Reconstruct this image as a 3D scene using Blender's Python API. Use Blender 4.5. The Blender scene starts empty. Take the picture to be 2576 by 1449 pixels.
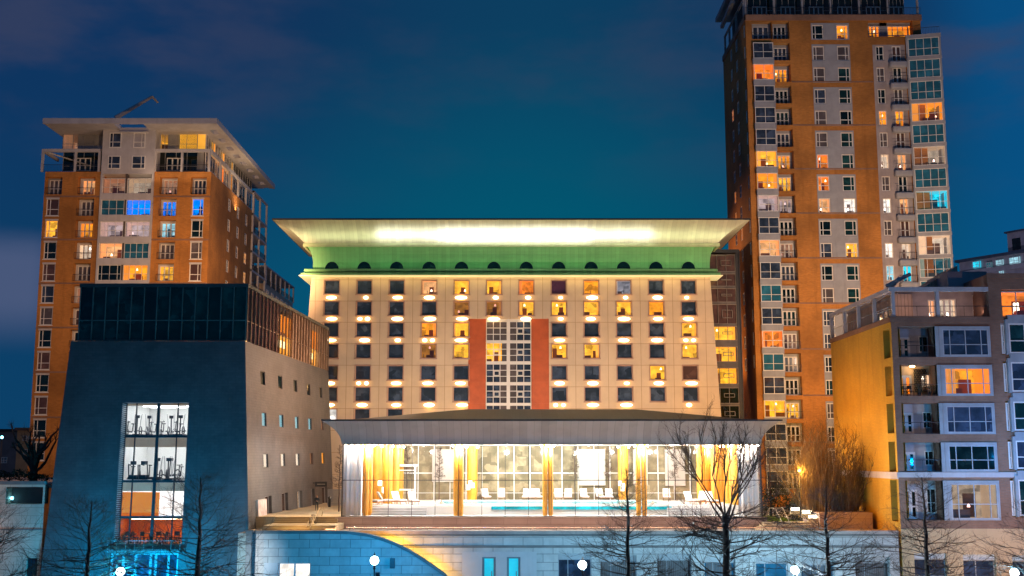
import bpy, math, random
from mathutils import Vector

# ------------------------------------------------------------------ camera, world, exposure
CAMZ = 13.0
F = 2900.0
TILT = math.atan(425.5 / F)
sc = bpy.context.scene
COL = sc.collection
cam_d = bpy.data.cameras.new('camera')
cam_d.sensor_width = 36.0
cam_d.lens = 36.0 * F / 2576.0
cam_d.clip_end = 3000
cam_d.clip_start = 0.5
cam = bpy.data.objects.new('camera', cam_d)
cam.location = (0, 0, CAMZ)
cam.rotation_euler = (math.pi / 2 + TILT, 0, 0)
COL.objects.link(cam)
sc.camera = cam
sc.view_settings.view_transform = 'Standard'
sc.view_settings.look = 'None'
sc.view_settings.exposure = 0.0
sc.view_settings.gamma = 1.0
sc.cycles.use_denoising = True
sc.cycles.max_bounces = 6
sc.cycles.diffuse_bounces = 3
sc.cycles.glossy_bounces = 3
sc.cycles.transparent_max_bounces = 12
sc.cycles.sample_clamp_indirect = 6.0
sc.cycles.caustics_reflective = False
sc.cycles.caustics_refractive = False


def lin(r, g, b):
    f = lambda c: (c / 255 / 12.92) if c / 255 <= 0.04045 else ((c / 255 + 0.055) / 1.055) ** 2.4
    return (f(r), f(g), f(b), 1.0)


# ---- node helpers
class NT:
    def __init__(s, tree):
        s.t = tree; s.n = tree.nodes; s.l = tree.links

    def add(s, typ, **kw):
        nd = s.n.new(typ)
        for k, v in kw.items():
            setattr(nd, k, v)
        return nd

    def set(s, sock, v):
        if hasattr(v, 'is_output') or isinstance(v, bpy.types.NodeSocket):
            s.l.new(v, sock)
        else:
            sock.default_value = v

    def math(s, op, a, b=0.0, c=0.0, clamp=False):
        nd = s.add('ShaderNodeMath', operation=op, use_clamp=clamp)
        s.set(nd.inputs[0], a); s.set(nd.inputs[1], b)
        if op in ('MULTIPLY_ADD', 'SMOOTH_MIN', 'SMOOTH_MAX', 'COMPARE'):
            s.set(nd.inputs[2], c)
        return nd.outputs[0]

    def mix(s, fac, a, b, blend='MIX'):
        nd = s.add('ShaderNodeMix', data_type='RGBA', blend_type=blend)
        s.set(nd.inputs[0], fac); s.set(nd.inputs[6], a); s.set(nd.inputs[7], b)
        return nd.outputs[2]

    def noise(s, vec, scale, detail=3.0, rough=0.55):
        nd = s.add('ShaderNodeTexNoise')
        if vec is not None:
            s.l.new(vec, nd.inputs['Vector'])
        nd.inputs['Scale'].default_value = scale
        nd.inputs['Detail'].default_value = detail
        nd.inputs['Roughness'].default_value = rough
        return nd.outputs[0]

    def smooth(s, v, lo, hi, a=0.0, b=1.0):
        nd = s.add('ShaderNodeMapRange', interpolation_type='SMOOTHSTEP')
        s.set(nd.inputs[0], v)
        for i, x in enumerate((lo, hi, a, b)):
            nd.inputs[i + 1].default_value = x
        return nd.outputs[0]


# ---- night sky
world = bpy.data.worlds.new('World')
sc.world = world
world.use_nodes = True
W = NT(world.node_tree)
W.n.clear()
tc = W.add('ShaderNodeTexCoord')
sep = W.add('ShaderNodeSeparateXYZ'); W.l.new(tc.outputs['Generated'], sep.inputs[0])
dx, dy, dz = sep.outputs
ady = W.math('MAXIMUM', W.math('ABSOLUTE', dy), 0.02)
az = W.math('DIVIDE', dx, ady)
el = W.math('DIVIDE', dz, ady)
base = W.mix(W.smooth(el, 0.02, 0.42), lin(2, 88, 120), lin(16, 50, 90))
teal = W.math('MULTIPLY', W.smooth(W.math('ABSOLUTE', W.math('SUBTRACT', az, 0.03)), 0.0, 0.3, 1.0, 0.0), W.smooth(el, 0.1, 0.4, 1.0, 0.25))
col = W.mix(teal, base, lin(0, 88, 112))
lft = W.smooth(az, -0.42, -0.12, 0.75, 0.0)
col = W.mix(lft, col, lin(14, 52, 96))
rgt = W.smooth(az, 0.33, 0.45, 0.0, 0.7)
col = W.mix(rgt, col, lin(6, 84, 138))
mp = W.add('ShaderNodeMapping'); mp.inputs['Scale'].default_value = (1.0, 1.0, 2.6)
W.l.new(tc.outputs['Generated'], mp.inputs[0])
cl = W.noise(mp.outputs[0], 5.5, 5.0, 0.55)
cmask = W.math('MULTIPLY', W.smooth(cl, 0.42, 0.66), W.smooth(el, 0.2, 0.37), clamp=True)
amask = W.smooth(W.math('ABSOLUTE', W.math('ADD', az, 0.02)), 0.05, 0.42, 0.45, 1.0)
col = W.mix(W.math('MULTIPLY', cmask, W.math('MULTIPLY', amask, 0.62)), col, lin(60, 66, 94))
# low pale cloud bank at the left
bank = W.math('MULTIPLY', W.smooth(az, -0.425, -0.385, 1.0, 0.0),
              W.math('MULTIPLY', W.smooth(el, 0.085, 0.14), W.smooth(W.math('ADD', el, W.math('MULTIPLY', cl, 0.04)), 0.185, 0.225, 1.0, 0.0)))
col = W.mix(W.math('MULTIPLY', bank, 0.75), col, lin(82, 94, 128))
dn = W.smooth(dz, -0.05, 0.0)
col = W.mix(dn, lin(18, 26, 40), col)
bg = W.add('ShaderNodeBackground'); bg.inputs['Strength'].default_value = 1.0
W.l.new(col, bg.inputs['Color'])
wo = W.add('ShaderNodeOutputWorld'); W.l.new(bg.outputs[0], wo.inputs[0])

# ------------------------------------------------------------------ pixels to places
_f = Vector((0, math.cos(TILT), math.sin(TILT)))
_u = Vector((0, -math.sin(TILT), math.cos(TILT)))
CAMP = Vector((0, 0, CAMZ))


def ray(px, py):
    return _f + Vector(((px - 1288) / F, 0, 0)) + _u * ((724.5 - py) / F)


def P(px, py, Y):
    d = ray(px, py)
    return CAMP + d * (Y / d.y)


def PX(px, Y, py=1150):
    return P(px, py, Y).x


def PZ(py, Y, px=1288):
    return P(px, py, Y).z


class Plane:
    def __init__(s, O, U, V, N):
        s.O = Vector(O); s.U = Vector(U).normalized(); s.V = Vector(V).normalized(); s.N = Vector(N).normalized()

    def pt(s, a, b, d=0.0):
        return s.O + s.U * a + s.V * b + s.N * d

    def ab(s, px, py, d=0.0):
        r = ray(px, py)
        o = s.O + s.N * d
        t = (o - CAMP).dot(s.N) / r.dot(s.N)
        q = CAMP + r * t - s.O
        return q.dot(s.U), q.dot(s.V)

    def rect(s, x0, y0, x1, y1, d=0.0):
        a0, b1 = s.ab(x0, y0, d)
        a1, b0 = s.ab(x1, y1, d)
        return a0, a1, b0, b1


def FR(Y):
    return Plane((0, Y, 0), (1, 0, 0), (0, 0, 1), (0, 1, 0))


def SR(x):      # a wall facing +x, a = y, b = z
    return Plane((x, 0, 0), (0, 1, 0), (0, 0, 1), (-1, 0, 0))


def SL(x):      # a wall facing -x
    return Plane((x, 0, 0), (0, 1, 0), (0, 0, 1), (1, 0, 0))


FLAT = FR(0)    # a = x, b = z, d = y

# ------------------------------------------------------------------ mesh builder
LOC = {}


class MB:
    def __init__(s):
        s.v = []; s.f = []; s.m = []; s.s = []

    def face(s, pts, m=0, smooth=False):
        i = len(s.v)
        s.v.extend([tuple(p) for p in pts])
        s.f.append(tuple(range(i, i + len(pts)))); s.m.append(m); s.s.append(smooth)

    def box(s, pl, a0, a1, b0, b1, d0, d1, m=0):
        c = [pl.pt(a, b, d) for d in (d0, d1) for b in (b0, b1) for a in (a0, a1)]
        i = len(s.v); s.v.extend([tuple(p) for p in c])
        for q in ((0, 1, 3, 2), (5, 4, 6, 7), (4, 0, 2, 6), (1, 5, 7, 3), (2, 3, 7, 6), (4, 5, 1, 0)):
            s.f.append(tuple(i + k for k in q)); s.m.append(m); s.s.append(False)

    def wbox(s, x0, x1, y0, y1, z0, z1, m=0):
        s.box(FLAT, x0, x1, z0, z1, y0, y1, m)

    def path(s, pts, rad, n=6, m=0, cap=True, smooth=True):
        pts = [Vector(p) for p in pts]
        rings = []
        up = None
        for i, p in enumerate(pts):
            t = (pts[min(i + 1, len(pts) - 1)] - pts[max(i - 1, 0)])
            if t.length < 1e-6:
                t = Vector((0, 0, 1))
            t.normalize()
            if up is None:
                up = Vector((0, 0, 1)) if abs(t.z) < 0.9 else Vector((1, 0, 0))
            e1 = t.cross(up)
            if e1.length < 1e-4:
                e1 = t.cross(Vector((0, 1, 0)))
            e1.normalize(); e2 = t.cross(e1); up = -e2 if False else up
            r = rad[i] if isinstance(rad, (list, tuple)) else rad
            i0 = len(s.v)
            for k in range(n):
                th = 2 * math.pi * k / n
                s.v.append(tuple(p + e1 * (math.cos(th) * r) + e2 * (math.sin(th) * r)))
            rings.append(i0)
        for a, b in zip(rings, rings[1:]):
            for k in range(n):
                k2 = (k + 1) % n
                s.f.append((a + k, a + k2, b + k2, b + k)); s.m.append(m); s.s.append(smooth)
        if cap and n > 2:
            for r0 in (rings[0], rings[-1]):
                s.f.append(tuple(r0 + k for k in range(n))); s.m.append(m); s.s.append(False)

    def lathe(s, c, prof, n=16, m=0, sx=1.0, sy=1.0):
        c = Vector(c); rings = []
        for r, z in prof:
            i0 = len(s.v)
            for k in range(n):
                th = 2 * math.pi * k / n
                s.v.append((c.x + math.cos(th) * r * sx, c.y + math.sin(th) * r * sy, c.z + z))
            rings.append(i0)
        for a, b in zip(rings, rings[1:]):
            for k in range(n):
                k2 = (k + 1) % n
                s.f.append((a + k, a + k2, b + k2, b + k)); s.m.append(m); s.s.append(True)

    def ball(s, c, r, n=16, m=0, sx=1, sy=1, sz=1):
        prof = [(r * math.sin(math.pi * i / 10) + 1e-4, -r * sz * math.cos(math.pi * i / 10)) for i in range(11)]
        s.lathe(c, prof, n, m, sx, sy)

    def holed(s, pl, a0, a1, b0, b1, holes, depth=0.3, m=0, mr=None, d=0.0):
        """a wall in plane pl with rectangular holes (a0,a1,b0,b1[,depth]) and reveals"""
        fa0 = a0 if callable(a0) else (lambda b: a0)
        fa1 = a1 if callable(a1) else (lambda b: a1)
        A0, A1 = min(fa0(b0), fa0(b1)), max(fa1(b0), fa1(b1))
        bs = sorted({b0, b1} | {x for h in holes for x in (h[2], h[3]) if b0 < x < b1})
        hs = [h for h in holes]
        for lo, hi in zip(bs, bs[1:]):
            if hi - lo < 1e-5:
                continue
            mid = (lo + hi) / 2
            row = sorted([(h[0], h[1]) for h in hs if h[2] - 1e-6 <= mid <= h[3] + 1e-6])
            cur = None
            segs = []
            last = 'L'
            for h0, h1 in row:
                if last == 'L' or h0 - last > 1e-5:
                    segs.append((last, h0))
                last = h1 if last == 'L' else max(last, h1)
            segs.append((last, 'R'))
            for p, q in segs:
                pa = fa0(lo) if p == 'L' else p
                pb = fa0(hi) if p == 'L' else p
                qa = fa1(lo) if q == 'R' else q
                qb = fa1(hi) if q == 'R' else q
                if qa - pa < 1e-5 and qb - pb < 1e-5:
                    continue
                s.face([pl.pt(pa, lo, d), pl.pt(qa, lo, d), pl.pt(qb, hi, d), pl.pt(pb, hi, d)], m)
        mr = m if mr is None else mr
        for h in hs:
            dp = d + (h[4] if len(h) > 4 else depth)
            x0, x1, z0, z1 = h[:4]
            c = [(x0, z0), (x1, z0), (x1, z1), (x0, z1)]
            for i in range(4):
                p, q = c[i], c[(i + 1) % 4]
                s.face([pl.pt(p[0], p[1], d), pl.pt(q[0], q[1], d), pl.pt(q[0], q[1], dp), pl.pt(p[0], p[1], dp)], mr)

    def build(s, name, mats, parent=None, bevel=0.0):
        me = bpy.data.meshes.new(name)
        off = LOC.get(parent.name, Vector((0, 0, 0))) if parent else Vector((0, 0, 0))
        me.from_pydata([(v[0] - off.x, v[1] - off.y, v[2] - off.z) for v in s.v], [], s.f)
        if not isinstance(mats, (list, tuple)):
            mats = [mats]
        for m in mats:
            me.materials.append(m)
        me.polygons.foreach_set('material_index', s.m)
        me.polygons.foreach_set('use_smooth', s.s)
        me.update()
        o = bpy.data.objects.new(name, me)
        COL.objects.link(o)
        if parent:
            o.parent = parent
            LOC[o.name] = off
        if bevel:
            b = o.modifiers.new('bevel', 'BEVEL'); b.width = bevel; b.segments = 2; b.limit_method = 'ANGLE'
        return o


def tag(o, label=None, cat=None, group=None, kind=None):
    if label: o['label'] = label
    if cat: o['category'] = cat
    if group: o['group'] = group
    if kind: o['kind'] = kind
    return o


def thing(name, loc, label, cat, group=None):
    o = bpy.data.objects.new(name, None)
    o.empty_display_size = 0.5
    o.location = loc
    COL.objects.link(o)
    LOC[o.name] = Vector(loc)
    return tag(o, label, cat, group)


def single(mb, name, mats, label, cat, group=None, origin=None):
    """one-mesh top-level thing with its origin at its base"""
    off = Vector(origin) if origin is not None else Vector((0, 0, 0))
    mb.v = [(v[0] - off.x, v[1] - off.y, v[2] - off.z) for v in mb.v]
    o = mb.build(name, mats)
    o.location = off
    return tag(o, label, cat, group)


def copy_tree(o, parent=None):
    c = o.copy(); COL.objects.link(c)
    if parent: c.parent = parent
    for ch in list(o.children):
        copy_tree(ch, c)
    return c


# ------------------------------------------------------------------ materials
MATS = {}


def uvw(N, su=1.0, sv=1.0, ou=0.0, ov=0.0):
    g = N.add('ShaderNodeNewGeometry')
    s = N.add('ShaderNodeSeparateXYZ'); N.l.new(g.outputs['Position'], s.inputs[0])
    u = N.math('ADD', s.outputs[0], s.outputs[1])
    c = N.add('ShaderNodeCombineXYZ')
    N.l.new(N.math('MULTIPLY_ADD', u, su, ou), c.inputs[0])
    N.l.new(N.math('MULTIPLY_ADD', s.outputs[2], sv, ov), c.inputs[1])
    return c.outputs[0], g.outputs['Position']


def mat(name, col, rough=0.7, metal=0.0, var=0.15, vscale=0.6, bump=0.0, bscale=8.0, emit=None, estr=0.0, spec=0.5, streak=0.0):
    if name in MATS:
        return MATS[name]
    m = bpy.data.materials.new(name); m.use_nodes = True
    N = NT(m.node_tree); b = N.n['Principled BSDF']
    g = N.add('ShaderNodeNewGeometry')
    pos = g.outputs['Position']
    n = N.noise(pos, vscale, 5.0, 0.6)
    c = (*col[:3], 1)
    dark = tuple(x * (1 - var) for x in col[:3]) + (1,)
    lite = tuple(min(1, x * (1 + var)) for x in col[:3]) + (1,)
    cc = N.mix(N.smooth(n, 0.3, 0.7), dark, lite)
    if streak:
        mp = N.add('ShaderNodeMapping'); mp.inputs['Scale'].default_value = (1.3, 1.3, 0.08)
        N.l.new(pos, mp.inputs[0])
        st = N.noise(mp.outputs[0], 1.2, 5.0, 0.7)
        cc = N.mix(N.math('MULTIPLY', N.smooth(st, 0.5, 0.75), streak), cc, tuple(x * 0.45 for x in col[:3]) + (1,))
    N.l.new(cc, b.inputs['Base Color'])
    b.inputs['Roughness'].default_value = rough
    b.inputs['Metallic'].default_value = metal
    b.inputs['Specular IOR Level'].default_value = spec
    if bump:
        bn = N.add('ShaderNodeBump'); bn.inputs['Strength'].default_value = bump; bn.inputs['Distance'].default_value = 0.02
        N.l.new(N.noise(pos, bscale, 4.0), bn.inputs['Height']); N.l.new(bn.outputs[0], b.inputs['Normal'])
    if emit:
        b.inputs['Emission Color'].default_value = (*emit[:3], 1)
        b.inputs['Emission Strength'].default_value = estr
    MATS[name] = m
    return m


def masonry(name, c1, c2, mortar, w, h, ms=0.02, rough=0.85, offset=0.5, var=0.2, vscale=0.25, ou=0.0, ov=0.0, bump=0.4, streak=0.0, gloss=None):
    if name in MATS:
        return MATS[name]
    m = bpy.data.materials.new(name); m.use_nodes = True
    N = NT(m.node_tree); b = N.n['Principled BSDF']
    v, pos = uvw(N, ou=ou, ov=ov)
    t = N.add('ShaderNodeTexBrick')
    t.offset = offset; t.squash = 1.0
    N.l.new(v, t.inputs['Vector'])
    t.inputs['Scale'].default_value = 1.0
    t.inputs['Color1'].default_value = (*c1[:3], 1); t.inputs['Color2'].default_value = (*c2[:3], 1)
    t.inputs['Mortar'].default_value = (*mortar[:3], 1)
    t.inputs['Mortar Size'].default_value = ms
    t.inputs['Mortar Smooth'].default_value = 0.2
    t.inputs['Brick Width'].default_value = w; t.inputs['Row Height'].default_value = h
    n = N.smooth(N.noise(pos, vscale, 6.0, 0.65), 0.3, 0.7)
    sh = N.mix(n, (1 - var,) * 3 + (1,), (1 + var,) * 3 + (1,))
    cc = N.mix(1.0, t.outputs['Color'], sh, 'MULTIPLY')
    if streak:
        mp = N.add('ShaderNodeMapping'); mp.inputs['Scale'].default_value = (0.9, 0.9, 0.06)
        N.l.new(pos, mp.inputs[0])
        st = N.noise(mp.outputs[0], 1.3, 5.0, 0.7)
        cc = N.mix(N.math('MULTIPLY', N.smooth(st, 0.5, 0.75), streak), cc, tuple(x * 0.4 for x in c1[:3]) + (1,))
    N.l.new(cc, b.inputs['Base Color'])
    b.inputs['Roughness'].default_value = rough
    if bump:
        bn = N.add('ShaderNodeBump'); bn.inputs['Strength'].default_value = bump; bn.inputs['Distance'].default_value = 0.03
        inv = N.math('SUBTRACT', 1.0, t.outputs['Fac'])
        N.l.new(N.math('ADD', inv, N.math('MULTIPLY', N.noise(pos, 3.0, 5.0), 0.4)), bn.inputs['Height']); N.l.new(bn.outputs[0], b.inputs['Normal'])
    MATS[name] = m
    return m


def seams(name, col, pitch, rough=0.45, metal=0.3, depth=0.5, var=0.1):
    """standing-seam sheet metal"""
    m = bpy.data.materials.new(name); m.use_nodes = True
    N = NT(m.node_tree); b = N.n['Principled BSDF']
    gg = N.add('ShaderNodeNewGeometry'); pos = gg.outputs['Position']
    sp_ = N.add('ShaderNodeSeparateXYZ'); N.l.new(pos, sp_.inputs[0])
    sn_ = N.add('ShaderNodeSeparateXYZ'); N.l.new(gg.outputs['True Normal'], sn_.inputs[0])
    side = N.math('GREATER_THAN', N.math('ABSOLUTE', sn_.outputs[0]), N.math('ABSOLUTE', sn_.outputs[1]))
    s = N.add('ShaderNodeCombineXYZ')
    N.l.new(N.math('ADD', N.math('MULTIPLY', sp_.outputs[1], side), N.math('MULTIPLY', sp_.outputs[0], N.math('SUBTRACT', 1.0, side))), s.inputs[0])
    s2_ = N.add('ShaderNodeSeparateXYZ'); N.l.new(s.outputs[0], s2_.inputs[0]); s = s2_
    fr = N.math('FRACT', N.math('DIVIDE', s.outputs[0], pitch))
    line = N.math('LESS_THAN', fr, 0.09)
    cell = N.math('FLOOR', N.math('DIVIDE', s.outputs[0], pitch))
    wn = N.add('ShaderNodeTexWhiteNoise', noise_dimensions='1D'); N.l.new(cell, wn.inputs['W'])
    n = N.noise(pos, 0.7, 4.0)
    c = N.mix(wn.outputs[0], tuple(x * (1 - var) for x in col[:3]) + (1,), tuple(min(1, x * (1 + var)) for x in col[:3]) + (1,))
    c = N.mix(N.math('MULTIPLY', N.smooth(n, 0.45, 0.7), 0.35), c, tuple(x * 0.7 for x in col[:3]) + (1,))
    c = N.mix(N.math('MULTIPLY', line, 0.28), c, tuple(x * 0.4 for x in col[:3]) + (1,))
    N.l.new(c, b.inputs['Base Color'])
    b.inputs['Roughness'].default_value = rough; b.inputs['Metallic'].default_value = metal
    bn = N.add('ShaderNodeBump'); bn.inputs['Strength'].default_value = depth; bn.inputs['Distance'].default_value = 0.05
    N.l.new(line, bn.inputs['Height']); N.l.new(bn.outputs[0], b.inputs['Normal'])
    MATS[name] = m
    return m


def emis(name, col, st):
    if name in MATS:
        return MATS[name]
    m = bpy.data.materials.new(name); m.use_nodes = True
    N = NT(m.node_tree); N.n.clear()
    e = N.add('ShaderNodeEmission'); e.inputs[0].default_value = (*col[:3], 1); e.inputs[1].default_value = st
    o = N.add('ShaderNodeOutputMaterial'); N.l.new(e.outputs[0], o.inputs[0])
    MATS[name] = m
    return m


def glow_wall(name, col, st, sc_=0.9):
    """back wall of a lit room: glowing, with the uneven patches pictures, curtains and shelves make"""
    if name in MATS:
        return MATS[name]
    m = bpy.data.materials.new(name); m.use_nodes = True
    N = NT(m.node_tree); N.n.clear()
    v, pos = uvw(N)
    n1 = N.noise(pos, sc_, 3.0)
    vo = N.add('ShaderNodeTexVoronoi', distance='CHEBYCHEV'); N.l.new(v, vo.inputs['Vector']); vo.inputs['Scale'].default_value = 1.1
    hs = N.add('ShaderNodeSeparateColor'); N.l.new(vo.outputs['Color'], hs.inputs[0])
    k = N.math('MULTIPLY', N.smooth(n1, 0.3, 0.7, 0.65, 1.25), N.smooth(hs.outputs[0], 0.05, 0.35, 0.5, 1.0))
    e = N.add('ShaderNodeEmission'); e.inputs[0].default_value = (*col[:3], 1)
    N.l.new(N.math('MULTIPLY', k, st), e.inputs[1])
    o = N.add('ShaderNodeOutputMaterial'); N.l.new(e.outputs[0], o.inputs[0])
    MATS[name] = m
    return m


def clear_glass(name, tint=(1, 1, 1), refl=0.12):
    m = bpy.data.materials.new(name); m.use_nodes = True
    N = NT(m.node_tree); N.n.clear()
    tr = N.add('ShaderNodeBsdfTransparent'); tr.inputs[0].default_value = (*tint, 1)
    gl = N.add('ShaderNodeBsdfGlossy'); gl.inputs['Roughness'].default_value = 0.03
    mx = N.add('ShaderNodeMixShader')
    lw = N.add('ShaderNodeLayerWeight'); lw.inputs[0].default_value = 0.15
    N.l.new(N.math('MINIMUM', N.math('MULTIPLY_ADD', lw.outputs['Fresnel'], 0.5, refl * .5), .3), mx.inputs[0])
    N.l.new(tr.outputs[0], mx.inputs[1]); N.l.new(gl.outputs[0], mx.inputs[2])
    o = N.add('ShaderNodeOutputMaterial'); N.l.new(mx.outputs[0], o.inputs[0])
    MATS[name] = m
    return m


def dark_glass(name, col, refl=0.6, var=0.5):
    """night window: dim room behind a reflecting pane"""
    m = bpy.data.materials.new(name); m.use_nodes = True
    N = NT(m.node_tree); b = N.n['Principled BSDF']
    v, pos = uvw(N)
    n = N.noise(pos, 0.7, 3.0)
    vo = N.add('ShaderNodeTexVoronoi', distance='CHEBYCHEV'); N.l.new(v, vo.inputs['Vector']); vo.inputs['Scale'].default_value = 0.9
    hs = N.add('ShaderNodeSeparateColor'); N.l.new(vo.outputs['Color'], hs.inputs[0])
    k = N.math('MULTIPLY', N.smooth(n, 0.3, 0.7), hs.outputs[0])
    c = N.mix(k, tuple(x * (1 - var) for x in col[:3]) + (1,), tuple(min(1, x * (1 + var * 1.6)) for x in col[:3]) + (1,))
    N.l.new(c, b.inputs['Base Color'])
    b.inputs['Roughness'].default_value = 0.06
    b.inputs['Specular IOR Level'].default_value = refl
    bn = N.add('ShaderNodeBump'); bn.inputs['Strength'].default_value = 0.05; bn.inputs['Distance'].default_value = 0.05
    N.l.new(N.noise(pos, 0.5, 2.0), bn.inputs['Height']); N.l.new(bn.outputs[0], b.inputs['Normal'])
    MATS[name] = m
    return m


brick_o = masonry('orange_brown_brick', (0.52, 0.20, 0.035), (0.42, 0.155, 0.025), (0.36, 0.2, 0.07), 0.45, 0.15, 0.02, var=0.32, streak=0.45, vscale=.13)
brick_d = masonry('dull_brown_brick', (0.32, 0.17, 0.11), (0.26, 0.14, 0.09), (0.24, 0.17, 0.13), 0.45, 0.15, 0.02, var=0.22, streak=0.3)
brick_y = masonry('yellow_stock_brick', (0.62, 0.37, 0.035), (0.57, 0.33, 0.03), (0.5, 0.32, 0.04), 0.45, 0.15, 0.02, var=0.14, streak=0.35, vscale=0.15)
slate = masonry('slate_cladding', (0.095, 0.092, 0.098), (0.08, 0.078, 0.084), (0.072, 0.07, 0.075), 0.7, 0.28, 0.02, rough=0.6, var=0.2, vscale=.35, streak=.2)
stone = masonry('pale_ashlar_stone', (0.60, 0.57, 0.53), (0.52, 0.50, 0.47), (0.26, 0.25, 0.24), 1.9, 0.78, 0.03, var=0.16, streak=0.3, vscale=0.5)
plinth_st = masonry('pink_granite_blocks', (0.50, 0.38, 0.32), (0.45, 0.34, 0.29), (0.3, 0.22, 0.19), 2.4, 0.62, 0.02, var=0.12, streak=0.15)
white_r = mat('white_render', (0.52, 0.51, 0.53), 0.8, var=0.1, streak=0.3)
grey_r = mat('pale_grey_render', (0.33, 0.345, 0.39), 0.8, var=0.1, streak=0.3)
white_p = mat('white_painted_frame', (0.78, 0.77, 0.75), 0.5, var=0.05)
grey_p = mat('grey_painted_metal', (0.32, 0.33, 0.35), 0.5, var=0.1)
dark_m = mat('dark_metal', (0.035, 0.035, 0.04), 0.4, 0.3)
dark_rec = mat('dark_recess', (0.10, 0.08, 0.075), 0.9)
concrete = mat('grey_concrete', (0.30, 0.28, 0.27), 0.9, bump=0.3, streak=0.3)
paving = masonry('stone_paving', (0.45, 0.40, 0.34), (0.40, 0.36, 0.3), (0.25, 0.22, 0.18), 0.9, 0.6, 0.01, var=0.15)
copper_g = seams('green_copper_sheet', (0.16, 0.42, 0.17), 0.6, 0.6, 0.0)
copper_lit = seams('lit_copper_sheet', (0.62, 0.64, 0.50), 0.6, 0.4, 0.1, depth=0.3)  # paler copy of the green copper, its stronger lighting put into the colour
soffit_grey = seams('grey_soffit_sheet', (0.30, 0.245, 0.21), 0.75, 0.5, 0.1, depth=0.08)
roof_d = seams('dark_roof_sheet', (0.06, 0.05, 0.048), 0.8, 0.5, 0.2)
red_p = mat('terracotta_red_panel', (0.50, 0.10, 0.03), 0.6, var=0.12)
glassL = clear_glass('clear_pane')
glassP = clear_glass('pool_wall_glass', refl=0.05)
DG = {
    'navy': dark_glass('navy_night_pane', (0.045, 0.065, 0.11)),
    'green': dark_glass('greenish_night_pane', (0.012, 0.045, 0.045)),
    'teal': dark_glass('teal_night_pane', (0.03, 0.16, 0.26), var=0.3),
    'grey': dark_glass('curtained_grey_pane', (0.13, 0.11, 0.11), var=0.3),
    'brown': dark_glass('brown_dim_pane', (0.12, 0.065, 0.05), var=0.3),
    'purple': dark_glass('purple_dim_pane', (0.08, 0.03, 0.08), var=0.2),
    'black': dark_glass('black_green_pane', (0.006, 0.016, 0.016)),
}
HUES = {
    'amber': (1.0, 0.34, 0.012, 1.3), 'yellow': (1.0, 0.46, 0.03, 1.5), 'orange': (1.0, 0.24, 0.015, 1.25), 'peach': (1.0, 0.47, 0.18, 1.1),
    'pale': (1.0, 0.75, 0.55, 0.9), 'white': (1.0, 0.93, 0.85, 1.5), 'dim': (0.75, 0.36, 0.20, 0.45), 'dimamber': (0.75, 0.27, 0.03, 0.55),
    'pink': (0.85, 0.62, 0.62, 0.6), 'blue': (0.0, 0.22, 1.0, 1.5), 'cyan': (0.02, 0.7, 0.95, 1.3), 'cyanw': (0.45, 0.85, 1.0, 1.0), 'mauve': (0.6, 0.55, 0.62, 0.55),
    'tealdim': (0.1, 0.4, 0.5, 0.35), 'beige': (0.62, 0.46, 0.33, 0.75),
}
ROOM = {}
for k_, (r_, g_, b_, s_) in HUES.items():
    ROOM[k_] = [glow_wall('lit_wall_' + k_, (r_, g_, b_), s_),
                mat('glowing_room_side_' + k_, (min(1, r_ * .5 + .3), min(1, g_ * .5 + .25), min(1, b_ * .5 + .15)), 0.8, emit=(r_, g_, b_), estr=s_ * 0.45),  # side walls glow by themselves, standing in for room light
                emis('lit_lamp_' + k_, (1.0, 0.8 * g_ + 0.2, 0.6 * b_ + 0.3) if k_ not in ('blue', 'cyan', 'cyanw') else (0.6, 0.9, 1.0), 5.0 if s_ > 0.7 else 1.5),
                mat('room_furniture_' + k_, (r_ * 0.12 + 0.03, g_ * 0.10 + 0.02, b_ * 0.12 + 0.02), 0.8)]

RNG = random.Random(7)


# ------------------------------------------------------------------ lights
def spot(loc, target, energy, color, angle=60, blend=0.8, size=0.2):
    d = bpy.data.lights.new('spot_light', 'SPOT'); d.energy = energy; d.color = color[:3]
    d.spot_size = math.radians(angle); d.spot_blend = blend; d.shadow_soft_size = size
    o = bpy.data.objects.new('spot_light', d); COL.objects.link(o); o.location = loc
    o.rotation_euler = (Vector(target) - Vector(loc)).to_track_quat('-Z', 'Y').to_euler()
    return o


def area(loc, target, energy, color, sx, sy, spread=180):
    d = bpy.data.lights.new('area_light', 'AREA'); d.energy = energy; d.color = color[:3]
    d.shape = 'RECTANGLE'; d.size = sx; d.size_y = sy; d.spread = math.radians(spread)
    o = bpy.data.objects.new('area_light', d); COL.objects.link(o); o.location = loc
    o.rotation_euler = (Vector(target) - Vector(loc)).to_track_quat('-Z', 'Y').to_euler()
    return o


def point(loc, energy, color, size=0.1):
    d = bpy.data.lights.new('point_light', 'POINT'); d.energy = energy; d.color = color[:3]; d.shadow_soft_size = size
    o = bpy.data.objects.new('point_light', d); COL.objects.link(o); o.location = loc
    return o


WARM = (1.0, 0.62, 0.33)
SODIUM = (1.0, 0.42, 0.08)
CYAN = (0.22, 0.62, 1.0)

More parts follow.
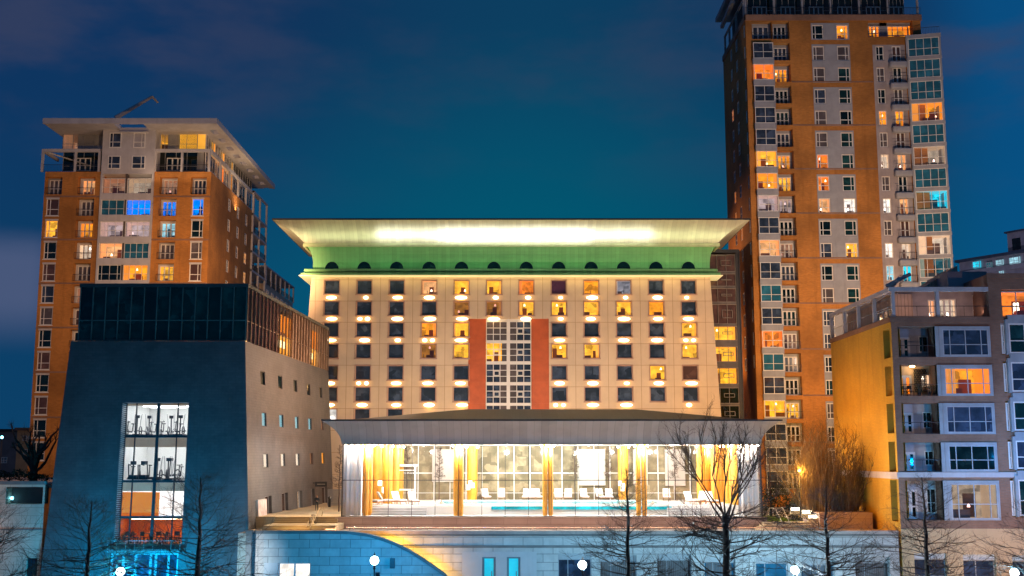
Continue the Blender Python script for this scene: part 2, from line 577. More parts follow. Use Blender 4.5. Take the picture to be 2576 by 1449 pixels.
# ---- floodlights of the place and added unseen lights
spot((-38, 128, 39), (-56, 172, 34), 34000, (1, .56, .27), 110, 1, .5)             # left tower front, from the leisure building roof
spot((-58, 120, 14), (-58, 172, 22), 12000, (1, .54, .24), 100, 1, .5)
spot((-31.5, 157, 37), (-44.6, 190, 42), 17000, (1, .58, .30), 120, 1, .5)           # left tower side and eaves
spot((39, 137, 9), (44, 172, 12), 30000, (1, .46, .05), 130, 1, .5)                  # right tower foot
spot((55.6, 127, 31), (47, 172, 54), 62000, (1, .66, .44), 125, 1, .5)
spot((23, 193, 50), (33.6, 181, 38), 9000, (1, .45, .16), 120, 1, .5)
spot((31.4, 181, 22), (33.6, 180, 40), 5000, (1, .45, .14), 120, 1, .5)
area((29.6, 123, 14), (36.8, 123, 14.5), 2000, (1, .36, .0), 18, 12, 170)                                      # added unseen light panel for the yellow end wall
area((29.6, 113.8, 9), (36.8, 115.5, 9), 170, (1, .36, .0), 4, 4, 170)  # second added panel, for the near end of that wall
area((2, 146, 17.5), (2, 165, 25), 5000, (1, .73, .52), 46, .6, 150)  # hotel wash from the pool roof
area((-43.3, 188, 54), (-43.9, 188, 60), 1500, (1, .68, .40), .5, 34, 170)  # unseen strip added to light the left tower's side eaves
area((-48, 170.2, 54.5), (-48, 171, 60), 160, (1, .68, .44), 16, .4, 170)                # unseen strip added under the front of the left tower roof
area((-12, 136, 25), (-27, 136, 16), 5600, (1, .60, .36), 22, 8, 150)                # unseen panel above the pool roof, added for the leisure building side
spot((-19, 126, 16), (-22, 115, 5.6), 5200, (1, .60, .24), 110, 1, .2)               # steps
point((-20, 134, 11.5), 500, (1, .6, .25), .2)
spot((-20.8, 110.4, 8.2), (-20.8, 118, 5.9), 900, (1, .62, .2), 100, 1, .1)  # unseen spot added to brighten the step risers from the front
area((4, 113.6, 6.0), (4, 119.3, 9.5), 950, (1, .56, .36), 44, .3, 150)               # unseen terrace strip added for plinth and eaves
point((PX(985, 110.8, 1430), 110.9, 4.0), 800, (1, .5, .03), .2)                   # behind the curved wall
point((PX(1080, 110.8, 1430), 110.4, 2.2), 500, (1, .5, .04), .2)
point((-57, 113.5, 6), 1100, (1, .55, .28), .3)                                         # garden wall
point((-35, 111.0, 1.0), 5600, (0, .42, .85), .3)  # added unseen light, tints the foot of the slate front teal
point((-39.5, 111.6, 1.0), 3400, (0, .42, .85), .3)  # added likewise, further along the slate front
spot((-25.5, 102.5, 3), (-25, 109, 3.5), 3000, (.8, .92, 1), 70, 1, .3)  # unseen spot added to pale the left of the curved wall
point((46, 101, 2.6), 3600, (1, .5, .2), .3)                                        # base of the right block
point((47, 97, 19), 1500, (1, .58, .40), .1)  # added unseen light warming the right block's brick front
point((42.5, 104, 12.5), 1000, (.0, .36, 1.0), .3)                                     # added unseen blue lights for the right block front
point((50.5, 103, 13), 2700, (.0, .36, 1.0), .3)
area((44, 113.4, 27.2), (44, 116, 29), 90, (1, .62, .5), 14, .3, 170)  # added unseen strip lifting the dark penthouse of the right block
spot((80, 240, 20), (115, 280, 45), 30000, (.75, .7, 1), 80, 1, .5)  # added unseen spot brightening the distant block, in place of city glow

# ------------------------------------------------------------------ windows and rooms
STY = {
    'plain': ([], []), 'A': ([.3], [.38]), 'Ar': ([.7], [.38]), 'bay2': ([.5], [.42]), 'bay3': ([.33, .66], [.42]), 'bay4': ([.25, .5, .75], [.42]),
    'door': ([.34, .66], [.42]), 'door2': ([.5], [.42]), 'slim': ([.42], [.42]), 'tall4': ([.25, .5, .75], [.25]), 'sidelites': ([.16, .5, .84], [.42]),
}


def room(w, pl, a0, a1, b0, b1, d, dep, hue, seed, furn=True):
    r = random.Random(seed)
    m = MB()
    e = 0.02
    mg = .3 if d > .1 and (a1 - a0) < 4 else 0.0
    A0, A1, B0, B1 = a0 - mg, a1 + mg, b0 - mg * .4, b1 + mg * .4
    D = d + dep
    m.face([pl.pt(A0, B0, D), pl.pt(A1, B0, D), pl.pt(A1, B1, D), pl.pt(A0, B1, D)], 0)
    for p, q in (((A0, B0), (A0, B1)), ((A1, B0), (A1, B1)), ((A0, B0), (A1, B0)), ((A0, B1), (A1, B1))):
        m.face([pl.pt(p[0], p[1], d + e), pl.pt(q[0], q[1], d + e), pl.pt(q[0], q[1], D), pl.pt(p[0], p[1], D)], 1)
    wd, ht = a1 - a0, b1 - b0
    if furn:
        k = r.random()
        # a door or picture on the back wall, a low piece of furniture, sometimes a lamp
        x = a0 + r.uniform(.1, .7) * wd
        if r.random() < .7:
            m.box(pl, x, x + .28 * wd, b0, b0 + ht * r.uniform(.55, .8), D - .12, D - .03, 3)
        x = a0 + r.uniform(0, .6) * wd
        m.box(pl, x, x + r.uniform(.25, .5) * wd, b0, b0 + r.uniform(.12, .3) * ht, d + .5, d + 1.0, 3)
        if r.random() < .5:
            x = a0 + r.uniform(0, .85) * wd
            m.box(pl, x, x + .07, b0, b0 + .34 * ht, d + .8, d + .87, 3)
    m.build('room', ROOM[hue], w)
    if furn and r.random() < .6:
        m = MB(); x = a0 + r.uniform(.15, .85) * wd; z = b0 + r.choice([.35, .8]) * ht
        m.lathe(pl.pt(x, z, d + dep * .5), [(.07, .2), (.16, -.12)], 8)
        m.build('lamp_shade', ROOM[hue][2], w)
    if furn and r.random() < .45:
        m = MB(); s = r.choice([0, 1]); cw = r.uniform(.12, .26) * wd
        x0 = a0 if s == 0 else a1 - cw
        n = 5
        for i in range(n):
            xa, xb = x0 + cw * i / n, x0 + cw * (i + 1) / n
            m.box(pl, xa, xb, b0, b1, d + .12 + .06 * (i % 2), d + .17 + .06 * (i % 2), 0)
        m.build('curtain', ROOM[hue][1], w)


def window(root, pl, a0, a1, b0, b1, style='A', glass='navy', lit=None, rec=.22, frame=None, t=.09, seed=None, name='window', dep=1.8, sill=False, label=None, furn=True):
    frame = frame or white_p
    m = MB()
    fd0, fd1 = rec - .07, rec + .05
    m.box(pl, a0, a0 + t, b0, b1, fd0, fd1); m.box(pl, a1 - t, a1, b0, b1, fd0, fd1)
    m.box(pl, a0 + t, a1 - t, b0, b0 + t, fd0, fd1); m.box(pl, a0 + t, a1 - t, b1 - t, b1, fd0, fd1)
    vs, hs = STY[style]
    tv = t * (1.5 if style.startswith('door') else .75)
    for v in vs:
        x = a0 + (a1 - a0) * v
        m.box(pl, x - tv / 2, x + tv / 2, b0 + t, b1 - t, fd0 + .012, fd1 - .012)
    for h in hs:
        z = b0 + (b1 - b0) * h
        m.box(pl, a0 + t, a1 - t, z - t * .35, z + t * .35, fd0 + .02, fd1 - .02)
    if sill:
        m.box(pl, a0 - .1, a1 + .1, b0 - .1, b0 - .003, -.08, fd1)
    w = m.build(name, frame, root)
    if label: w['label'] = label
    p = MB()
    p.box(pl, a0 + t * .5, a1 - t * .5, b0 + t * .5, b1 - t * .5, rec, rec + .02)
    p.build('pane', glassL if lit else DG[glass], w)
    if lit:
        room(w, pl, a0, a1, b0, b1, rec + .06, dep, lit, seed if seed is not None else RNG.randint(0, 9999), furn)
    return w


def railing(root, pl, a0, a1, b0, h, d, name='railing', m_=None, n=None, solid=False):
    m = MB()
    m.box(pl, a0, a1, b0 + h - .05, b0 + h, d - .03, d + .03)
    m.box(pl, a0, a1, b0 + .06, b0 + .1, d - .02, d + .02)
    k = n or max(3, int((a1 - a0) / .22))
    for i in range(k + 1):
        x = a0 + (a1 - a0) * i / k
        m.box(pl, x - .014, x + .014, b0 + .1, b0 + h - .05, d - .014, d + .014)
    return m.build(name, m_ or dark_m, root)


# ================================================================== GROUND
g = MB(); g.wbox(-600, 600, -60, 900, -1.0, 0.0)
tag(g.build('ground', mat('promenade_ground', (0.16, 0.15, 0.14), 0.6, bump=.3)), kind='structure')
TERZ = PZ(1343, 112)           # top of the promenade wall
GX = P(625, 1340, 117.2).x
g = MB(); g.wbox(GX, 140, 112.8, 330, 0.01, TERZ)
tag(g.build('terrace_floor', paving), kind='structure')

# ================================================================== LEFT TOWER
def left_tower():
    Y = 172.0
    pl = FR(Y)
    z = lambda py, px=300: pl.ab(px, py)[1]
    x = lambda px, py=631: pl.ab(px, py)[0]
    XL, XR = x(102), x(531, 432)
    YB = 200.0
    root = thing('apartment_tower', ((XL + XR) / 2, Y, 0), 'orange brick apartment tower with a white winged roof at the left of the hotel', 'apartment building')
    zk0 = z(469); dz = (zk0 - z(1023, 130)) / 10.0
    zr = lambda k: zk0 - k * dz
    ztop = z(432)
    h0, h1 = z(652) , z(608)      # a window's own extent at row 3
    wo0, wo1 = h0 - zr(3), h1 - zr(3)
    cols = {'A': (109.5, 141.6), 'B': (187, 230), 'D': (395, 439), 'E': (478, 508)}
    wh0, wh1 = x(245), x(380)
    litA = {2: 'yellow'}; litB = {0: 'peach', 2: 'amber', 3: 'pale', 5: 'dim'}
    litD = {0: 'dim', 1: 'blue', 2: 'cyanw', 4: 'yellow'}; litE = {1: 'blue'}
    wins = []
    for k in range(0, 13):
        for c, (p0, p1) in cols.items():
            a0, a1 = x(p0), x(p1)
            lit = {'A': litA, 'B': litB, 'D': litD, 'E': litE}[c].get(k)
            loggia = (c in 'BD') or (k == 0)
            if loggia and c in 'AE':
                a0 -= .3; a1 += .3
            wins.append((c, k, a0, a1, zr(k) + wo0, zr(k) + wo1, lit, loggia))
    holes = [(w[2], w[3], w[4], w[5], 1.0 if (w[7]) else .3) for w in wins]
    m = MB()
    brw = []
    # front brick, left and right of the white middle strip; each hole is a window or a loggia
    hl = [h for h in holes if h[1] < wh0]; hr = [h for h in holes if h[0] > wh1]
    m.holed(pl, XL, wh0, 0, ztop, hl); m.holed(pl, wh1, XR, 0, ztop, hr)
    # sides and top
    m.face([(XL, Y, 0), (XL, YB, 0), (XL, YB, ztop), (XL, Y, ztop)])
    m.face([(XL, YB, 0), (XR, YB, 0), (XR, YB, ztop), (XL, YB, ztop)])
    m.face([(XL, Y, ztop), (XR, Y, ztop), (XR, YB, ztop), (XL, YB, ztop)])
    sr = SR(XR)
    sw = []
    for cy, rows, wy in ((176.5, range(0, 0), 1.2), (184.0, range(0, 9), 1.7), (190.0, range(0, 9), 1.7), (196.0, range(0, 9), 1.7)):
        for k in rows:
            zc = zr(k) - .3
            sw.append((cy - wy / 2, cy + wy / 2, zc - 1.0, zc + 1.0, .25))
    m.holed(sr, Y, YB, 0, ztop, sw)
    m.build('brick_wall', brick_o, root)
    # brick courses (string lines) every two floors and loggia slabs
    for s0, s1 in ((XL, wh0), (wh1, XR)):
        for k in range(0, 12, 2):
            mm = MB(); zz = zr(k) - dz * .47
            mm.box(pl, s0 - .02, s1 - .02 if s1 != XR else s1 + .06, zz - .12, zz + .12, -.07, .1)
            mm.build('string_course', brick_d, root)
    lit_s = {(3, 196): 'dim', (2, 196): 'yellow', (5, 184): 'dim'}
    for (a, b, c, d, r) in sw:
        k = round((zr(0) - .3 - (c + 1)) / dz)
        lit = None
        if abs(a + .85 - 196) < .1 and k in (2, 3, 6): lit = 'yellow' if k != 6 else 'dim'
        if abs(a + .85 - 184) < .1 and k in (5,): lit = 'amber'
        window(root, sr, a, b, c, d, 'slim', RNG.choice(['brown', 'grey', 'navy']), lit, rec=.12, t=.12, dep=1.5)
    for c, k, a0, a1, b0, b1, lit, loggia in wins:
        gl = RNG.choice(['black', 'navy', 'brown', 'grey'])
        if not loggia:
            window(root, pl, a0, a1, b0, b1, 'A' if c == 'A' else 'Ar', gl, lit, rec=.2, sill=True, t=.13)
            mm = MB(); mm.box(pl, a0 - .05, a1 + .05, b1 - .12, b1 + .15, -.03, .14); mm.build('lintel', white_r, root)
        else:
            q0, q1 = (a0 + .25, a1 - .25)
            if c == 'B': q0, q1 = a0 + .35, a1 - .15
            window(root, pl, q0, q1, b0 + .08, b1 - .25, 'door', gl, lit, rec=1.0, name='balcony_door', t=.13, dep=2.2)
            mm = MB(); mm.box(pl, a0 + .01, q0, b0, b1, .95, 1.05); mm.box(pl, q1, a1 - .01, b0, b1, .95, 1.05); mm.box(pl, q0, q1, b1 - .25, b1, .95, 1.05)
            mm.box(pl, q0, q1, b0, b0 + .08, .95, 1.05)
            mm.build('loggia_wall', white_r if lit or c == 'B' else grey_p, root)  # lit loggias get the whiter wall, their light put into its colour
            railing(root, pl, a0 + .0, a1 - .0, b0, 1.05, -.04)
    # white middle strip: glazed bays with white spandrels, a dark pier between
    zt = z(301, 340)
    zbay = zr(0) + wo1 + .45
    m = MB()
    m.box(pl, wh0 + .02, wh1 - .02, zbay, z(322, 340), -.25, 3.0)
    bh0, bh1 = z(651) - zr(3), z(612) - zr(3)
    for k in range(0, 13):
        top = zr(k) + bh0
        bot = zr(k + 1) + bh1
        m.box(pl, wh0 + .05, wh1 - .05, bot, top, -.35, .2)
    pier0, pier1 = x(308), x(313)
    m.build('white_facade_strip', white_r, root)
    mm = MB(); mm.box(pl, pier0, pier1, 0, zbay, -.2, .6); mm.build('dark_pier', dark_rec, root)
    mm = MB(); mm.box(pl, wh0 + .02, wh0 + .3, 0, zbay, -.32, .6); mm.box(pl, wh1 - .3, wh1 - .02, 0, zbay, -.32, .6); mm.build('white_jamb', white_r, root)
    LL = {0: 'dim', 2: 'pink', 3: 'peach', 5: 'dim'}; RL = {0: 'beige', 1: 'blue', 2: 'pink', 4: 'amber'}
    for k in range(0, 13):
        b0, b1 = zr(k) + bh0, zr(k) + bh1
        window(root, pl, wh0 + .3, pier0, b0, b1, 'bay3' if k != 4 else 'sidelites', 'teal' if k == 1 else 'black', LL.get(k), rec=-.1, name='bay_window', t=.08, dep=3.0)
        window(root, pl, pier1, wh1 - .3, b0, b1, 'bay4', 'navy' if k != 3 else 'teal', RL.get(k), rec=-.1, name='bay_window', t=.08, dep=3.0)
    # white block windows above
    for (p0, q0, p1, q1, lit) in ((278, 335, 306, 373, None), (338, 335, 366, 373, 'amber'), (274, 393, 304, 426, None), (334, 393, 366, 426, None)):
        a0, a1, b0, b1 = pl.rect(p0, q0, p1, q1)
        window(root, pl, a0, a1, b0, b1, 'A' if p0 < 300 else 'Ar', 'navy', lit, rec=-.27, t=.13)
    # penthouse floors set back, glazed
    pb = FR(Y + 2.4)
    for (p0, p1, lit_up, nn) in ((160, 262, 'dim', 0), (389, 497, 'yellow', 1)):
        a0, a1, b0, b1 = pb.rect(p0, 322, p1, 376)
        w = window(root, pb, a0, a1, b0, b1, 'tall4', 'black', lit_up, rec=0, name='penthouse_window', dep=5.0, t=.1, frame=grey_p)
        a0, a1, b0, b1 = pb.rect(p0, 380, p1, 431)
        window(root, pb, a0, a1, b0, b1, 'tall4', 'black', None, rec=0, name='penthouse_window', t=.1, frame=grey_p)
        c = (a0 + a1) / 2
        window(root, FR(Y + 2.3), c - 1.4, c + 1.2, b0, b0 + 2.1, 'door', 'black', None, rec=0, name='balcony_door', t=.14)
    # strip of light under the yellow penthouse ceiling
    e = MB(); a0, a1, b0, b1 = pb.rect(395, 334, 492, 337); e.box(pb, a0, a1, b0, b1, .6, .8); e.build('ceiling_light', emis('strip_white_yellow', (1, .85, .55), 5), root)
    # side penthouse
    XS = XR - 1.6
    sp = SR(XS)
    zs0, zs1, zs2 = pb.ab(300, 431)[1], pb.ab(300, 377)[1], pb.ab(300, 322)[1]
    mm = MB(); mm.wbox(wh1 + 1, XS - .3, Y + 2.7, 206, ztop + .02, zs2); mm.wbox(x(163), wh0, Y + 2.7, 206, ztop + .02, zs2 - .02)
    mm.build('penthouse_core', grey_p, root)
    ys = [174.4, 180, 186, 192, 199, 206]
    for i, (y0, y1) in enumerate(zip(ys, ys[1:])):
        window(root, sp, y0, y1, zs1 + .1, zs2, 'tall4', 'black', 'yellow' if i < 3 else None, rec=0, name='penthouse_window', t=.12, dep=4, frame=white_p)
        window(root, sp, y0, y1, zs0, zs1 - .1, 'tall4', 'brown', 'amber' if i in (1, 2) else None, rec=0, name='penthouse_window', t=.12, dep=3, frame=white_p)
    # white portal frames in front of the penthouse terrace
    fz = z(378, 200)
    for (p0, p1, posts) in ((104, 251, (104, 187, 247)), (388, 528, (388, 455, 524))):
        mm = MB()
        a0, a1 = pl.ab(p0, 400)[0], pl.ab(p1, 400)[0]
        mm.box(pl, a0, a1, fz - .25, fz + .22, -.02, .4)
        for q in posts:
            a = pl.ab(q, 400)[0]; mm.box(pl, a - .02, a + .3, ztop + .02, fz - .25, 0, .35)
        if p0 < 200:
            mm.box(FR(Y), a0, a0 + .3, fz - .25, fz + .22, .4, 6)
            mm.path([(a0 + .1, Y + .4, fz), (a0 + 6.5, Y + 2.3, ztop + 1.6)], .12, 4)
        else:
            mm.wbox(a1 - .1, a1 + .2, Y + .4, 206, fz - .25, fz + .22)
            for yy in (178, 184, 190, 196, 202):
                mm.wbox(a1 - .1, a1 + .2, yy, yy + .35, ztop + .02, fz - .25)
        mm.build('portal_frame', white_r, root)
        railing(root, pl, a0 + .3, a1 - .02, ztop + .02, 1.15, .15)
    # winged roof slab with square openings along its right edge
    zr0, zr1 = PZ(311, 168.5, 300), PZ(300, 168.5, 300)
    rl, rr = PX(110, 168.5, 305), PX(541, 168.5, 305)
    m = MB()
    roofY1 = 211.0
    n0, n1 = PX(285, 168.5, 305), PX(359, 168.5, 305)
    xin = XR + .1
    m.wbox(rl, n0, 168.5, roofY1, zr0, zr1)
    m.wbox(n0, n1, 171.2, roofY1, zr0 - .5, zr1 - 1.1)
    m.wbox(n1, xin - .55, 168.5, roofY1, zr0, zr1)
    # ladder of openings
    m.wbox(rr - .7, rr, 168.5, roofY1, zr0, zr1)
    yy = 168.5
    steps = [168.5, 172.5]
    y0 = 168.5
    k = 0
    while y0 < roofY1 - .1:
        w_ = 2.6 if k else 3.6
        m.wbox(xin - .55, rr - .7, y0, min(y0 + w_, roofY1), zr0, zr1)
        y0 += w_ + 2.2; k += 1
    m.wbox(rl, rr, 168.1, 168.5, zr0 - .1, zr1 + .06)
    m.wbox(rr, rr + .4, 168.1, roofY1, zr0 - .1, zr1 + .06)
    m.build('roof', white_r, root)
    # white balcony stack beyond the brick side
    x0 = XR
    ztw = ztop + .3
    mm = MB()
    rows = [zr(k) - dz * .5 for k in range(-1, 12)]
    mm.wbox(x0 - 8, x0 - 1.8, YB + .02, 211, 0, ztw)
    mm.build('balcony_stack_wall', mat('plain_brown_wall', (.3, .2, .15)), root)  # plain brown wall colour
    mm = MB()
    for zz in rows:
        mm.wbox(x0 - 1.8, x0 + .3, YB + .02, 211.5, zz - .2, zz + .15)
    for yy in (YB + .02, 205.5, 211.2):
        mm.wbox(x0 + .0, x0 + .32, yy, yy + .3, 0, ztw + 3.3)
    mm.wbox(x0 + .0, x0 + .32, YB + .02, 211.5, ztw + 3.0, ztw + 3.32)
    mm.build('balcony_frame', white_r, root)
    s2 = SR(x0 - 1.75)
    for k in range(0, 10):
        for y0, y1 in ((201.2, 204.2), (206.5, 210.2)):
            window(root, s2, y0, y1, zr(k) - 1.4, zr(k) + 1.0, 'door', RNG.choice(['brown', 'grey', 'black']), {(2, 201.2): 'yellow'}.get((k, y0)), rec=-.02, name='balcony_door', t=.12)
        railing(root, SR(x0 + .2), YB + .3, 211.1, zr(k) - dz * .5 + .15, 1.0, 0)
    # windows-cleaning boom on the roof
    cx = PX(288, 175, 300)
    br = thing('roof_crane', (cx, 176, zr1), 'long thin window cleaning crane arm raised on the winged roof of the left tower', 'roof crane')
    mm = MB(); mm.wbox(cx - 3.0, cx + .3, 175.2, 177, zr1 - .4, zr1 + .8); mm.build('base_box', white_r, br)
    mm = MB(); pA = P(290, 297, 176); pB = P(383, 243, 176); pC = P(397, 258, 176)
    mm.path([pA, pB], [.38, .22], 6); mm.path([pB, pC], [.22, .18], 6); mm.build('arm', grey_p, br)
    mm = MB(); q = P(240, 293, 175.5); mm.wbox(q.x - 1.0, q.x + 1.0, 175, 176, zr1 + .02, zr1 + .35); single(mm, 'roof_vent', dark_m, 'small dark vent box at the left of the crane on the tower roof', 'vent')
    # lower wing behind
    wr = thing('terraced_apartment_wing', (x0 - 5, 212, 0), 'lower pale wing with a row of open top balconies behind the left tower', 'apartment building')
    wz = PZ(667, 212, 672)
    mm = MB(); mm.wbox(x0 - 14, x0, 212.2, 240, 0, wz - 3.4); mm.wbox(x0 - 14, x0 - 2.4, 212.2, 240, wz - 3.39, wz - .3); mm.build('wall', mat('warm_buff_wall', (.5, .38, .28), streak=.2), wr)
    mm = MB(); mm.wbox(x0 - 14, x0 + .3, 212.1, 240.2, wz - .3, wz); mm.build('roof', white_r, wr)
    for i in range(7):
        yy = 212.4 + i * 4.55
        mm = MB(); mm.wbox(x0 - .02, x0 + .25, yy, yy + .35, wz - 3.38, wz - .3); mm.build('post', white_r, wr)
        if i < 6:
            railing(wr, SR(x0 + .1), yy + .4, yy + 4.5, wz - 3.4, 1.0, 0)
            for j in (0, 1):
                window(wr, SR(x0), yy + 1.2, yy + 3.2, wz - 6.4 - j * 3.3, wz - 4.3 - j * 3.3, 'slim', RNG.choice(['brown', 'grey', 'navy']), None, rec=-.05, t=.14)
    return XR


left_tower()


# ================================================================== RIGHT TOWER
def right_tower():
    Y = 172.0
    pl = FR(Y)
    z = lambda py, px=2000: pl.ab(px, py)[1]
    x = lambda px, py=346: pl.ab(px, py)[0]
    XL = x(1884); XR = x(2316, 60)
    YB = 191.0
    root = thing('apartment_tower', ((XL + XR) / 2, Y, 0), 'tallest orange brick apartment tower, right of the hotel, with a glazed corner bay', 'apartment building')
    z0 = z(126); dz = (z0 - z(1025)) / 16.0
    zr = lambda k: z0 - k * dz
    ztop = z(38)
    c_ = zr(4)
    bw0, bw1 = z(367) - c_, z(326) - c_
    ww0, ww1 = z(370) - c_, z(333) - c_
    C = dict(A=(x(1900), x(1951)), B=(x(1952.5), x(1995)), CP=(x(2051), x(2147)), C1=(x(2053), x(2082)), C2=(x(2115), x(2145.5)),
             D=(x(2213), x(2233.5)), DE=(x(2205), x(2286)), E=(x(2254), x(2277)), F=(x(2288), x(2379)))
    K1 = 20
    holes = []
    def near(c, k): return zr(k)
    for k in range(-1, K1):
        s = 1.0
        for nm in ('A', 'B', 'C1', 'C2', 'D', 'E'):
            a0, a1 = C[nm]
            if nm in 'AB':
                holes.append((a0, a1, zr(k) + bw0 - .15, zr(k) + bw1 + .1, 1.1 if nm == 'B' or k == -1 else .4))
            elif nm == 'E':
                if k >= 0: holes.append((a0 - .0, a1, zr(k) + ww0 - .25, zr(k) + ww1, .2))
            elif nm == 'D':
                if k >= 0: holes.append((a0, a1, zr(k) + ww0, zr(k) + ww1, .25))
            else:
                holes.append((a0, a1, zr(k) + ww0, zr(k) + ww1, .25))
    # top recess on the right
    t0, t1 = x(2184, 75), x(2296, 75)
    tz0, tz1 = z(92), z(51)
    holes.append((t0, t1, tz0, tz1, 1.2))
    XW = x(2286)      # brick front ends where the corner bay starts below the top floor
    m = MB()
    m.holed(pl, XL, XR, 0, ztop, holes)
    m.face([(XR, Y, 0), (XR, YB, 0), (XR, YB, ztop), (XR, Y, ztop)])
    m.face([(XL, YB, 0), (XR, YB, 0), (XR, YB, ztop), (XL, YB, ztop)])
    m.face([(XL, Y, ztop), (XR, Y, ztop), (XR, YB, ztop), (XL, YB, ztop)])
    sl = SL(XL)
    sw = []
    for cy in (173.2, 179.5, 184.0):
        for k in range(-1, 15):
            w_ = 1.0 if cy < 174 else 1.6
            sw.append((cy - w_ / 2, cy + w_ / 2, zr(k) - 1.0, zr(k) + 1.0, .2))
    m.holed(sl, Y, YB, 0, ztop, sw)
    m.build('brick_wall', brick_o, root)
    for (a, b, c, d, r) in sw:
        k = round((z0 - (c + 1)) / dz)
        cy = (a + b) / 2
        lit = 'amber' if (abs(cy - 184) < .2 and k in (2, 6, 7)) or (abs(cy - 179.5) < .2 and k in (8,)) else None
        window(root, sl, a, b, c, d, 'slim', RNG.choice(['brown', 'grey']), lit, rec=.12, t=.12, dep=1.3)
    # cornice and string courses
    mm = MB(); mm.box(pl, XL - .15, XR + .15, ztop - .9, ztop + .02, -.18, .0); mm.wbox(XL - .15, XL - .003, Y - .18, YB, ztop - .9, ztop + .02)
    mm.build('parapet', brick_d, root)
    for k in range(1, 19, 2):
        mm = MB(); zz = zr(k) - dz * .48
        mm.box(pl, C['B'][1] + .1, C['DE'][0] - .1, zz - .11, zz + .11, -.06, .0); mm.build('string_course', brick_d, root)
    litA = {1: 'orange', 5: 'yellow', 6: 'amber', 7: 'pink', 9: 'peach', 13: 'orange', 16: 'yellow'}
    glA = {0: 'navy', 2: 'navy', 11: 'teal', 12: 'navy', 14: 'teal'}
    litB = {1: 'amber', 5: 'amber', 6: 'yellow', 7: 'pink', 9: 'dim', 13: 'dim', 16: 'yellow'}
    lit1 = {5: 'orange', 6: 'orange', 7: 'peach'}; lit2 = {-1: 'amber', 7: 'white', 9: 'yellow'}
    litD = {3: 'amber', 5: 'pale', 7: 'white', 9: 'white', 10: 'cyanw', 13: 'dim'}
    litE = {3: 'amber', 5: 'peach', 7: 'peach', 9: 'pale', 10: 'cyan'}
    litF = {3: 'amber', 5: 'beige', 7: 'cyan', 9: 'pale', 10: 'tealdim'}
    # corner bay on its own slightly turned plane
    fx0, fx1 = C['F']
    f0 = Vector((fx0, Y - .5, 0)); f1 = Vector((PX(2379, 170.4, 346), 170.4, 0))
    fpl = Plane(f0, f1 - f0, (0, 0, 1), (-(f1 - f0).y, (f1 - f0).x, 0))
    FL = (f1 - f0).length
    for k in range(-1, K1):
        # A: white glazed box bays
        a0, a1 = C['A']
        if k >= 0:
            mm = MB()
            mm.box(pl, a0 - .08, a1 + .08, zr(k + 1) + bw1 - .02, zr(k) + bw0, -.55, .35)
            mm.build('spandrel', grey_r, root)
            window(root, pl, a0, a1, zr(k) + bw0 + .01, zr(k) + bw1 - .03, 'bay2', glA.get(k, 'navy'), litA.get(k), rec=-.45, name='bay_window', t=.1, dep=2.6)
        b0_, b1_ = C['B']
        # B: loggia
        for (q0, q1, nm) in ([(b0_, b1_, 'B')] + ([(a0, a1, 'A')] if k == -1 else [])):
            lz0, lz1 = zr(k) + bw0 - .15, zr(k) + bw1 + .1
            lit = litB.get(k)
            window(root, pl, q0 + .3, q1 - .3, lz0 + .05, lz1 - .45, 'door', RNG.choice(['black', 'green', 'navy']), lit, rec=1.1, name='balcony_door', t=.14, dep=2)
            mm = MB(); mm.box(pl, q0, q0 + .3, lz0, lz1, 1.03, 1.13); mm.box(pl, q1 - .3, q1, lz0, lz1, 1.03, 1.13); mm.box(pl, q0 + .3, q1 - .3, lz1 - .45, lz1, 1.03, 1.13)
            mm.build('loggia_wall', grey_r, root)
            railing(root, pl, q0, q1, lz0, 1.1, -.06)
        # C: windows in white panels
        window(root, pl, C['C1'][0], C['C1'][1], zr(k) + ww0, zr(k) + ww1, 'A', RNG.choice(['black', 'green', 'grey', 'navy']), lit1.get(k), rec=.15, t=.13)
        window(root, pl, C['C2'][0], C['C2'][1], zr(k) + ww0, zr(k) + ww1, 'Ar', RNG.choice(['black', 'green', 'grey', 'green']), lit2.get(k), rec=.15, t=.13)
        if k >= 0:
            window(root, pl, C['D'][0], C['D'][1], zr(k) + ww0, zr(k) + ww1, 'slim', RNG.choice(['black', 'navy', 'grey']), litD.get(k), rec=.15, t=.13)
            window(root, pl, C['E'][0], C['E'][1], zr(k) + ww0 - .25, zr(k) + ww1, 'door2', RNG.choice(['black', 'brown', 'grey']), litE.get(k), rec=.12, name='balcony_door', t=.14)
            e0, e1 = x(2243), x(2287)
            sl0 = zr(k) + ww0 - .35
            mm = MB()
            mm.box(pl, e0, e1, sl0 - 1.0, sl0, -1.1, -.06); mm.build('balcony_slab', grey_r, root, bevel=.25)
            railing(root, pl, e0, e1, sl0, 1.05, -1.0, name='balcony_railing')
            # F
            b0, b1 = zr(k) + bw0 + .15, zr(k) + bw1 + .5
            if k < 16:
                window(root, fpl, .3, FL - .2, b0, b1, 'bay4', 'teal', litF.get(k), rec=0, name='corner_bay_window', t=.09, dep=2.8)
                mm = MB(); mm.box(fpl, .0, FL + .1, zr(k + 1) + bw1 + .52, b0 - .02, -.12, 2.2); mm.build('spandrel', grey_r, root)
    mm = MB(); mm.box(fpl, 0, FL + .1, zr(0) + bw1 + .52, zr(0) + bw1 + 1.1, -.12, 3); mm.build('bay_roof', grey_r, root)
    mm = MB()
    for a, b in ((0, .4), (FL - .25, FL + .05)):
        mm.box(fpl, a, b, 0, zr(0) + bw1 + .51, -.05, .25)
    mm.build('bay_post', grey_r, root)
    mm = MB(); mm.box(fpl, 0.02, FL + .06, 0, zr(15), 3.2, 3.4); mm.wbox(f1.x - .1, f1.x, 172.3, 181, 0, zr(0) + bw1); mm.build('bay_side_wall', grey_r, root)
    railing(root, fpl, 0.3, FL, zr(0) + bw1 + 1.1, 1.2, .3)
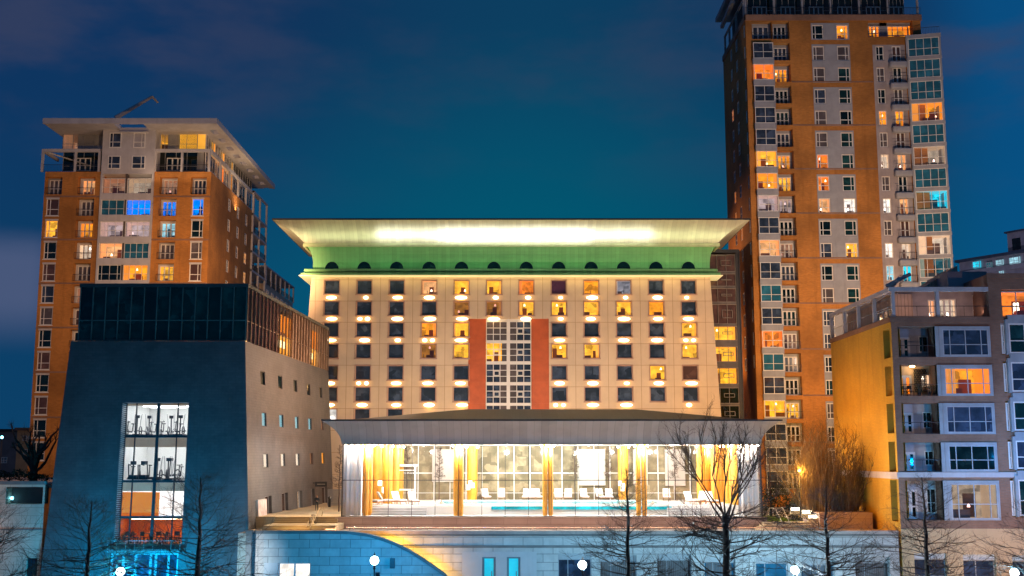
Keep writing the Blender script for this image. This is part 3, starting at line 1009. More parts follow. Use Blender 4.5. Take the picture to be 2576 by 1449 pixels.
    # white panels between C windows and the reveals beside D and E
    for k in range(-1, K1, 2):
        mm = MB()
        kk = (-1,) if k == -1 else (k - 1, k)
        hi = zr(kk[0]) + ww1 + .28; lo = zr(kk[-1]) + ww0 - .12
        hs = []
        for q in kk:
            for nm in ('C1', 'C2'):
                hs.append((C[nm][0], C[nm][1], zr(q) + ww0, zr(q) + ww1, .04))
        mm.holed(pl, C['CP'][0] - .04, C['CP'][1] + .04, lo, hi, hs, d=-.04)
        mm.build('white_panel', grey_r, root)
    mm = MB()
    hs = []
    for k in range(0, 14):
        hs.append((C['D'][0], C['D'][1], zr(k) + ww0, zr(k) + ww1, .04))
        hs.append((C['E'][0], C['E'][1], zr(k) + ww0 - .25, zr(k) + ww1, .04))
    mm.holed(pl, C['DE'][0], C['DE'][1] + .1, zr(13) - 1.5, zr(0) + ww1 + .2, hs, d=-.04)
    mm.build('white_panel', mat('pinkish_render', (.36, .32, .33), .85, streak=.25), root)
    # top right lit recess
    a = [(x(2190, 75), x(2218, 75), 'door', 'amber'), (x(2237, 75), x(2291, 75), 'tall4', 'amber')]
    for a0, a1, st, lit in a:
        window(root, pl, a0, a1, tz0 + .1, tz1 - .5, st, 'black', lit, rec=1.15, name='balcony_door', t=.14, dep=2.4)
    mm = MB(); mm.box(pl, t0 + .01, x(2190, 75), tz0, tz1, 1.1, 1.2); mm.box(pl, x(2218, 75), x(2237, 75), tz0, tz1, 1.1, 1.2); mm.box(pl, x(2190, 75), t1 - .01, tz1 - .5, tz1, 1.1, 1.22)
    mm.build('loggia_wall', grey_r, root)
    railing(root, pl, t0, t1, tz0, 1.1, -.06)
    # penthouse
    pt = ztop + 6.5
    pb = FR(Y + 2.2)
    m = MB(); m.wbox(XL + 1.5, XR - 2, Y + 2.5, YB - 1, ztop + .02, pt - .1); m.build('penthouse_core', dark_rec, root)
    posts = [1876, 1948, 2019, 2090, 2162, 2234, 2309]
    for p0, p1 in zip(posts[:-1], posts[1:]):
        a0, a1 = pb.ab(p0, 20)[0] + .2, pb.ab(p1, 20)[0] - .2
        if p1 == 2309: a1 -= 2.0
        window(root, pb, a0, a1, ztop + .03, pt - .2, 'tall4', 'black', None, rec=0, name='penthouse_window', t=.1, frame=grey_p)
        c = (a0 + a1) / 2
        window(root, FR(Y + 2.1), c - 1.3, c + 1.0, ztop + .03, ztop + 2.2, 'door', 'black', None, rec=0, name='balcony_door', t=.12)
    mm = MB()
    for p in posts:
        q = pl.ab(p, 20)[0]; mm.box(pl, q - .14, q + .14, ztop + .02, pt, .1, .4)
    mm.box(pl, XL, XR, pt - .3, pt + .1, .08, .42)
    mm.build('portal_frame', grey_r, root)
    railing(root, pl, XL, XR + .1, ztop + .02, 1.2, -.05)
    m = MB(); m.wbox(XL - 1.0, XR + 1, Y - 2.5, YB + 1, pt + .12, pt + .8); m.build('roof', grey_r, root)
    # slanting eave over the side terrace
    mm = MB()
    qa = [P(1838, 8, 176), P(1848, 8, 176), P(1820, 72, 188), P(1812, 72, 188)]
    qb = [p + Vector((0, 0, .5)) for p in qa]
    mm.face(qa); mm.face(qb)
    for i in range(4):
        mm.face([qa[i], qa[(i + 1) % 4], qb[(i + 1) % 4], qb[i]])
    mm.build('side_eave', grey_r, root)
    mm = MB()
    for yy in (174, 180, 186, 190):
        mm.wbox(XL + .1, XL + .4, yy, yy + .3, ztop + .02, ztop + 3.2)
    mm.wbox(XL + .1, XL + .4, 172.5, 190.5, ztop + 3.2, ztop + 3.5)
    mm.build('side_pergola', grey_r, root)


right_tower()


# ================================================================== HOTEL
def hotel():
    Y = 165.0
    pl = FR(Y)
    x = lambda px, py=721: pl.ab(px, py)[0]
    z = lambda py, px=1288: pl.ab(px, py)[1]
    root = thing('hotel', (0, Y, 0), 'cream stone hotel with a flared green and pale roof and lamps under its windows', 'hotel')
    c0, c11 = x(835, 721), x(1732, 721)
    dx_ = (c11 - c0) / 11
    zk0 = z(722); dz = (zk0 - z(991.5)) / 5
    cx = lambda i: c0 + dx_ * i
    cz = lambda k: zk0 - dz * k
    stone_h = masonry('cream_stone_panels', (0.66, 0.53, 0.38), (0.62, 0.49, 0.35), (0.40, 0.26, 0.15), dx_, dz, 0.035, rough=0.8, offset=0.0, var=0.07,
                      ou=-(cx(0) + Y - dx_ * .5) + dx_ * 40, ov=-(cz(0) - 2.05) + dz * 40, bump=0.3, streak=.12, vscale=.3)
    ztop = z(690)
    L1, R1 = x(784, 700), x(1786, 700)
    L0, R0 = L1 - 1.7, R1 + 1.7
    zb = z(1060)
    sl = 1.15 / (ztop - zb)
    fl = lambda b: L1 - (ztop - b) * sl
    fr = lambda b: R1 + (ztop - b) * sl
    ww, wh = dx_ * .235, dz * .335
    lit = {(0, 3): 'peach', (0, 4): 'yellow', (0, 5): 'yellow', (0, 6): 'orange', (0, 8): 'amber', (0, 9): 'mauve',
           (1, 4): 'dimamber', (1, 5): 'dimamber', (1, 6): 'yellow', (1, 7): 'yellow', (1, 8): 'yellow', (1, 9): 'yellow', (1, 10): 'amber',
           (2, 3): 'amber', (2, 4): 'yellow', (2, 11): 'yellow', (3, 3): 'dimamber', (3, 4): 'yellow', (3, 7): 'yellow', (3, 8): 'yellow', (3, 11): 'yellow',
           (4, 10): 'yellow', (4, 11): None, (6, 0): 'white'}
    dark = {(0, 7): 'purple', (4, 11): 'brown'}
    wins = []
    for k in range(0, 7):
        for i in range(12):
            if k >= 2 and i in (5, 6):
                continue
            if k == 6 and i > 2:
                continue
            wins.append((k, i))
    holes = [(cx(i) - ww, cx(i) + ww, cz(k) - wh, cz(k) + wh, .38) for k, i in wins]
    fx0, fx1 = x(1178, 900), x(1381, 900)
    fz1 = z(802)
    holes.append((fx0, fx1, 0.5, fz1, .35))
    m = MB()
    m.holed(pl, fl, fr, 0.0, ztop, holes)
    YB = 185
    for f_, s_ in ((fl, -1), (fr, 1)):
        m.face([(f_(0), Y, 0), (f_(0), YB, 0), (f_(ztop), YB, ztop), (f_(ztop), Y, ztop)])
    m.face([(fl(0), YB, 0), (fr(0), YB, 0), (fr(ztop), YB, ztop), (fl(ztop), YB, ztop)])
    m.build('stone_wall', stone_h, root)
    fr_m = mat('pinkish_window_frame', (.42, .27, .22), .5, var=.1)
    for n, (k, i) in enumerate(wins):
        a0, a1, b0, b1 = cx(i) - ww, cx(i) + ww, cz(k) - wh, cz(k) + wh
        w = window(root, pl, a0, a1, b0, b1, 'plain', dark.get((k, i), 'navy'), lit.get((k, i)), rec=.36, frame=fr_m, t=.1, seed=17 * n + 5, dep=2.4)
        mm = MB()
        mm.box(pl, a0 - .16, a1 + .16, b0 - .17, b0 - .003, -.14, .33); mm.box(pl, a0 - .1, a0 - .003, b0, b1 + .1, -.06, .3); mm.box(pl, a1 + .003, a1 + .1, b0, b1 + .1, -.06, .3)
        mm.box(pl, a0, a1, b1 + .003, b1 + .1, -.06, .3)
        mm.build('sill', fr_m, w)
    # lamps under the windows (none under the fourth floor from the top)
    lens = emis('window_lamp_glass', (1.0, .82, .50), 6.0)
    small = {(0, 1): 1, (0, 5): 1, (0, 6): 1, (0, 7): .6, (0, 9): .8, (0, 11): .5, (1, 1): 2, (2, 2): 1, (2, 3): 2, (2, 8): 1, (2, 11): 2, (4, 1): 2, (4, 9): 1, (5, 7): 2, (5, 11): 1, (1, 7): .9}
    r = random.Random(3)
    rim = emis('window_lamp_rim', (1.0, .5, .05), 1.6)
    for k, i in wins:
        if k == 3 or k == 6 or (k, i) == (5, 10):
            continue
        if k >= 2 and i in (5, 6):
            continue
        zc = cz(k) - wh - .17 - .34
        kind = small.get((k, i), 3)
        spots_ = [(-.55, .42), (.55, .42)] if kind == 2 else ([(.25 if i != 11 else -.3, .5 * max(.7, kind))] if kind < 2 else [(0, 1.0)])
        for off, hw in spots_:
            if kind == 3: off = r.uniform(-.12, .2)
            h_ = r.uniform(.19, .27); hw *= r.uniform(.68, .9)
            mm = MB()
            mm.ball(pl.pt(cx(i) + off, zc, .0), 1.0, 14, 0, sx=hw, sy=.16, sz=1.0)
            # squash in z
            cz_ = zc
            mm.v = [(v[0], v[1], cz_ + (v[2] - cz_) * h_) for v in mm.v]
            mm.build('wall_lamp', lens, root)
            mm = MB(); mm.box(pl, cx(i) + off - hw * .5, cx(i) + off + hw * .5, zc + .32, zc + .35, -.1, -.01)
            mm.build('lamp_bracket', fr_m, root)
            point(pl.pt(cx(i) + off, zc - .05, -.42), r.uniform(48, 80) * hw, (1.0, .50, .08), .15)
    # red panels and the gridded window between them
    r0, r1, r2, r3 = x(1178, 900), x(1222, 900), x(1337, 900), x(1381, 900)
    for a, b in ((r0, r1), (r2, r3)):
        mm = MB()
        kz = fz1
        for q in range(0, 8):
            top = fz1 - q * dz * .98; bot = max(.5, top - dz * .98)
            mm.box(pl, a + .002, b - .002, bot + .012, top, .12 if q % 2 else .125, .34)
        mm.build('red_panel', red_p, root)
    gz = [(808, 857), (861.5, 910), (915, 962.5), (967.5, 1015), (1019, 1068)]
    mid0, mid1 = x(1276, 900), x(1281.5, 900)
    for q, (t0, t1) in enumerate(gz):
        for h, (a0, a1) in enumerate(((r1 + .05, mid0), (mid1, r2 - .05))):
            b1, b0 = z(t0), z(t1)
            mm = MB()
            pz = .28
            for t in range(4):
                aa = a0 + (a1 - a0 - .09) * t / 3; mm.box(pl, aa, aa + .09, b0, b1, .2, .33)
            for t in range(4):
                bb = b0 + (b1 - b0 - .09) * t / 3; mm.box(pl, a0, a1, bb, bb + .09, .21, .32)
            ca, cb = (a1 - a0) / 3, (b1 - b0) / 3
            if not (q in (0, ) and h == 0):
                u0, u1, v0, v1 = a0 + ca + .1, a0 + 2 * ca - .1, b0 + cb + .1, b0 + 2 * cb - .1
                for bx in ((u0, u0 + .09, v0, v1), (u1 - .09, u1, v0, v1), (u0 + .09, u1 - .09, v0, v0 + .09), (u0 + .09, u1 - .09, v1 - .09, v1)):
                    mm.box(pl, *bx, .16, .3)
            w = mm.build('grid_window', white_p, root)
            litg = (q == 1 and h == 0)
            mm = MB()
            if litg:
                c = a0 + (a1 - a0) * .74
                mm.box(pl, a0, c, b0, b1, .34, .36); mm.build('pane', glassL, w)
                room(w, pl, a0, c, b0, b1, .38, 2.2, 'yellow', 12)
                mm = MB(); mm.box(pl, c + .003, a1, b0, b1, .34, .36); mm.build('pane', DG['grey'], w)
            else:
                s0 = .34 if h == 1 else .66
                c = a0 + (a1 - a0) * s0
                mm.box(pl, a0, c - .003, b0, b1, .34, .36); mm.build('pane', DG['grey'] if (h == 1 or q == 0) else DG['navy'], w)
                mm = MB(); mm.box(pl, c + .003, a1, b0, b1, .34, .36); mm.build('pane', DG['navy'] if h == 1 else DG['grey'], w)
    mm = MB(); mm.box(pl, mid0, mid1, .5, fz1 - .02, .1, .36)
    for (t0, t1), (u0, u1) in zip(gz, gz[1:]):
        for a0, a1 in ((r1 + .03, mid0 - .003), (mid1 + .003, r2 - .03)):
            mm.box(pl, a0, a1, z(u0) + .01, z(t1) - .01, .14, .36)
    mm.box(pl, r1 + .03, r2 - .03, z(808) + .01, fz1 - .02, .37, .5)
    mm.build('window_post', white_p, root)
    # ledges
    lm = copper_g
    for p0, p1, o in ((678.5, 686, 1.0), (689, 696, 1.35)):
        q0, q1 = z(p1), z(p0)
        mm = MB(); mm.wbox(L1 - o, R1 + o, Y - o, YB + o, q0, q1); mm.build('green_ledge', lm, root, bevel=.12)
    mm = MB(); mm.wbox(L1 - .4, R1 + .4, Y - .4, YB, z(689), z(686) ); mm.build('ledge_core', lm, root)
    mm = MB(); mm.wbox(L1 - 1.6, R1 + 1.6, Y - 1.6, YB + 1.6, z(697.5), z(696) - .003); mm.build('ledge_edge', mat('glowing_cream_edge', (.75, .7, .5), .5, emit=(1, .85, .35), estr=.5), root)  # edge glows by itself to draw the bright line under the ledge
    # concave flared roof swept round three sides
    zz0, zz1, zz2 = z(680), z(621), PZ(553.5, 160.1)
    n = 16
    def prof(t):     # t in 0..1 height -> offset
        return [0.0, .0, .0, .02, .06, .12, .22, .4, .65, .95, 1.28, 1.65, 2.1, 2.6, 3.25, 4.05, 5.0][int(round(t * 16))]
    LW, RW = L1 + .15, R1 - .0
    hole_x = [cx(i) for i in range(12)]
    def sweep(mb, t0, t1, mt, nx=1):
        i0, i1 = int(t0 * n), int(t1 * n)
        for i in range(i0, i1):
            a, b = prof(i / n), prof((i + 1) / n)
            za, zb_ = zz0 + (zz2 - zz0) * i / n, zz0 + (zz2 - zz0) * (i + 1) / n
            ra = [(LW - a, YB + a), (LW - a, Y - a), (RW + a, Y - a), (RW + a, YB + a)]
            rb = [(LW - b, YB + b), (LW - b, Y - b), (RW + b, Y - b), (RW + b, YB + b)]
            for q in range(3):
                mb.face([(*ra[q], za), (*ra[q + 1], za), (*rb[q + 1], zb_), (*rb[q], zb_)], mt, False)
    # where the lip sits
    tl = (zz1 - zz0) / (zz2 - zz0); il = int(round(tl * n)) / n
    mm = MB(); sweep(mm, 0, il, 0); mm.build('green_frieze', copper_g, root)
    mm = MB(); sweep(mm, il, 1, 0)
    o = mm.build('flared_soffit', copper_lit, root)
    zl = zz0 + (zz2 - zz0) * il; ol = prof(il)
    mm = MB()
    mm.wbox(LW - ol - .35, RW + ol + .35, Y - ol - .35, Y - ol - .01, zl - .35, zl + .12); mm.wbox(LW - ol - .35, LW - ol - .01, Y - ol, YB, zl - .35, zl + .12); mm.wbox(RW + ol + .01, RW + ol + .35, Y - ol, YB, zl - .35, zl + .12)
    mm.build('light_gutter', mat('pale_green_gutter', (.5, .6, .34), .5), root)
    mm = MB(); ot = prof(1) + .08
    mm.wbox(LW - ot, RW + ot, Y - ot, YB + ot, zz2, zz2 + .22); mm.build('roof_cap', dark_m, root)
    # arched openings in the frieze
    for i in range(12):
        c = x(835 + 81.5 * i, 670)
        zb_ = z(678) + .0
        rr = 1.0
        pts = [pl.pt(c + rr * math.cos(math.pi * j / 14), zb_ + rr * 1.15 * math.sin(math.pi * j / 14), -.07) for j in range(15)]
        mm = MB(); mm.face(pts, 0)
        for j in range(14):
            p, q = pts[j], pts[j + 1]
            co = pl.pt(c, zb_, -.07)
            p2, q2 = co + (p - co) * 1.1, co + (q - co) * 1.1
            mm.face([p, q, q2, p2], 1); mm.face([p2, q2, q2 + Vector((0, .2, 0)), p2 + Vector((0, .2, 0))], 1)
            fwd = Vector((0, -.06, 0))
        mm.build('arched_window', [DG['black'], copper_g], root)
    # roof-light fittings
    cxm = (LW + RW) / 2
    yl = Y - ol - .25
    area((cxm + .5, yl - 1.3, zl + .2), (cxm + .5, Y - 1.6, zl + 1.5), 430, (1, .95, .93), 22, .3, 150)
    area((cxm + .5, yl - 1.6, zl + .2), (cxm + .5, Y - 1.9, zl + 1.5), 520, (1, .95, .9), 40, .3, 150)
    area((cxm, yl - 1.3, zl + .2), (cxm, Y - 1.6, zl + 1.5), 330, (.97, 1, .55), 66, .3, 160)
    area((cxm, Y - 1.0, z(677)), (cxm, Y - .0, zl - .6), 230, (.55, 1.0, .45), 58, .3, 150)
    area((cxm, Y - 1.4, z(700)), (cxm, Y - .0, z(712)), 130, (1, .75, .25), 56, .1, 120)
    # glass link to the tower on the right
    lk = thing('glass_link_block', (30.5, 168, 0), 'dark gridded glass block joining the hotel to the tallest tower', 'glass building')
    pk = FR(168)
    a0, a1 = pk.ab(1789, 900)[0], pk.ab(1866, 900)[0]
    a0 -= 1.5
    zt = pk.ab(1830, 636)[1]
    mm = MB(); mm.box(pk, a0, a1, 0, zt, 3.4, 12); mm.build('core', dark_rec, lk)
    mm = MB(); mm.box(pk, a0, a1 + .1, zt, zt + .5, -.1, 12); mm.build('roof', dark_m, lk)
    q = [(640, 683), (688, 720), (725, 760), (765, 815), (820, 856), (871, 910), (925, 966), (975, 1015), (1020, 1062)]
    smoke = mat('smoky_cladding', (.10, .085, .08), .35, var=.3)
    for j, (t0, t1) in enumerate(q):
        b1, b0 = pk.ab(1830, t0)[1], pk.ab(1830, t1)[1]
        lit_ = 'yellow' if j in (4, 5, 6) else None
        mm = MB()
        for bz in (b0, b1 - .08):
            mm.box(pk, a0, a1 - .5, bz, bz + .08, .12, .3)
        for t in range(5):
            aa = a0 + (a1 - .6 - a0) * t / 4; mm.box(pk, aa, aa + .07, b0, b1, .14, .28)
        am, an = a0 + (a1 - a0) * .55, a0 + (a1 - a0) * .8
        mm.box(pk, am, an, b0 + .9, b0 + .97, .1, .26); mm.box(pk, am, an, b1 - .9, b1 - .83, .1, .26)
        mm.box(pk, am, am + .07, b0 + .9, b1 - .9, .1, .26); mm.box(pk, an, an + .07, b0 + .9, b1 - .9, .1, .26)
        w = mm.build('window', mat('link_frame', (.22, .19, .17), .5), lk)
        mm = MB(); mm.box(pk, a0, a1 - .5, b0, b1, .3, .32); mm.build('pane', glassL if lit_ else DG['brown'] if j < 4 else DG['black'], w)
        if lit_:
            room(w, pk, a0 + .2, a1 - .8, b0 + .1, b1 - .1, .34, 2.6, lit_, 40 + j)
    mm = MB(); mm.box(pk, a1 - .5, a1 - .05, 0, zt, .05, .5); mm.box(pk, a1 - .05, a1 + .08, 0, zt, -.1, .5); mm.build('dark_edge_post', dark_m, lk)
    for (t0, t1), (u0, u1) in zip(q, q[1:]):
        mm = MB(); mm.box(pk, a0, a1 - .5, pk.ab(1830, u0)[1] + .002, pk.ab(1830, t1)[1] - .002, .1, .45)
        mm.build('floor_band', smoke, lk)


hotel()

# ================================================================== POOL PAVILION
ALLEY = PZ(1285, 133)            # level of the alley between the slate building and the pool
def pool():
    Y = 120.0
    pl = FR(Y)
    x = lambda px, py=1210: pl.ab(px, py)[0]
    z = lambda py, px=1388: pl.ab(px, py)[1]
    root = thing('pool_pavilion', (4, Y, TERZ), 'long glass walled swimming pool pavilion with a low dark roof and grey flared eaves', 'pool building')
    x0, x1 = x(860), x(1915)
    zf, zt = z(1300), z(1117)
    YB = 141.0
    zd = PZ(1257, YB)           # deck level at the back
    N_ = 18
    w_ = (x1 - x0) / N_
    fm = dark_m
    zm = z(1208)
    for i in range(N_):
        a0, a1 = x0 + i * w_, x0 + (i + 1) * w_
        mm = MB()
        mm.box(pl, a0, a0 + .05, zf, zt, -.06, .08)
        if i == N_ - 1: mm.box(pl, a1 - .05, a1 + .04, zf, zt, -.06, .08)
        mm.box(pl, a0 + .05, a1, zf, zf + .06, -.05, .08); mm.box(pl, a0 + .05, a1, zt - .06, zt, -.05, .08); mm.box(pl, a0 + .05, a1, zm - .035, zm + .035, -.04, .06)
        w = mm.build('window', fm, root)
        mm = MB(); mm.box(pl, a0 + .05, a1, zf + .06, zt - .06, .0, .015); mm.build('pane', glassP, w)
    for xx, s_ in ((x0, 1), (x1, -1)):
        sp = SL(xx) if s_ == 1 else SR(xx)
        for j in range(9):
            y0, y1 = Y + .1 + j * 2.31, Y + .1 + (j + 1) * 2.31
            mm = MB(); mm.box(sp, y0, y0 + .05, zf, zt, 0, .1); mm.box(sp, y0 + .05, y1, zm - .035, zm + .035, 0, .08); mm.box(sp, y0 + .05, y1, zf, zf + .06, 0, .08)
            w = mm.build('side_window', fm, root)
            mm = MB(); mm.box(sp, y0 + .05, y1, zf + .06, zt, .04, .055); mm.build('pane', glassP, w)
    tile = mat('white_pool_tile', (.85, .85, .84), .25, var=.04)
    # floor, raised deck, steps
    mm = MB(); mm.wbox(x0, x1, Y - .02, YB + 2, zf - .5, zf - .003); mm.build('floor', tile, root)
    ylist = (122.6, 123.2, 123.8)
    xs0, xs1 = x(905), x(1065)
    mm = MB()
    yd = 124.4
    mm.wbox(x0 + .2, x1 - .2, yd, YB + 2, zf, zd)
    mm.build('deck', tile, root)
    st = (zd - zf) / 4
    for (sx0, sx1) in ((x(880), x(1068)), (x(1690), x(1800))):
        mm = MB()
        for k in range(3):
            mm.wbox(sx0, sx1, yd - .55 * (3 - k), yd - .002, zf + st * k, zf + st * (k + 1) - .002)
        mm.build('deck_steps', mat('grey_white_steps', (.55, .54, .55), .4), root)
    # pool water, slightly below the deck edge; cyan streak in front
    px0, px1 = x(1085), x(1690)
    mm = MB(); mm.wbox(px0, px1, 126.0, 136.5, zd + .002, zd + .006)
    wm = bpy.data.materials.new('pool_water'); wm.use_nodes = True
    Nn = NT(wm.node_tree); b = Nn.n['Principled BSDF']
    gg = Nn.add('ShaderNodeNewGeometry')
    mp_ = Nn.add('ShaderNodeMapping'); mp_.inputs['Scale'].default_value = (.25, 1.2, 1); Nn.l.new(gg.outputs['Position'], mp_.inputs[0])
    nn = Nn.noise(mp_.outputs[0], .6, 3.0)
    Nn.l.new(Nn.mix(Nn.smooth(nn, .35, .65), (.0, .42, .58, 1), (.10, .62, .75, 1)), b.inputs['Base Color'])
    b.inputs['Roughness'].default_value = .12
    bn = Nn.add('ShaderNodeBump'); bn.inputs['Strength'].default_value = .6; bn.inputs['Distance'].default_value = .05
    Nn.l.new(Nn.noise(gg.outputs['Position'], 2.5, 3.0), bn.inputs['Height']); Nn.l.new(bn.outputs[0], b.inputs['Normal'])
    MATS['pool_water'] = wm
    tag(mm.build('pool_water', wm), kind='structure')
    mm = MB(); mm.wbox(px0 - .3, px1 + .3, 125.4, 126, zd, zd + .12); mm.wbox(px0 - .3, px1 + .3, 136.5, 137, zd, zd + .12); mm.build('pool_kerb', tile, root)
    mm = MB(); mm.wbox(PX(1236, 124.3, 1275), PX(1690, 124.3, 1275), 124.3, 124.397, PZ(1282, 124.3), PZ(1274, 124.3)); mm.build('cyan_streak', mat('turquoise_streak', (.02, .45, .6), .15, var=.5, vscale=.8), root)  # added turquoise strip painting the water's cyan streak on the deck front
    # orange round columns: double front ones, singles behind, clusters at the ends
    wood = masonry('orange_timber_column', (.72, .33, .03), (.62, .26, .02), (.42, .16, .02), .22, 40, .008, rough=.45, offset=0, var=.12, vscale=1.5)
    hot = emis('column_downlight', (1, .8, .55), 110.0)
    def column(px, y, r, zb_, py=1250, light=True):
        cx = PX(px, y, py)
        mm = MB(); mm.lathe((cx, y, zb_), [(r * .86, 0), (r, .15 * (zt - zb_)), (r, zt - zb_ - .02)], 20); c = mm.build('column', wood, root)
        if light:
            mm = MB()
            for q in (-1, 1):
                mm.ball((cx + q * (r + .22) * .75, y - (r + .22) * .75, zt - .16), .1, 8, 0)
            mm.build('downlight', hot, c)
    for p in (1147, 1159.5, 1371, 1385, 1606, 1621):
        column(p, 122.2, .27, zf)
    for p, y in ((921, 122.4), (910, 123.0), (930, 122.9)):
        column(p, y, .3, zf)
    for p, y in ((947, 131), (960, 133), (975, 130), (992, 134), (1003, 136.5)):
        column(p, y, .55, zd, 1230)
    for p in (1188, 1568):
        column(p, 138.5, .62, zd, 1230)
    for p, y in ((1764, 133), (1778, 135), (1800, 131), (1815, 134), (1832, 130.5), (1846, 128), (1853, 126)):
        column(p, y, .5, zd, 1230)
    # small glowing wall boxes on the rear columns
    gl = emis('glow_box', (1, .93, .8), 3.0)
    for p, q, y in ((956, 1215, 129.8), (966, 1232, 129.8), (969, 1236, 129.8), (1178, 1226, 137.7), (1183, 1214, 137.7), (1189, 1221, 137.7), (1560, 1216, 137.7), (1567, 1222, 137.7), (1566, 1229, 137.7)):
        c = P(p, q, y); mm = MB(); mm.wbox(c.x - .22, c.x + .22, y - .15, y + .02, c.z - .3, c.z + .3); mm.build('wall_light_box', gl, root)
    # rear glazed wall
    pb = FR(YB)
    bx0, bx1 = x0 + .3, x1 - .3
    zmb = PZ(1190, YB); zrb = PZ(1240, YB)
    back = dark_glass('olive_rear_pane', (.30, .24, .15), refl=.35, var=.35)
    nb = 22
    for i in range(nb):
        a0, a1 = bx0 + (bx1 - bx0) * i / nb, bx0 + (bx1 - bx0) * (i + 1) / nb
        mm = MB(); mm.box(pb, a0, a0 + .1, zd, zt, -.1, .1)
        mm.box(pb, a0 + .1, a1, zmb - .06, zmb + .06, -.08, .06); mm.box(pb, a0 + .1, a1, zrb - .03, zrb + .03, -.05, .06)
        w = mm.build('rear_window', white_p, root)
        mm = MB(); mm.box(pb, a0 + .1, a1, zd, zt, .0, .02); mm.build('pane', back, w)
    slab = mat('white_inner_wall', (.55, .48, .42), .7, var=.06)
    for p0, p1, b in ((1088, 1167, 1212), (1455, 1522, 1221), (1592, 1628, 1221), (1672, 1722, 1222), (1795, 1850, 1222)):
        a0, a1 = pb.ab(p0, 1170)[0], pb.ab(p1, 1170)[0]
        mm = MB(); mm.box(pb, a0, a1, pb.ab(p0, b)[1], zt - .4, -.45, -.15); mm.build('white_wall_panel', slab, root)
    # a low planted strip of lawn seen behind the rear glass is only hinted by the olive panes
    mm = MB(); hz = PZ(1226, YB - .2)
    # ceiling
    mm = MB(); mm.wbox(x0, x1, Y, YB + 2, zt, zt + .3); mm.build('ceiling', mat('warm_ceiling', (.6, .5, .4)), root)
    for i in range(9):
        for j in range(3):
            cxx = x0 + 2.5 + (x1 - x0 - 5) * i / 8; yy = (121.6, 127.5, 134.0)[j]
            mm = MB(); mm.wbox(cxx - .12, cxx + .12, yy - .12, yy + .12, zt - .06, zt - .03); mm.build('ceiling_light', emis('pool_ceiling_light', (1, .9, .8), 12), root)
            point((cxx, yy, zt - .7), (1300, 1100, 1000)[j], (1, .93, .86), .15)
    mm = MB(); mm.wbox(x0, x1, YB + .2, YB + 2.2, zf - .5, zt); mm.build('rear_wall', concrete, root)
    # eaves
    o_ = 1.8
    n = 10
    pr = [0, .03, .08, .16, .27, .42, .6, .83, 1.1, 1.42, 1.8]
    zl = PZ(1059, Y - o_)
    z_0 = zt + .02
    mm = MB()
    for i in range(n):
        a, b = pr[i], pr[i + 1]
        za, zb_ = z_0 + (zl - z_0) * i / n, z_0 + (zl - z_0) * (i + 1) / n
        ra = [(x0 - .1 - a, YB + a), (x0 - .1 - a, Y - .1 - a), (x1 + .1 + a, Y - .1 - a), (x1 + .1 + a, YB + a)]
        rb = [(x0 - .1 - b, YB + b), (x0 - .1 - b, Y - .1 - b), (x1 + .1 + b, Y - .1 - b), (x1 + .1 + b, YB + b)]
        for q in range(3):
            mm.face([(*ra[q], za), (*ra[q + 1], za), (*rb[q + 1], zb_), (*rb[q], zb_)])
    mm.build('flared_eaves', soffit_grey, root)
    mm = MB(); ot = 1.95
    mm.wbox(x0 - ot, x1 + ot, Y - ot, YB + ot, zl, zl + .16)
    mm.build('eaves_edge', dark_m, root)
    # low hipped roof
    Yr = 131.0
    ra, rb = PX(1172, Yr, 1030), PX(1600, Yr, 1030)
    rz = PZ(1029.5, Yr)
    A_, B_, C_, D_ = (PX(872, Y, 1054), Y, zl + .17), (PX(1901, Y, 1054), Y, zl + .17), (x1 + .5, YB + 1, zl + .17), (x0 - .5, YB + 1, zl + .17)
    E_, F_ = (ra, Yr, rz), (rb, Yr, rz)
    mm = MB(); mm.face([A_, B_, F_, E_]); mm.face([B_, C_, F_]); mm.face([C_, D_, E_, F_]); mm.face([D_, A_, E_])
    mm.build('roof', roof_d, root)
    # plinth with ledge and handrail
    mm = MB(); mm.wbox(x(846), x1 + .4, Y - .35, YB + 2, TERZ - .02, zf - .51); mm.wbox(x(846), x1 + .4, Y - .37, Y - .09, zf - .5, zf - .002)
    mm.build('plinth', plinth_st, root)
    # white screen frame and long white bench inside
    mm = MB(); f = lambda px_, py_: P(px_, py_, 134)
    a, b = f(996, 1168), f(1046, 1254)
    mm.wbox(a.x, b.x, 134, 136.5, a.z - .25, a.z); mm.wbox(a.x, a.x + .2, 134, 134.2, zd, a.z - .25); mm.wbox(b.x - .2, b.x, 134, 134.2, zd, a.z - .25)
    mm.wbox(a.x + .2, b.x - .2, 134.02, 134.1, PZ(1232, 134) - .1, PZ(1232, 134) + .1); mm.wbox(a.x + .2, b.x - .2, 134.02, 134.1, PZ(1183, 134) - .05, PZ(1183, 134) + .05)
    single(mm, 'white_canopy_frame', tile, 'square white canopy frame on the pool deck behind the left orange columns', 'canopy frame', origin=(a.x, 134, zd))
    # curtains
    cm = mat('white_curtain', (.78, .74, .72), .85, var=.05)
    def curtain(px0, px1, y, label):
        mm = MB(); a0, a1 = PX(px0, y, 1200), PX(px1, y, 1200)
        n = int((a1 - a0) / .09)
        pts = []
        for i in range(n + 1):
            xx = a0 + (a1 - a0) * i / n
            yy = y + .16 * math.sin(i * 1.15) + .07 * math.sin(i * .47 + 1)
            pts.append((xx, yy))
        for p, q in zip(pts, pts[1:]):
            mm.face([(p[0], p[1], zf + .05), (q[0], q[1], zf + .05), (q[0], q[1], zt - .1), (p[0], p[1], zt - .1)], 0, True)
        single(mm, 'curtain', cm, label, 'curtain', 'long white curtains in the pool pavilion', origin=(a0, y, zf))
    curtain(864, 912, 121.4, 'white floor length curtain at the left end of the pool windows')
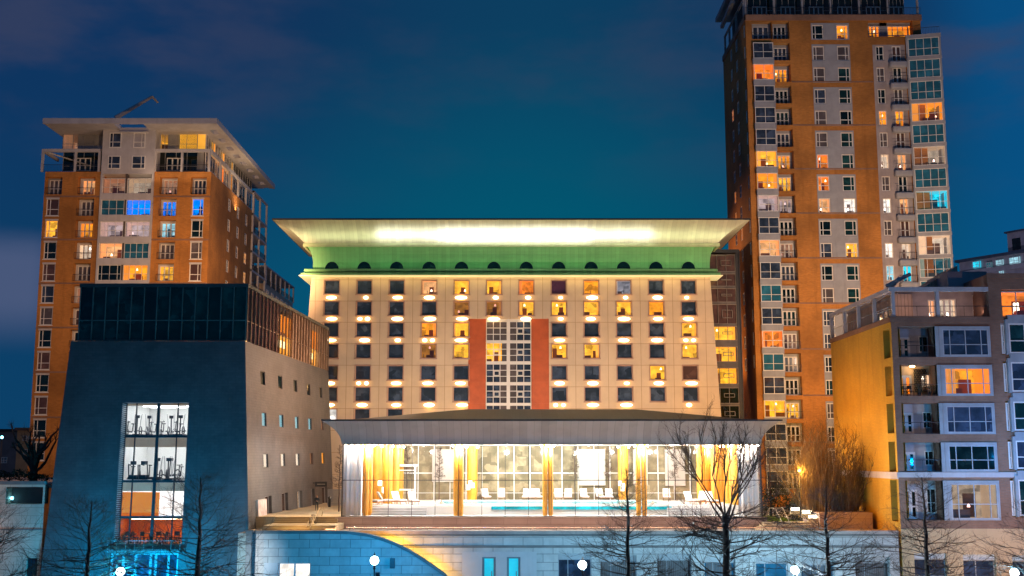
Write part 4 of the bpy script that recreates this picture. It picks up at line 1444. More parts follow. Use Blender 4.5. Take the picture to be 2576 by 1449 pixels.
    curtain(1858, 1908, 121.4, 'white floor length curtain at the right end of the pool windows')
    for p in (876, 892, 1868, 1890):
        point((PX(p, 120.6, 1130), 120.6, zt - .5), 170, (1, .85, .7), .1)  # unseen lights added to brighten the curtain fronts
    # downlights along curtains
    for p in (870, 885, 900, 1864, 1878, 1893, 1905):
        c = PX(p, 120.9, 1130); mm = MB(); mm.ball((c, 120.9, zt - .14), .07, 8); mm.build('downlight', hot, root)
    return dict(x0=x0, x1=x1, zf=zf, zt=zt, zd=zd, YB=YB)


PO = pool()


# ================================================================== SLATE LEISURE BUILDING
def gym():
    root = thing('leisure_building', (-33, 118, 0), 'dark slate clad building with sloping walls, glass top storey and tall lit gym window', 'leisure building')
    zt = PZ(858, 118, 617)
    A = Vector((PX(617, 118, 858), 118, zt))
    YB = 160.0
    Bx = P(826, 935, YB).x
    B = Vector((Bx, YB, zt))
    D = Vector((P(625, 1340, 117.2).x, 117.2, PZ(1340, 117.2, 625)))     # near corner low down
    dv = (D - A)
    base = A + dv * ((0 - A.z) / dv.z)
    # front plane
    N_ = Vector((1, 0, 0)).cross(dv).normalized()
    if N_.y < 0: N_ = -N_
    Vf = N_.cross(Vector((1, 0, 0)));  Vf = Vf if Vf.z > 0 else -Vf
    fp = Plane(A, (1, 0, 0), Vf, N_)
    bb = (Vector((0, base.y, 0)) - Vector((0, A.y, A.z))).dot(fp.V)      # b at ground
    aR_b = (base - A).x
    aL_t = P(178, 860, 118).x - A.x
    q = fp.ab(101, 1449)
    slope = (q[0] - aL_t) / q[1]
    fL = lambda b: aL_t + slope * b
    fR = lambda b: aR_b * b / bb
    def fr(x0, y0, x1, y1, d=0):
        a0, b1 = fp.ab(x0, y0, d); a1, b0 = fp.ab(x1, y1, d); return a0, a1, b0, b1
    # the tall window hole
    h = fr(303, 1012, 473, 1369)
    ha0 = fp.ab(296, 1200)[0]; ha1 = fp.ab(465, 1200)[0]
    hole = (ha0, ha1, h[2], h[3], 1.5)
    low = fr(276, 1392, 446, 1449)
    hole2 = (low[0], low[1], bb + .3, low[3], .6)
    m = MB(); m.holed(fp, fL, fR, bb, 0, [hole, hole2])
    m.build('front_wall', slate, root)
    # side plane
    U = (B - A).normalized()
    Ns = U.cross(dv).normalized()
    if Ns.x > 0: Ns = -Ns
    Vs = Ns.cross(U); Vs = Vs if Vs.z > 0 else -Vs
    sp = Plane(A, U, Vs, Ns)
    sb = base.dot(Vs) - A.dot(Vs)
    sa_low = (base - A).dot(U)
    L = (B - A).length
    wins = []
    for row, pts in enumerate((((661, 951), (705, 961.6), (743, 970.6), (776.6, 980), (807, 987)),
                               ((664.6, 1055), (708, 1059), (746.7, 1063), (780, 1066.6), (811, 1068)),
                               ((669, 1159), (712, 1157), (749, 1156), (783.5, 1153.6), (813, 1152.5)))):
        for j, (px, py) in enumerate(pts):
            a, b = sp.ab(px, py)
            wins.append((a - .95, a + .95, b - .74, b + .74, .2, row, j))
    doors = []
    for (p0, q0, p1, q1) in ((667, 1247, 683, 1340), (709, 1239, 724, 1316), (748, 1234, 760, 1292), (782, 1228, 791, 1284), (810, 1224, 823, 1275)):
        a0, b1 = sp.ab(p0, (q0 + 2)); a1, _ = sp.ab(p1, q0)
        _, b0 = sp.ab((p0 + p1) / 2, q1)
        doors.append((a0, a1, b0, b1, .5))
    m = MB()
    m.holed(sp, lambda b: sa_low * b / sb, lambda b: L, sb, 0, [w[:5] for w in wins] + doors)
    m.build('side_wall', slate, root)
    m = MB()
    # left wall, back, roof
    tl = fp.pt(aL_t, 0); blw = fp.pt(fL(bb), bb)
    tlb = Vector((tl.x, YB, tl.z)); blb = Vector((blw.x, YB, 0))
    m.face([tl, blw, blb, tlb]); m.face([tlb, blb, Vector((base.x, YB, 0)), B]); m.face([tl, A, B, tlb])
    m.build('rear_walls', slate, root)
    for (a0, a1, b0, b1, dp, row, j) in wins:
        lit = {1: 'cyanw', 2: 'white'}.get(row)
        if (row, j) == (2, 4): lit = 'yellow'
        if (row, j) in ((1, 4), (2, 3)): lit = None
        if (row, j) == (0, 1): lit = None
        window(root, sp, a0, a1, b0, b1, 'plain', 'black' if row == 0 else 'brown', lit, rec=.14, t=.06, frame=dark_m, name='side_window', dep=2.0, furn=False)
    for i, (a0, a1, b0, b1, dp) in enumerate(doors):
        lit = 'pale' if i == 2 else ('dim' if i == 3 else None)
        window(root, sp, a0, a1, b0, b1, 'plain', 'brown', lit, rec=.4, t=.08, frame=grey_p, name='tall_side_window' if i < 4 else 'side_door', dep=1.5, furn=False)
    # corrugated left reveal of the tall window
    mm = MB()
    cor = mat('corrugated_pale_metal', (.5, .5, .48), .5)
    nb = 70
    for i in range(nb):
        b0 = hole[2] + (hole[3] - hole[2]) * i / nb
        mm.box(fp, ha0 + .004, ha0 + .05, b0, b0 + (hole[3] - hole[2]) / nb * .5, .1, 1.38)
    mm.build('corrugated_jamb', cor, root)
    # storeys of the tall window
    rows = [(1013, 1095), (1101, 1208), (1214, 1298), (1304, 1369)]
    fr_m = mat('dark_teal_frame', (.02, .035, .045), .5)
    wd = 1.35
    zr = [(fp.ab(388, r1, wd)[1], fp.ab(388, r0, wd)[1]) for r0, r1 in rows]
    am = fp.ab(390, 1200, wd)[0]
    xs = [ha0 + .06, fp.ab(337, 1150, wd)[0], am, fp.ab(442, 1150, wd)[0], ha1]
    room_w = mat('gym_white_wall', (.82, .82, .8), .7, var=.03)
    gymlamp = emis('gym_ceiling_light', (.95, .98, 1.0), 12)
    caf = mat('cafe_orange_wall', (.75, .25, .04), .7)
    floors_z = []
    for k, (b0, b1) in enumerate(zr):
        mm = MB()
        for i, xx in enumerate(xs):
            tt = .14 if i == 2 else .05
            mm.box(fp, xx - tt, xx + tt, b0, b1, wd - .12, wd + .12)
        mm.box(fp, ha0, ha1, b1, b1 + .12, wd - .15, wd + .15); mm.box(fp, ha0, ha1, b0 - .12, b0, wd - .15, wd + .15)
        w = mm.build('gym_window', fr_m, root)
        for i in range(4):
            mm = MB(); mm.box(fp, xs[i] + .05, xs[i + 1] - .05, b0 + .01, b1 - .01, wd - .01, wd + .01); mm.build('pane', glassL, w)
        # room behind
        p0 = fp.pt(xs[0] - .5, b0, wd + .16); p1 = fp.pt(xs[4] + 3.0, b1, wd + .16)
        x0, x1, z0, z1 = p0.x, p1.x, p0.z, p1.z
        y0, y1 = p0.y, p0.y + (9 if k < 2 else 5)
        mw = room_w if k < 2 else (room_w if k == 2 else caf)
        mm = MB()
        mm.face([(x0, y1, z0), (x1, y1, z0), (x1, y1, z1), (x0, y1, z1)]); mm.face([(x0, y0, z0), (x0, y1, z0), (x0, y1, z1), (x0, y0, z1)])
        mm.face([(x1, y0, z0), (x1, y1, z0), (x1, y1, z1), (x1, y0, z1)]); mm.face([(x0, y0, z0), (x1, y0, z0), (x1, y1, z0), (x0, y1, z0)], 1)
        mm.face([(x0, y0, z1), (x1, y0, z1), (x1, y1, z1), (x0, y1, z1)], 0)
        mm.build('gym_room', [mw, mat('gym_floor', (.6, .6, .6), .4) if k < 3 else mat('cafe_floor', (.35, .2, .1), .4)], root)
        floors_z.append((x0, x1, y0, y1, z0, z1))
        if k < 3:
            for j in range(3):
                for i_ in range(2):
                    mm = MB(); yy = y0 + 1.5 + j * 2.6 if k < 2 else y0 + .8 + j * 1.4
                    mm.wbox(x0 + .8 + i_ * 4.6, x0 + 4.6 + i_ * 4.6, yy, yy + .35, z1 - .22, z1 - .16); mm.build('ceiling_light', gymlamp, root)
        else:
            mm = MB(); mm.wbox(x0 + 1, x1 - 1, y0 + 2, y0 + 2.3, z1 - .2, z1 - .15); mm.build('ceiling_light', emis('cafe_light', (1, .6, .3), 16), root)
        if k in (0, 1, 2):   # dropped bulkhead behind the top of each storey
            mm = MB(); dh = .3 if k == 0 else .95 if k == 1 else .85
            mm.wbox(x0 + .02, x1 - .02, y0 + .02, y0 + .15, z1 - dh, z1 - .01); mm.build('ceiling_bulkhead', mat('glowing_bulkhead', (.45, .30, .20) if k < 2 else (.4, .3, .3), .8, emit=(.5, .3, .17), estr=.35), root)  # bulkhead given a faint glow of its own to look lit
    # orange screen in the third storey, white-lit right part
    x0, x1, y0, y1, z0, z1 = floors_z[2]
    mm = MB(); mm.box(fp, xs[0], xs[2] + .5, zr[2][0], zr[2][1] - .95, wd + .2, wd + .3)
    mm.build('orange_screen', mat('glowing_orange_blind', (.75, .2, .02), .7, emit=(.9, .17, .005), estr=.75), root)  # blind glows by itself, as if lit from behind
    # balcony in front of the lowest storey
    bz = fp.ab(380, 1385)[1]
    mm = MB(); mm.box(fp, ha0 - .3, ha1 + .1, bz - .15, bz, -.9, .4); mm.build('balcony_slab', concrete, root)
    railing(root, fp, ha0 - .3, ha1 + .1, bz, 1.0, -.8, m_=grey_p, n=8)
    # ground storey glazing
    mm = MB()
    for p in (277, 306, 337, 375, 388, 420, 444):
        a = fp.ab(p, 1420)[0]; mm.box(fp, a - .12, a + .12, bb + .3, low[3], .45, .6)
    mm.box(fp, low[0], low[1], low[3] - .15, low[3], .44, .62)
    w = mm.build('ground_window', mat('grey_blue_frame', (.35, .38, .4), .5), root)
    mm = MB(); mm.box(fp, low[0], low[1], bb + .3, low[3] - .15, .52, .54); mm.build('pane', DG['navy'], w)
    # glass top storey
    ztg = PZ(722, 118.3, 617)
    gx0 = PX(200, 118.3, 800); gx1 = A.x - .05
    m = MB()
    tp = Plane((0, 118.3, 0), (1, 0, 0), (0, 0, 1), (0, 1, 0))
    zb = zt + .05
    zmid = PZ(806, 118.3)
    rb0 = Vector((gx1, 118.3, 0)); rb1 = Vector((B.x - .1, YB - .3, 0))
    sg = Plane(rb0, rb1 - rb0, (0, 0, 1), (-(rb1 - rb0).y, (rb1 - rb0).x, 0))
    SLn = (rb1 - rb0).length
    mull = mat('green_grey_mullion', (.10, .16, .15), .4, .2)
    gpane = [DG['black'], dark_glass('deep_green_pane', (.014, .045, .042), refl=.5, var=.6)]
    n = 13
    mm = MB(); mm.box(tp, gx0 - .12, gx1 + .12, ztg - .02, ztg + .35, -.14, .3); mm.box(sg, .0, SLn + .1, ztg - .02, ztg + .34, -.12, .3)
    mm.wbox(gx0 - .1, gx1 - .4, 118.7, YB - .5, ztg - .1, ztg + .3); mm.build('roof_edge', mat('dark_roof_edge', (.05, .06, .065), .5), root)
    for i in range(n):
        a0, a1 = gx0 + (gx1 - gx0) * i / n, gx0 + (gx1 - gx0) * (i + 1) / n
        mm = MB(); mm.box(tp, a0 - .04, a0 + .05, zb, ztg - .03, -.12, .1); mm.box(tp, a0 + .05, a1 - .04, zmid - .05, zmid + .05, -.06, .1); mm.box(tp, a0 + .05, a1 - .04, zb, zb + .12, -.06, .1)
        w = mm.build('glazing_bay', mull, root)
        mm = MB(); mm.box(tp, a0 + .05, a1 - .04, zb + .1, zmid, .02, .04); mm.build('pane', gpane[0 if i > 3 and i % 4 else 1], w)
        mm = MB(); mm.box(tp, a0 + .05, a1 - .04, zmid, ztg - .02, .0205, .0405); mm.build('pane', gpane[1] if i % 5 else gpane[0], w)
    mm = MB(); mm.box(tp, gx1 - .05, gx1 + .04, zb, ztg, -.12, .1); mm.build('corner_post', mull, root)
    # side: close fins, some bays lit
    ns = 27
    fin = mat('bronze_fin', (.22, .15, .10), .4, .3)
    beige_pane = dark_glass('beige_reflecting_pane', (.38, .27, .2), refl=.4, var=.25)
    rose_pane = dark_glass('dark_rose_pane', (.10, .05, .05), refl=.5, var=.4)
    for i in range(ns):
        a0, a1 = SLn * i / ns, SLn * (i + 1) / ns
        mm = MB(); mm.box(sg, a0 - .04, a0 + .04, zb, ztg - .03, -.15, .05)
        if i == ns - 1: mm.box(sg, a1 - .04, a1 + .04, zb, ztg - .03, -.15, .05)
        w = mm.build('glazing_bay', fin, root)
        lit = 'amber' if i in (9, 10, 11, 12) or i in (20, 21, 22) else None
        mm = MB(); mm.box(sg, a0 + .04, a1 - .04, zb, ztg - .03, .06, .08)
        mm.build('pane', glassL if lit else (rose_pane if i < 9 else beige_pane), w)
        mm = MB(); mm.box(sg, a0 + .04, a1 - .04, zmid - .04, zmid + .04, -.02, .055); mm.build('transom', fin, w)
    for i0, i1 in ((9, 13), (20, 23)):
        a0, a1 = SLn * i0 / ns, SLn * i1 / ns
        room(root, sg, a0 + .05, a1 - .05, zb + .1, zmid, .12, 1.4, 'yellow', i0, furn=True)
        room(root, sg, a0 + .05, a1 - .05, zmid + .1, ztg - 1.0, .12, 1.4, 'amber', i0 + 1, furn=True)
        mm = MB(); mm.box(sg, a0 + .2, a1 - .3, zmid - 1.1, zmid - .3, .7, .8); mm.build('ceiling_light', emis('warm_cove', (1, .8, .4), 3.5), root)
    # poster board and hanging sign on the side wall
    mm = MB()
    a0, b1 = sp.ab(643, 1258); a1, _ = sp.ab(665, 1252); _, b0 = sp.ab(650, 1302)
    mm.box(sp, a0, a1, b0, b1, -.25, -.02, 0); mm.box(sp, a0 + .1, a1 - .1, b0 + .1, b1 - .1, -.26, -.251, 1)
    single(mm, 'poster_board', [mat('pale_poster_edge', (.5, .5, .5)), mat('pale_pink_poster', (.62, .5, .5), .5, var=.35, vscale=.9)], 'pale square notice board with a faint pink patch on the slate side wall', 'notice board', origin=sp.pt((a0 + a1) / 2, b0, 0))
    c = P(808, 1218, 147.5)
    mm = MB(); mm.wbox(c.x - .75, c.x + .75, c.y - .12, c.y + .12, c.z - .3, c.z + .3); mm.wbox(c.x - 1.6, c.x - .75, c.y - .03, c.y + .03, c.z + .1, c.z + .2)
    mm.wbox(c.x - .5, c.x + .5, c.y - .14, c.y - .121, c.z - .05, c.z + .05, 1)
    single(mm, 'hanging_sign', [dark_m, mat('faint_sign_line', (.3, .28, .25))], 'small dark sign box projecting from the slate side wall above the doors', 'sign', origin=(c.x, c.y, c.z - .3))
    return fp, xs, zr, wd, floors_z, sp


GY = gym()


# gym machines, each its own thing
def machine(kind, x, y, z, s=1.0, rot=0.0, col=None, label='', group=None):
    mm = MB()
    blk = 0; acc = 1
    if kind == 'elliptical':
        mm.box(FLAT, -.55, .75, .02, .12, -.28, .28, 0)
        mm.path([(.55, 0, .1), (.42, 0, 1.45)], [.06, .05], 6, 0); mm.box(FLAT, .3, .48, 1.42, 1.66, -.16, .16, 0)
        mm.lathe((-.42, 0, 0), [(.01, .12), (.01, .12)], 6, 0)
        for q in (-.25, .25):
            mm.path([(.5, q, .35), (.38, q, 1.1), (.22, q * 1.1, 1.62), (.1, q * 1.1, 1.78)], .03, 5, 1)
            mm.path([(-.45, q * .8, .4), (.45, q * .8, .3)], .045, 5, 0)
            mm.box(FLAT, -.3, .08, .34, .4, q - .08, q + .08, 0)
        n = 14
        for i in range(n):
            t0, t1 = 2 * math.pi * i / n, 2 * math.pi * (i + 1) / n
            mm.path([(-.45 + .34 * math.cos(t0), 0, .42 + .34 * math.sin(t0)), (-.45 + .34 * math.cos(t1), 0, .42 + .34 * math.sin(t1))], .05, 4, 0)
    elif kind == 'treadmill':
        mm.box(FLAT, -.9, .8, .05, .22, -.4, .4, 0); mm.box(FLAT, -.85, .6, .221, .235, -.28, .28, 1)
        for q in (-.36, .36):
            mm.path([(.65, q, .2), (.8, q, 1.15), (.3, q, 1.1)], .045, 5, 0)
        mm.box(FLAT, .68, .86, 1.15, 1.42, -.2, .2, 0); mm.box(FLAT, .65, .679, 1.18, 1.39, -.15, .15, 1)
        mm.box(FLAT, .5, .9, .1, .38, -.3, .3, 0)
    elif kind == 'bike':
        mm.box(FLAT, -.5, -.35, .02, .1, -.25, .25, 0); mm.box(FLAT, .45, .6, .02, .1, -.25, .25, 0)
        mm.path([(-.42, 0, .06), (.52, 0, .06)], .05, 5, 0)
        mm.path([(-.2, 0, .3), (-.3, 0, .95)], .04, 5, 0); mm.path([(.35, 0, .35), (.25, 0, 1.1)], .04, 5, 0); mm.path([(-.2, 0, .32), (.35, 0, .35)], .05, 5, 0)
        mm.box(FLAT, -.45, -.18, .95, 1.02, -.12, .12, 0)
        mm.path([(.25, -.22, 1.12), (.25, .22, 1.12)], .03, 5, 0); mm.path([(.25, .22, 1.12), (.48, .2, 1.2)], .025, 5, 0)
        n = 14
        for i in range(n):
            t0, t1 = 2 * math.pi * i / n, 2 * math.pi * (i + 1) / n
            mm.path([(.4 + .24 * math.cos(t0), 0, .32 + .24 * math.sin(t0)), (.4 + .24 * math.cos(t1), 0, .32 + .24 * math.sin(t1))], .045, 4, 1)
    o = mm.build({'elliptical': 'cross_trainer', 'treadmill': 'treadmill', 'bike': 'exercise_bike'}[kind], [mat('machine_dark_grey', (.05, .05, .06), .4), mat('machine_silver', (.4, .4, .42), .35, .5)])
    o.location = (x, y, z + .004); o.rotation_euler = (0, 0, rot); o.scale = (s, s, s)
    tag(o, label, 'exercise machine', group)
    return o


fp_, xs_, zr_, wd_, fz_, sp_g = GY
x0, x1, y0, y1, z0, z1 = fz_[0]
for i, (px, kind, dy, lb) in enumerate(((328, 'bike', 2.0, 'exercise bike at the far left of the upper gym window'), (349, 'elliptical', 1.2, 'dark cross trainer with tall crossed arms left of centre in the upper gym window'),
                                        (372, 'elliptical', 2.2, 'cross trainer just left of the thick central mullion, upper gym storey'), (386, 'bike', 3.0, 'exercise bike half behind the central mullion of the upper gym storey'),
                                        (409, 'bike', 1.3, 'exercise bike just right of the thick central mullion, upper gym storey'), (427, 'elliptical', 2.4, 'cross trainer midway across the right half of the upper gym window'),
                                        (448, 'bike', 2.2, 'exercise bike left of the last cross trainer, upper gym storey'), (457, 'elliptical', 1.2, 'cross trainer with V shaped arms at the far right of the upper gym window'))):
    machine(kind, PX(px, y0 + dy, 1080), y0 + dy, z0, 1.25, -math.pi / 2 + .5 * (i % 3 - 1), label=lb, group='machines in the upper gym storey')
x0, x1, y0, y1, z0, z1 = fz_[1]
for i, (px, kind, dy, lb) in enumerate(((327, 'bike', 3.5, 'exercise bike at the far left of the middle gym storey'), (343, 'treadmill', 1.2, 'treadmill left of the thin mullion in the middle gym storey'), (361, 'treadmill', 2.4, 'pale treadmill between two dark ones, middle gym storey'),
                                        (378, 'treadmill', 1.2, 'treadmill just left of the thick central mullion, middle gym storey'), (400, 'elliptical', 1.4, 'cross trainer just right of the central mullion, middle gym storey'),
                                        (421, 'elliptical', 1.2, 'cross trainer with a round flywheel midway across the right half, middle gym storey'), (437, 'elliptical', 2.6, 'cross trainer behind the right thin mullion, middle gym storey'),
                                        (453, 'bike', 1.3, 'exercise bike at the far right of the middle gym storey'))):
    machine(kind, PX(px, y0 + dy, 1190), y0 + dy, z0, 1.35, -math.pi / 2 + .4 * (i % 3 - 1), label=lb, group='machines in the middle gym storey')


# cafe chairs and tables in the lowest storey
def chair(x, y, z, rot, label, group, c=(.05, .04, .04), nm='chair_dark_wood', s=1.0):
    t = thing('chair', (x, y, z), label, 'chair', group); t.rotation_euler = (0, 0, rot); t.scale = (s, s, s); LOC[t.name] = Vector((0, 0, 0))
    mt = mat(nm, c, .5)
    mm = MB(); mm.wbox(-.22, .22, -.22, .22, .43, .48); mm.build('seat', mt, t)
    mm = MB(); mm.wbox(-.22, .22, .18, .22, .62, .95); mm.build('backrest', mt, t)
    for q in (-.19, .19):
        for w in (-.19, .2):
            mm = MB(); mm.wbox(q - .02, q + .02, w - .02, w + .02, .0, .43 if w < 0 else .95 if False else .62 if w > 0 else .43); mm.build('leg', mt, t)
    return t


x0, x1, y0, y1, z0, z1 = fz_[3]
chp = ['at the left edge', 'second from the left', 'left of the thick mullion', 'right of the thick mullion', 'fifth from the left', 'at the right edge']
for i, px in enumerate((318, 338, 362, 402, 425, 446)):
    chair(PX(px, y0 + .9, 1360), y0 + .9, z0 + .004, (i * 1.3) % 3, 'dark chair in the orange lit cafe window, ' + chp[i], 'chairs in the orange cafe window', s=1.25)
for i, px in enumerate((328, 374, 414)):
    cxx = PX(px, y0 + 1.6, 1360)
    t = thing('cafe_table', (cxx, y0 + 1.7, z0 + .004), 'dark cafe table in the orange lit window, ' + ('leftmost', 'middle', 'rightmost')[i], 'table', 'tables in the orange cafe window')
    LOC[t.name] = Vector((0, 0, 0))
    mm = MB(); mm.lathe((0, 0, .92), [(.01, 0), (.6, 0), (.6, .05), (.01, .05)], 14); mm.build('tabletop', mat('cafe_table_top', (.2, .12, .07), .4), t)
    mm = MB(); mm.lathe((0, 0, 0), [(.3, 0), (.28, .04), (.04, .06), (.04, .92)], 10); mm.build('leg', dark_m, t)

# ================================================================== ALLEY, STEPS, CURVED WALL, PROMENADE WALL
sx0 = P(700, 1330, 114).x; sx1 = P(849, 1300, 120).x
g = MB(); g.wbox(GX - .3, PX(856, 121, 1300), 120.02, 172, TERZ + .004, ALLEY)
tag(g.build('alley_floor', masonry('warm_paving', (.5, .40, .26), (.45, .36, .24), (.3, .23, .14), 1.2, .6, .01)), kind='structure')
st = thing('stone_steps', ((sx0 + sx1) / 2, 113.5, TERZ), 'two short flights of warm lit stone steps beside the slate building', 'steps')
stm = mat('shaded_stone_riser', (.36, .23, .10), .8, var=.15, bump=.2); stt = mat('warm_stone_tread', (.62, .5, .32), .8, var=.12)  # risers darker than treads, step shading put into the two colours
def flight(y_top, z_top, n, y_bot, z_bot, xa, xb, name):
    mm = MB()
    for i in range(n):
        zt_ = z_bot + (z_top - z_bot) * (i + 1) / n
        yf = y_bot + (y_top - y_bot) * i / n
        mm.wbox(xa, xb, yf, 120.0, z_bot - .3 if i == 0 else z_bot + (z_top - z_bot) * i / n, zt_ - .06, 0)
        mm.wbox(xa, xb, yf - .05, 120.0, zt_ - .06, zt_, 1)
    mm.build(name, [stm, stt], st)
zland = PZ(1318, 117)
flight(120.0, ALLEY, 3, 118.9, zland, sx0 - 1.5, PX(850, 119.5, 1300), 'upper_flight')
flight(114.6, zland - .005, 5, 112.9, PZ(1340, 112.9), sx0 - 1.5, PX(847, 114.5, 1320), 'lower_flight')

def handrail(pts, zbase, label):
    mm = MB(); mm.path(pts, .04, 6)
    p0, p1 = pts[1], pts[-2]
    for q, zb_ in zbase:
        mm.path([q, (q[0], q[1], zb_)], .035, 6)
    m_ = mat('brass_rail', (.7, .55, .35), .35, .4)
    single(mm, 'handrail', m_, label, 'handrail', 'handrails on the steps', origin=pts[0])

# two rails down the upper and lower flight
a = P(786, 1318, 114.2); b = P(808, 1276, 120.6); c = P(816, 1276, 120.6); d = P(812, 1298, 120.6)
handrail([tuple(a), tuple(P(805, 1276, 120.6)), tuple(P(816, 1275, 120.6)), tuple(P(809, 1298, 120.3))], [(tuple(P(788, 1312, 114.8)), zland)], 'tall brass handrail loop at the top of the steps')
handrail([tuple(P(770, 1325, 113.4)), tuple(P(784, 1295, 119.0)), tuple(P(792, 1295, 119.0)), tuple(P(779, 1329, 113.2))], [(tuple(P(779, 1329, 113.2)), PZ(1341, 113.0)), (tuple(P(790, 1296, 118.9)), zland)], 'low brass handrail loop at the foot of the steps')

# bicycle leaning on the handrail
def bicycle(x, y, z, rot, label):
    t = thing('bicycle', (x, y, z), label, 'bicycle'); t.rotation_euler = (0, 0, rot); LOC[t.name] = Vector((0, 0, 0))
    mt = mat('pale_bike_frame', (.5, .4, .25), .4); bk = mat('bike_tyre', (.06, .05, .04), .8)
    for q in (-.5, .5):
        mm = MB(); n = 18
        pts = [(q + .33 * math.cos(2 * math.pi * i / n), 0, .34 + .33 * math.sin(2 * math.pi * i / n)) for i in range(n + 1)]
        mm.path(pts, .025, 5, 0)
        for i in range(0, n, 2): mm.path([(q, 0, .34), pts[i]], .006, 3, 1)
        mm.build('wheel', [bk, mt], t)
    mm = MB()
    for p, q in (((-.5, 0, .34), (-.12, 0, .3)), ((-.12, 0, .3), (.35, 0, .78)), ((-.12, 0, .3), (-.26, 0, .85)), ((-.26, 0, .8), (.35, 0, .84)), ((-.5, 0, .34), (-.26, 0, .8)), ((.5, 0, .34), (.33, 0, .95))):
        mm.path([p, q], .022, 5)
    mm.build('frame', mt, t)
    mm = MB(); mm.path([(.33, -.25, .98), (.33, .25, .98)], .018, 5); mm.build('handlebar', mt, t)
    mm = MB(); mm.wbox(-.38, -.14, -.07, .07, .86, .91); mm.build('saddle', bk, t)
bq = P(798, 1312, 119.3)
bicycle(bq.x, 116.9, zland + .003, 1.25, 'bicycle seen end on, locked to the handrails halfway up the steps')

# curved ramp wall in front
YW = 109.0
cw = thing('curved_wall', (-22, YW, 0), 'stone block ramp wall with a top edge sweeping down in a curve', 'wall')
top = [(628, 1341), (700, 1341), (800, 1341), (877, 1342), (930, 1349.6), (964, 1360), (996, 1372), (1030, 1389), (1060, 1408), (1090, 1428), (1118, 1449), (1150, 1480), (1185, 1520), (1200, 1545)]
tp_ = [P(p, q, YW) for p, q in top]
wx0, wx1 = PX(700, YW, 1430), PX(781, YW, 1430)
wz1 = PZ(1416, YW); wz0 = .9
mm = MB()
xs2 = sorted({p.x for p in tp_} | {wx0, wx1})
def ztop_(x):
    for p, q in zip(tp_, tp_[1:]):
        if p.x - 1e-6 <= x <= q.x + 1e-6:
            return p.z + (q.z - p.z) * (x - p.x) / (q.x - p.x)
    return 0
for xa, xb in zip(xs2, xs2[1:]):
    za, zb_ = ztop_(xa), ztop_(xb)
    inw = xa >= wx0 - 1e-6 and xb <= wx1 + 1e-6
    if inw:
        mm.face([(xa, YW, 0), (xb, YW, 0), (xb, YW, wz0), (xa, YW, wz0)]); mm.face([(xa, YW, wz1), (xb, YW, wz1), (xb, YW, zb_), (xa, YW, za)])
    else:
        mm.face([(xa, YW, 0), (xb, YW, 0), (xb, YW, zb_), (xa, YW, za)])
    mm.face([(xa, YW + .6, 0), (xb, YW + .6, 0), (xb, YW + .6, zb_), (xa, YW + .6, za)])
for zz in ((wx0, wz0, wx0, wz1), (wx1, wz0, wx1, wz1), (wx0, wz1, wx1, wz1), (wx0, wz0, wx1, wz0)):
    mm.face([(zz[0], YW, zz[1]), (zz[2], YW, zz[3]), (zz[2], YW + .45, zz[3]), (zz[0], YW + .45, zz[1])])
mm.face([(tp_[0].x, YW, 0), (tp_[0].x, 113, 0), (tp_[0].x, 113, tp_[0].z), (tp_[0].x, YW, tp_[0].z)])
mm.build('wall', stone, cw)
mm = MB()
cop = mat('dark_coping_stone', (.20, .19, .18), .8)
for p, q in zip(tp_, tp_[1:]):
    for y0_, y1_ in ((YW - .08, YW + .7),):
        A_ = [Vector((p.x, y0_, p.z)), Vector((q.x, y0_, q.z)), Vector((q.x, y1_, q.z)), Vector((p.x, y1_, p.z))]
        up = Vector((0, 0, .22)); dn_ = Vector((0, 0, -.06))
        mm.face([v + up for v in A_]); mm.face([A_[0] + dn_, A_[1] + dn_, A_[1] + up, A_[0] + up]); mm.face([A_[3] + dn_, A_[2] + dn_, A_[2] + up, A_[3] + up])
mm.build('coping', cop, cw)
wpl = FR(YW)
window(cw, wpl, wx0, wx1, wz0, wz1, 'door2', 'navy', 'white', rec=.3, t=.1, dep=.2, furn=False)
mm = MB(); mm.box(wpl, wx0 - 1.3, wx0 - .05, 0, wz1, -.03, .0); mm.build('pale_door_panel', mat('pale_wall_panel', (.5, .5, .5)), cw)
mm = MB(); c_ = P(987, 1417, YW - .15); mm.wbox(c_.x - .22, c_.x + .22, c_.y - .12, c_.y + .14, c_.z - .45, c_.z + .45); mm.build('dark_wall_box', dark_m, cw)
# floor behind the curved wall top (ramp landing)
mm = MB(); mm.wbox(tp_[0].x, PX(877, YW, 1342), YW + .61, 112.75, tp_[3].z - .5, tp_[3].z - .1)
tag(mm.build('ramp_landing', paving), kind='structure')
mm = MB(); px_ = PX(628, 108.6, 1400); mm.wbox(px_ - .3, px_ + .22, 108.2, 108.6, 0, PZ(1338, 108.6)); mm.wbox(px_ - .4, px_ + .32, 108.1, 108.7, PZ(1338, 108.6), PZ(1338, 108.6) + .15)
single(mm, 'corner_pillar', mat('teal_dark_pillar', (.10, .12, .13), .6), 'narrow dark pillar at the left end of the curved wall', 'pillar', origin=(px_, 108.4, 0))

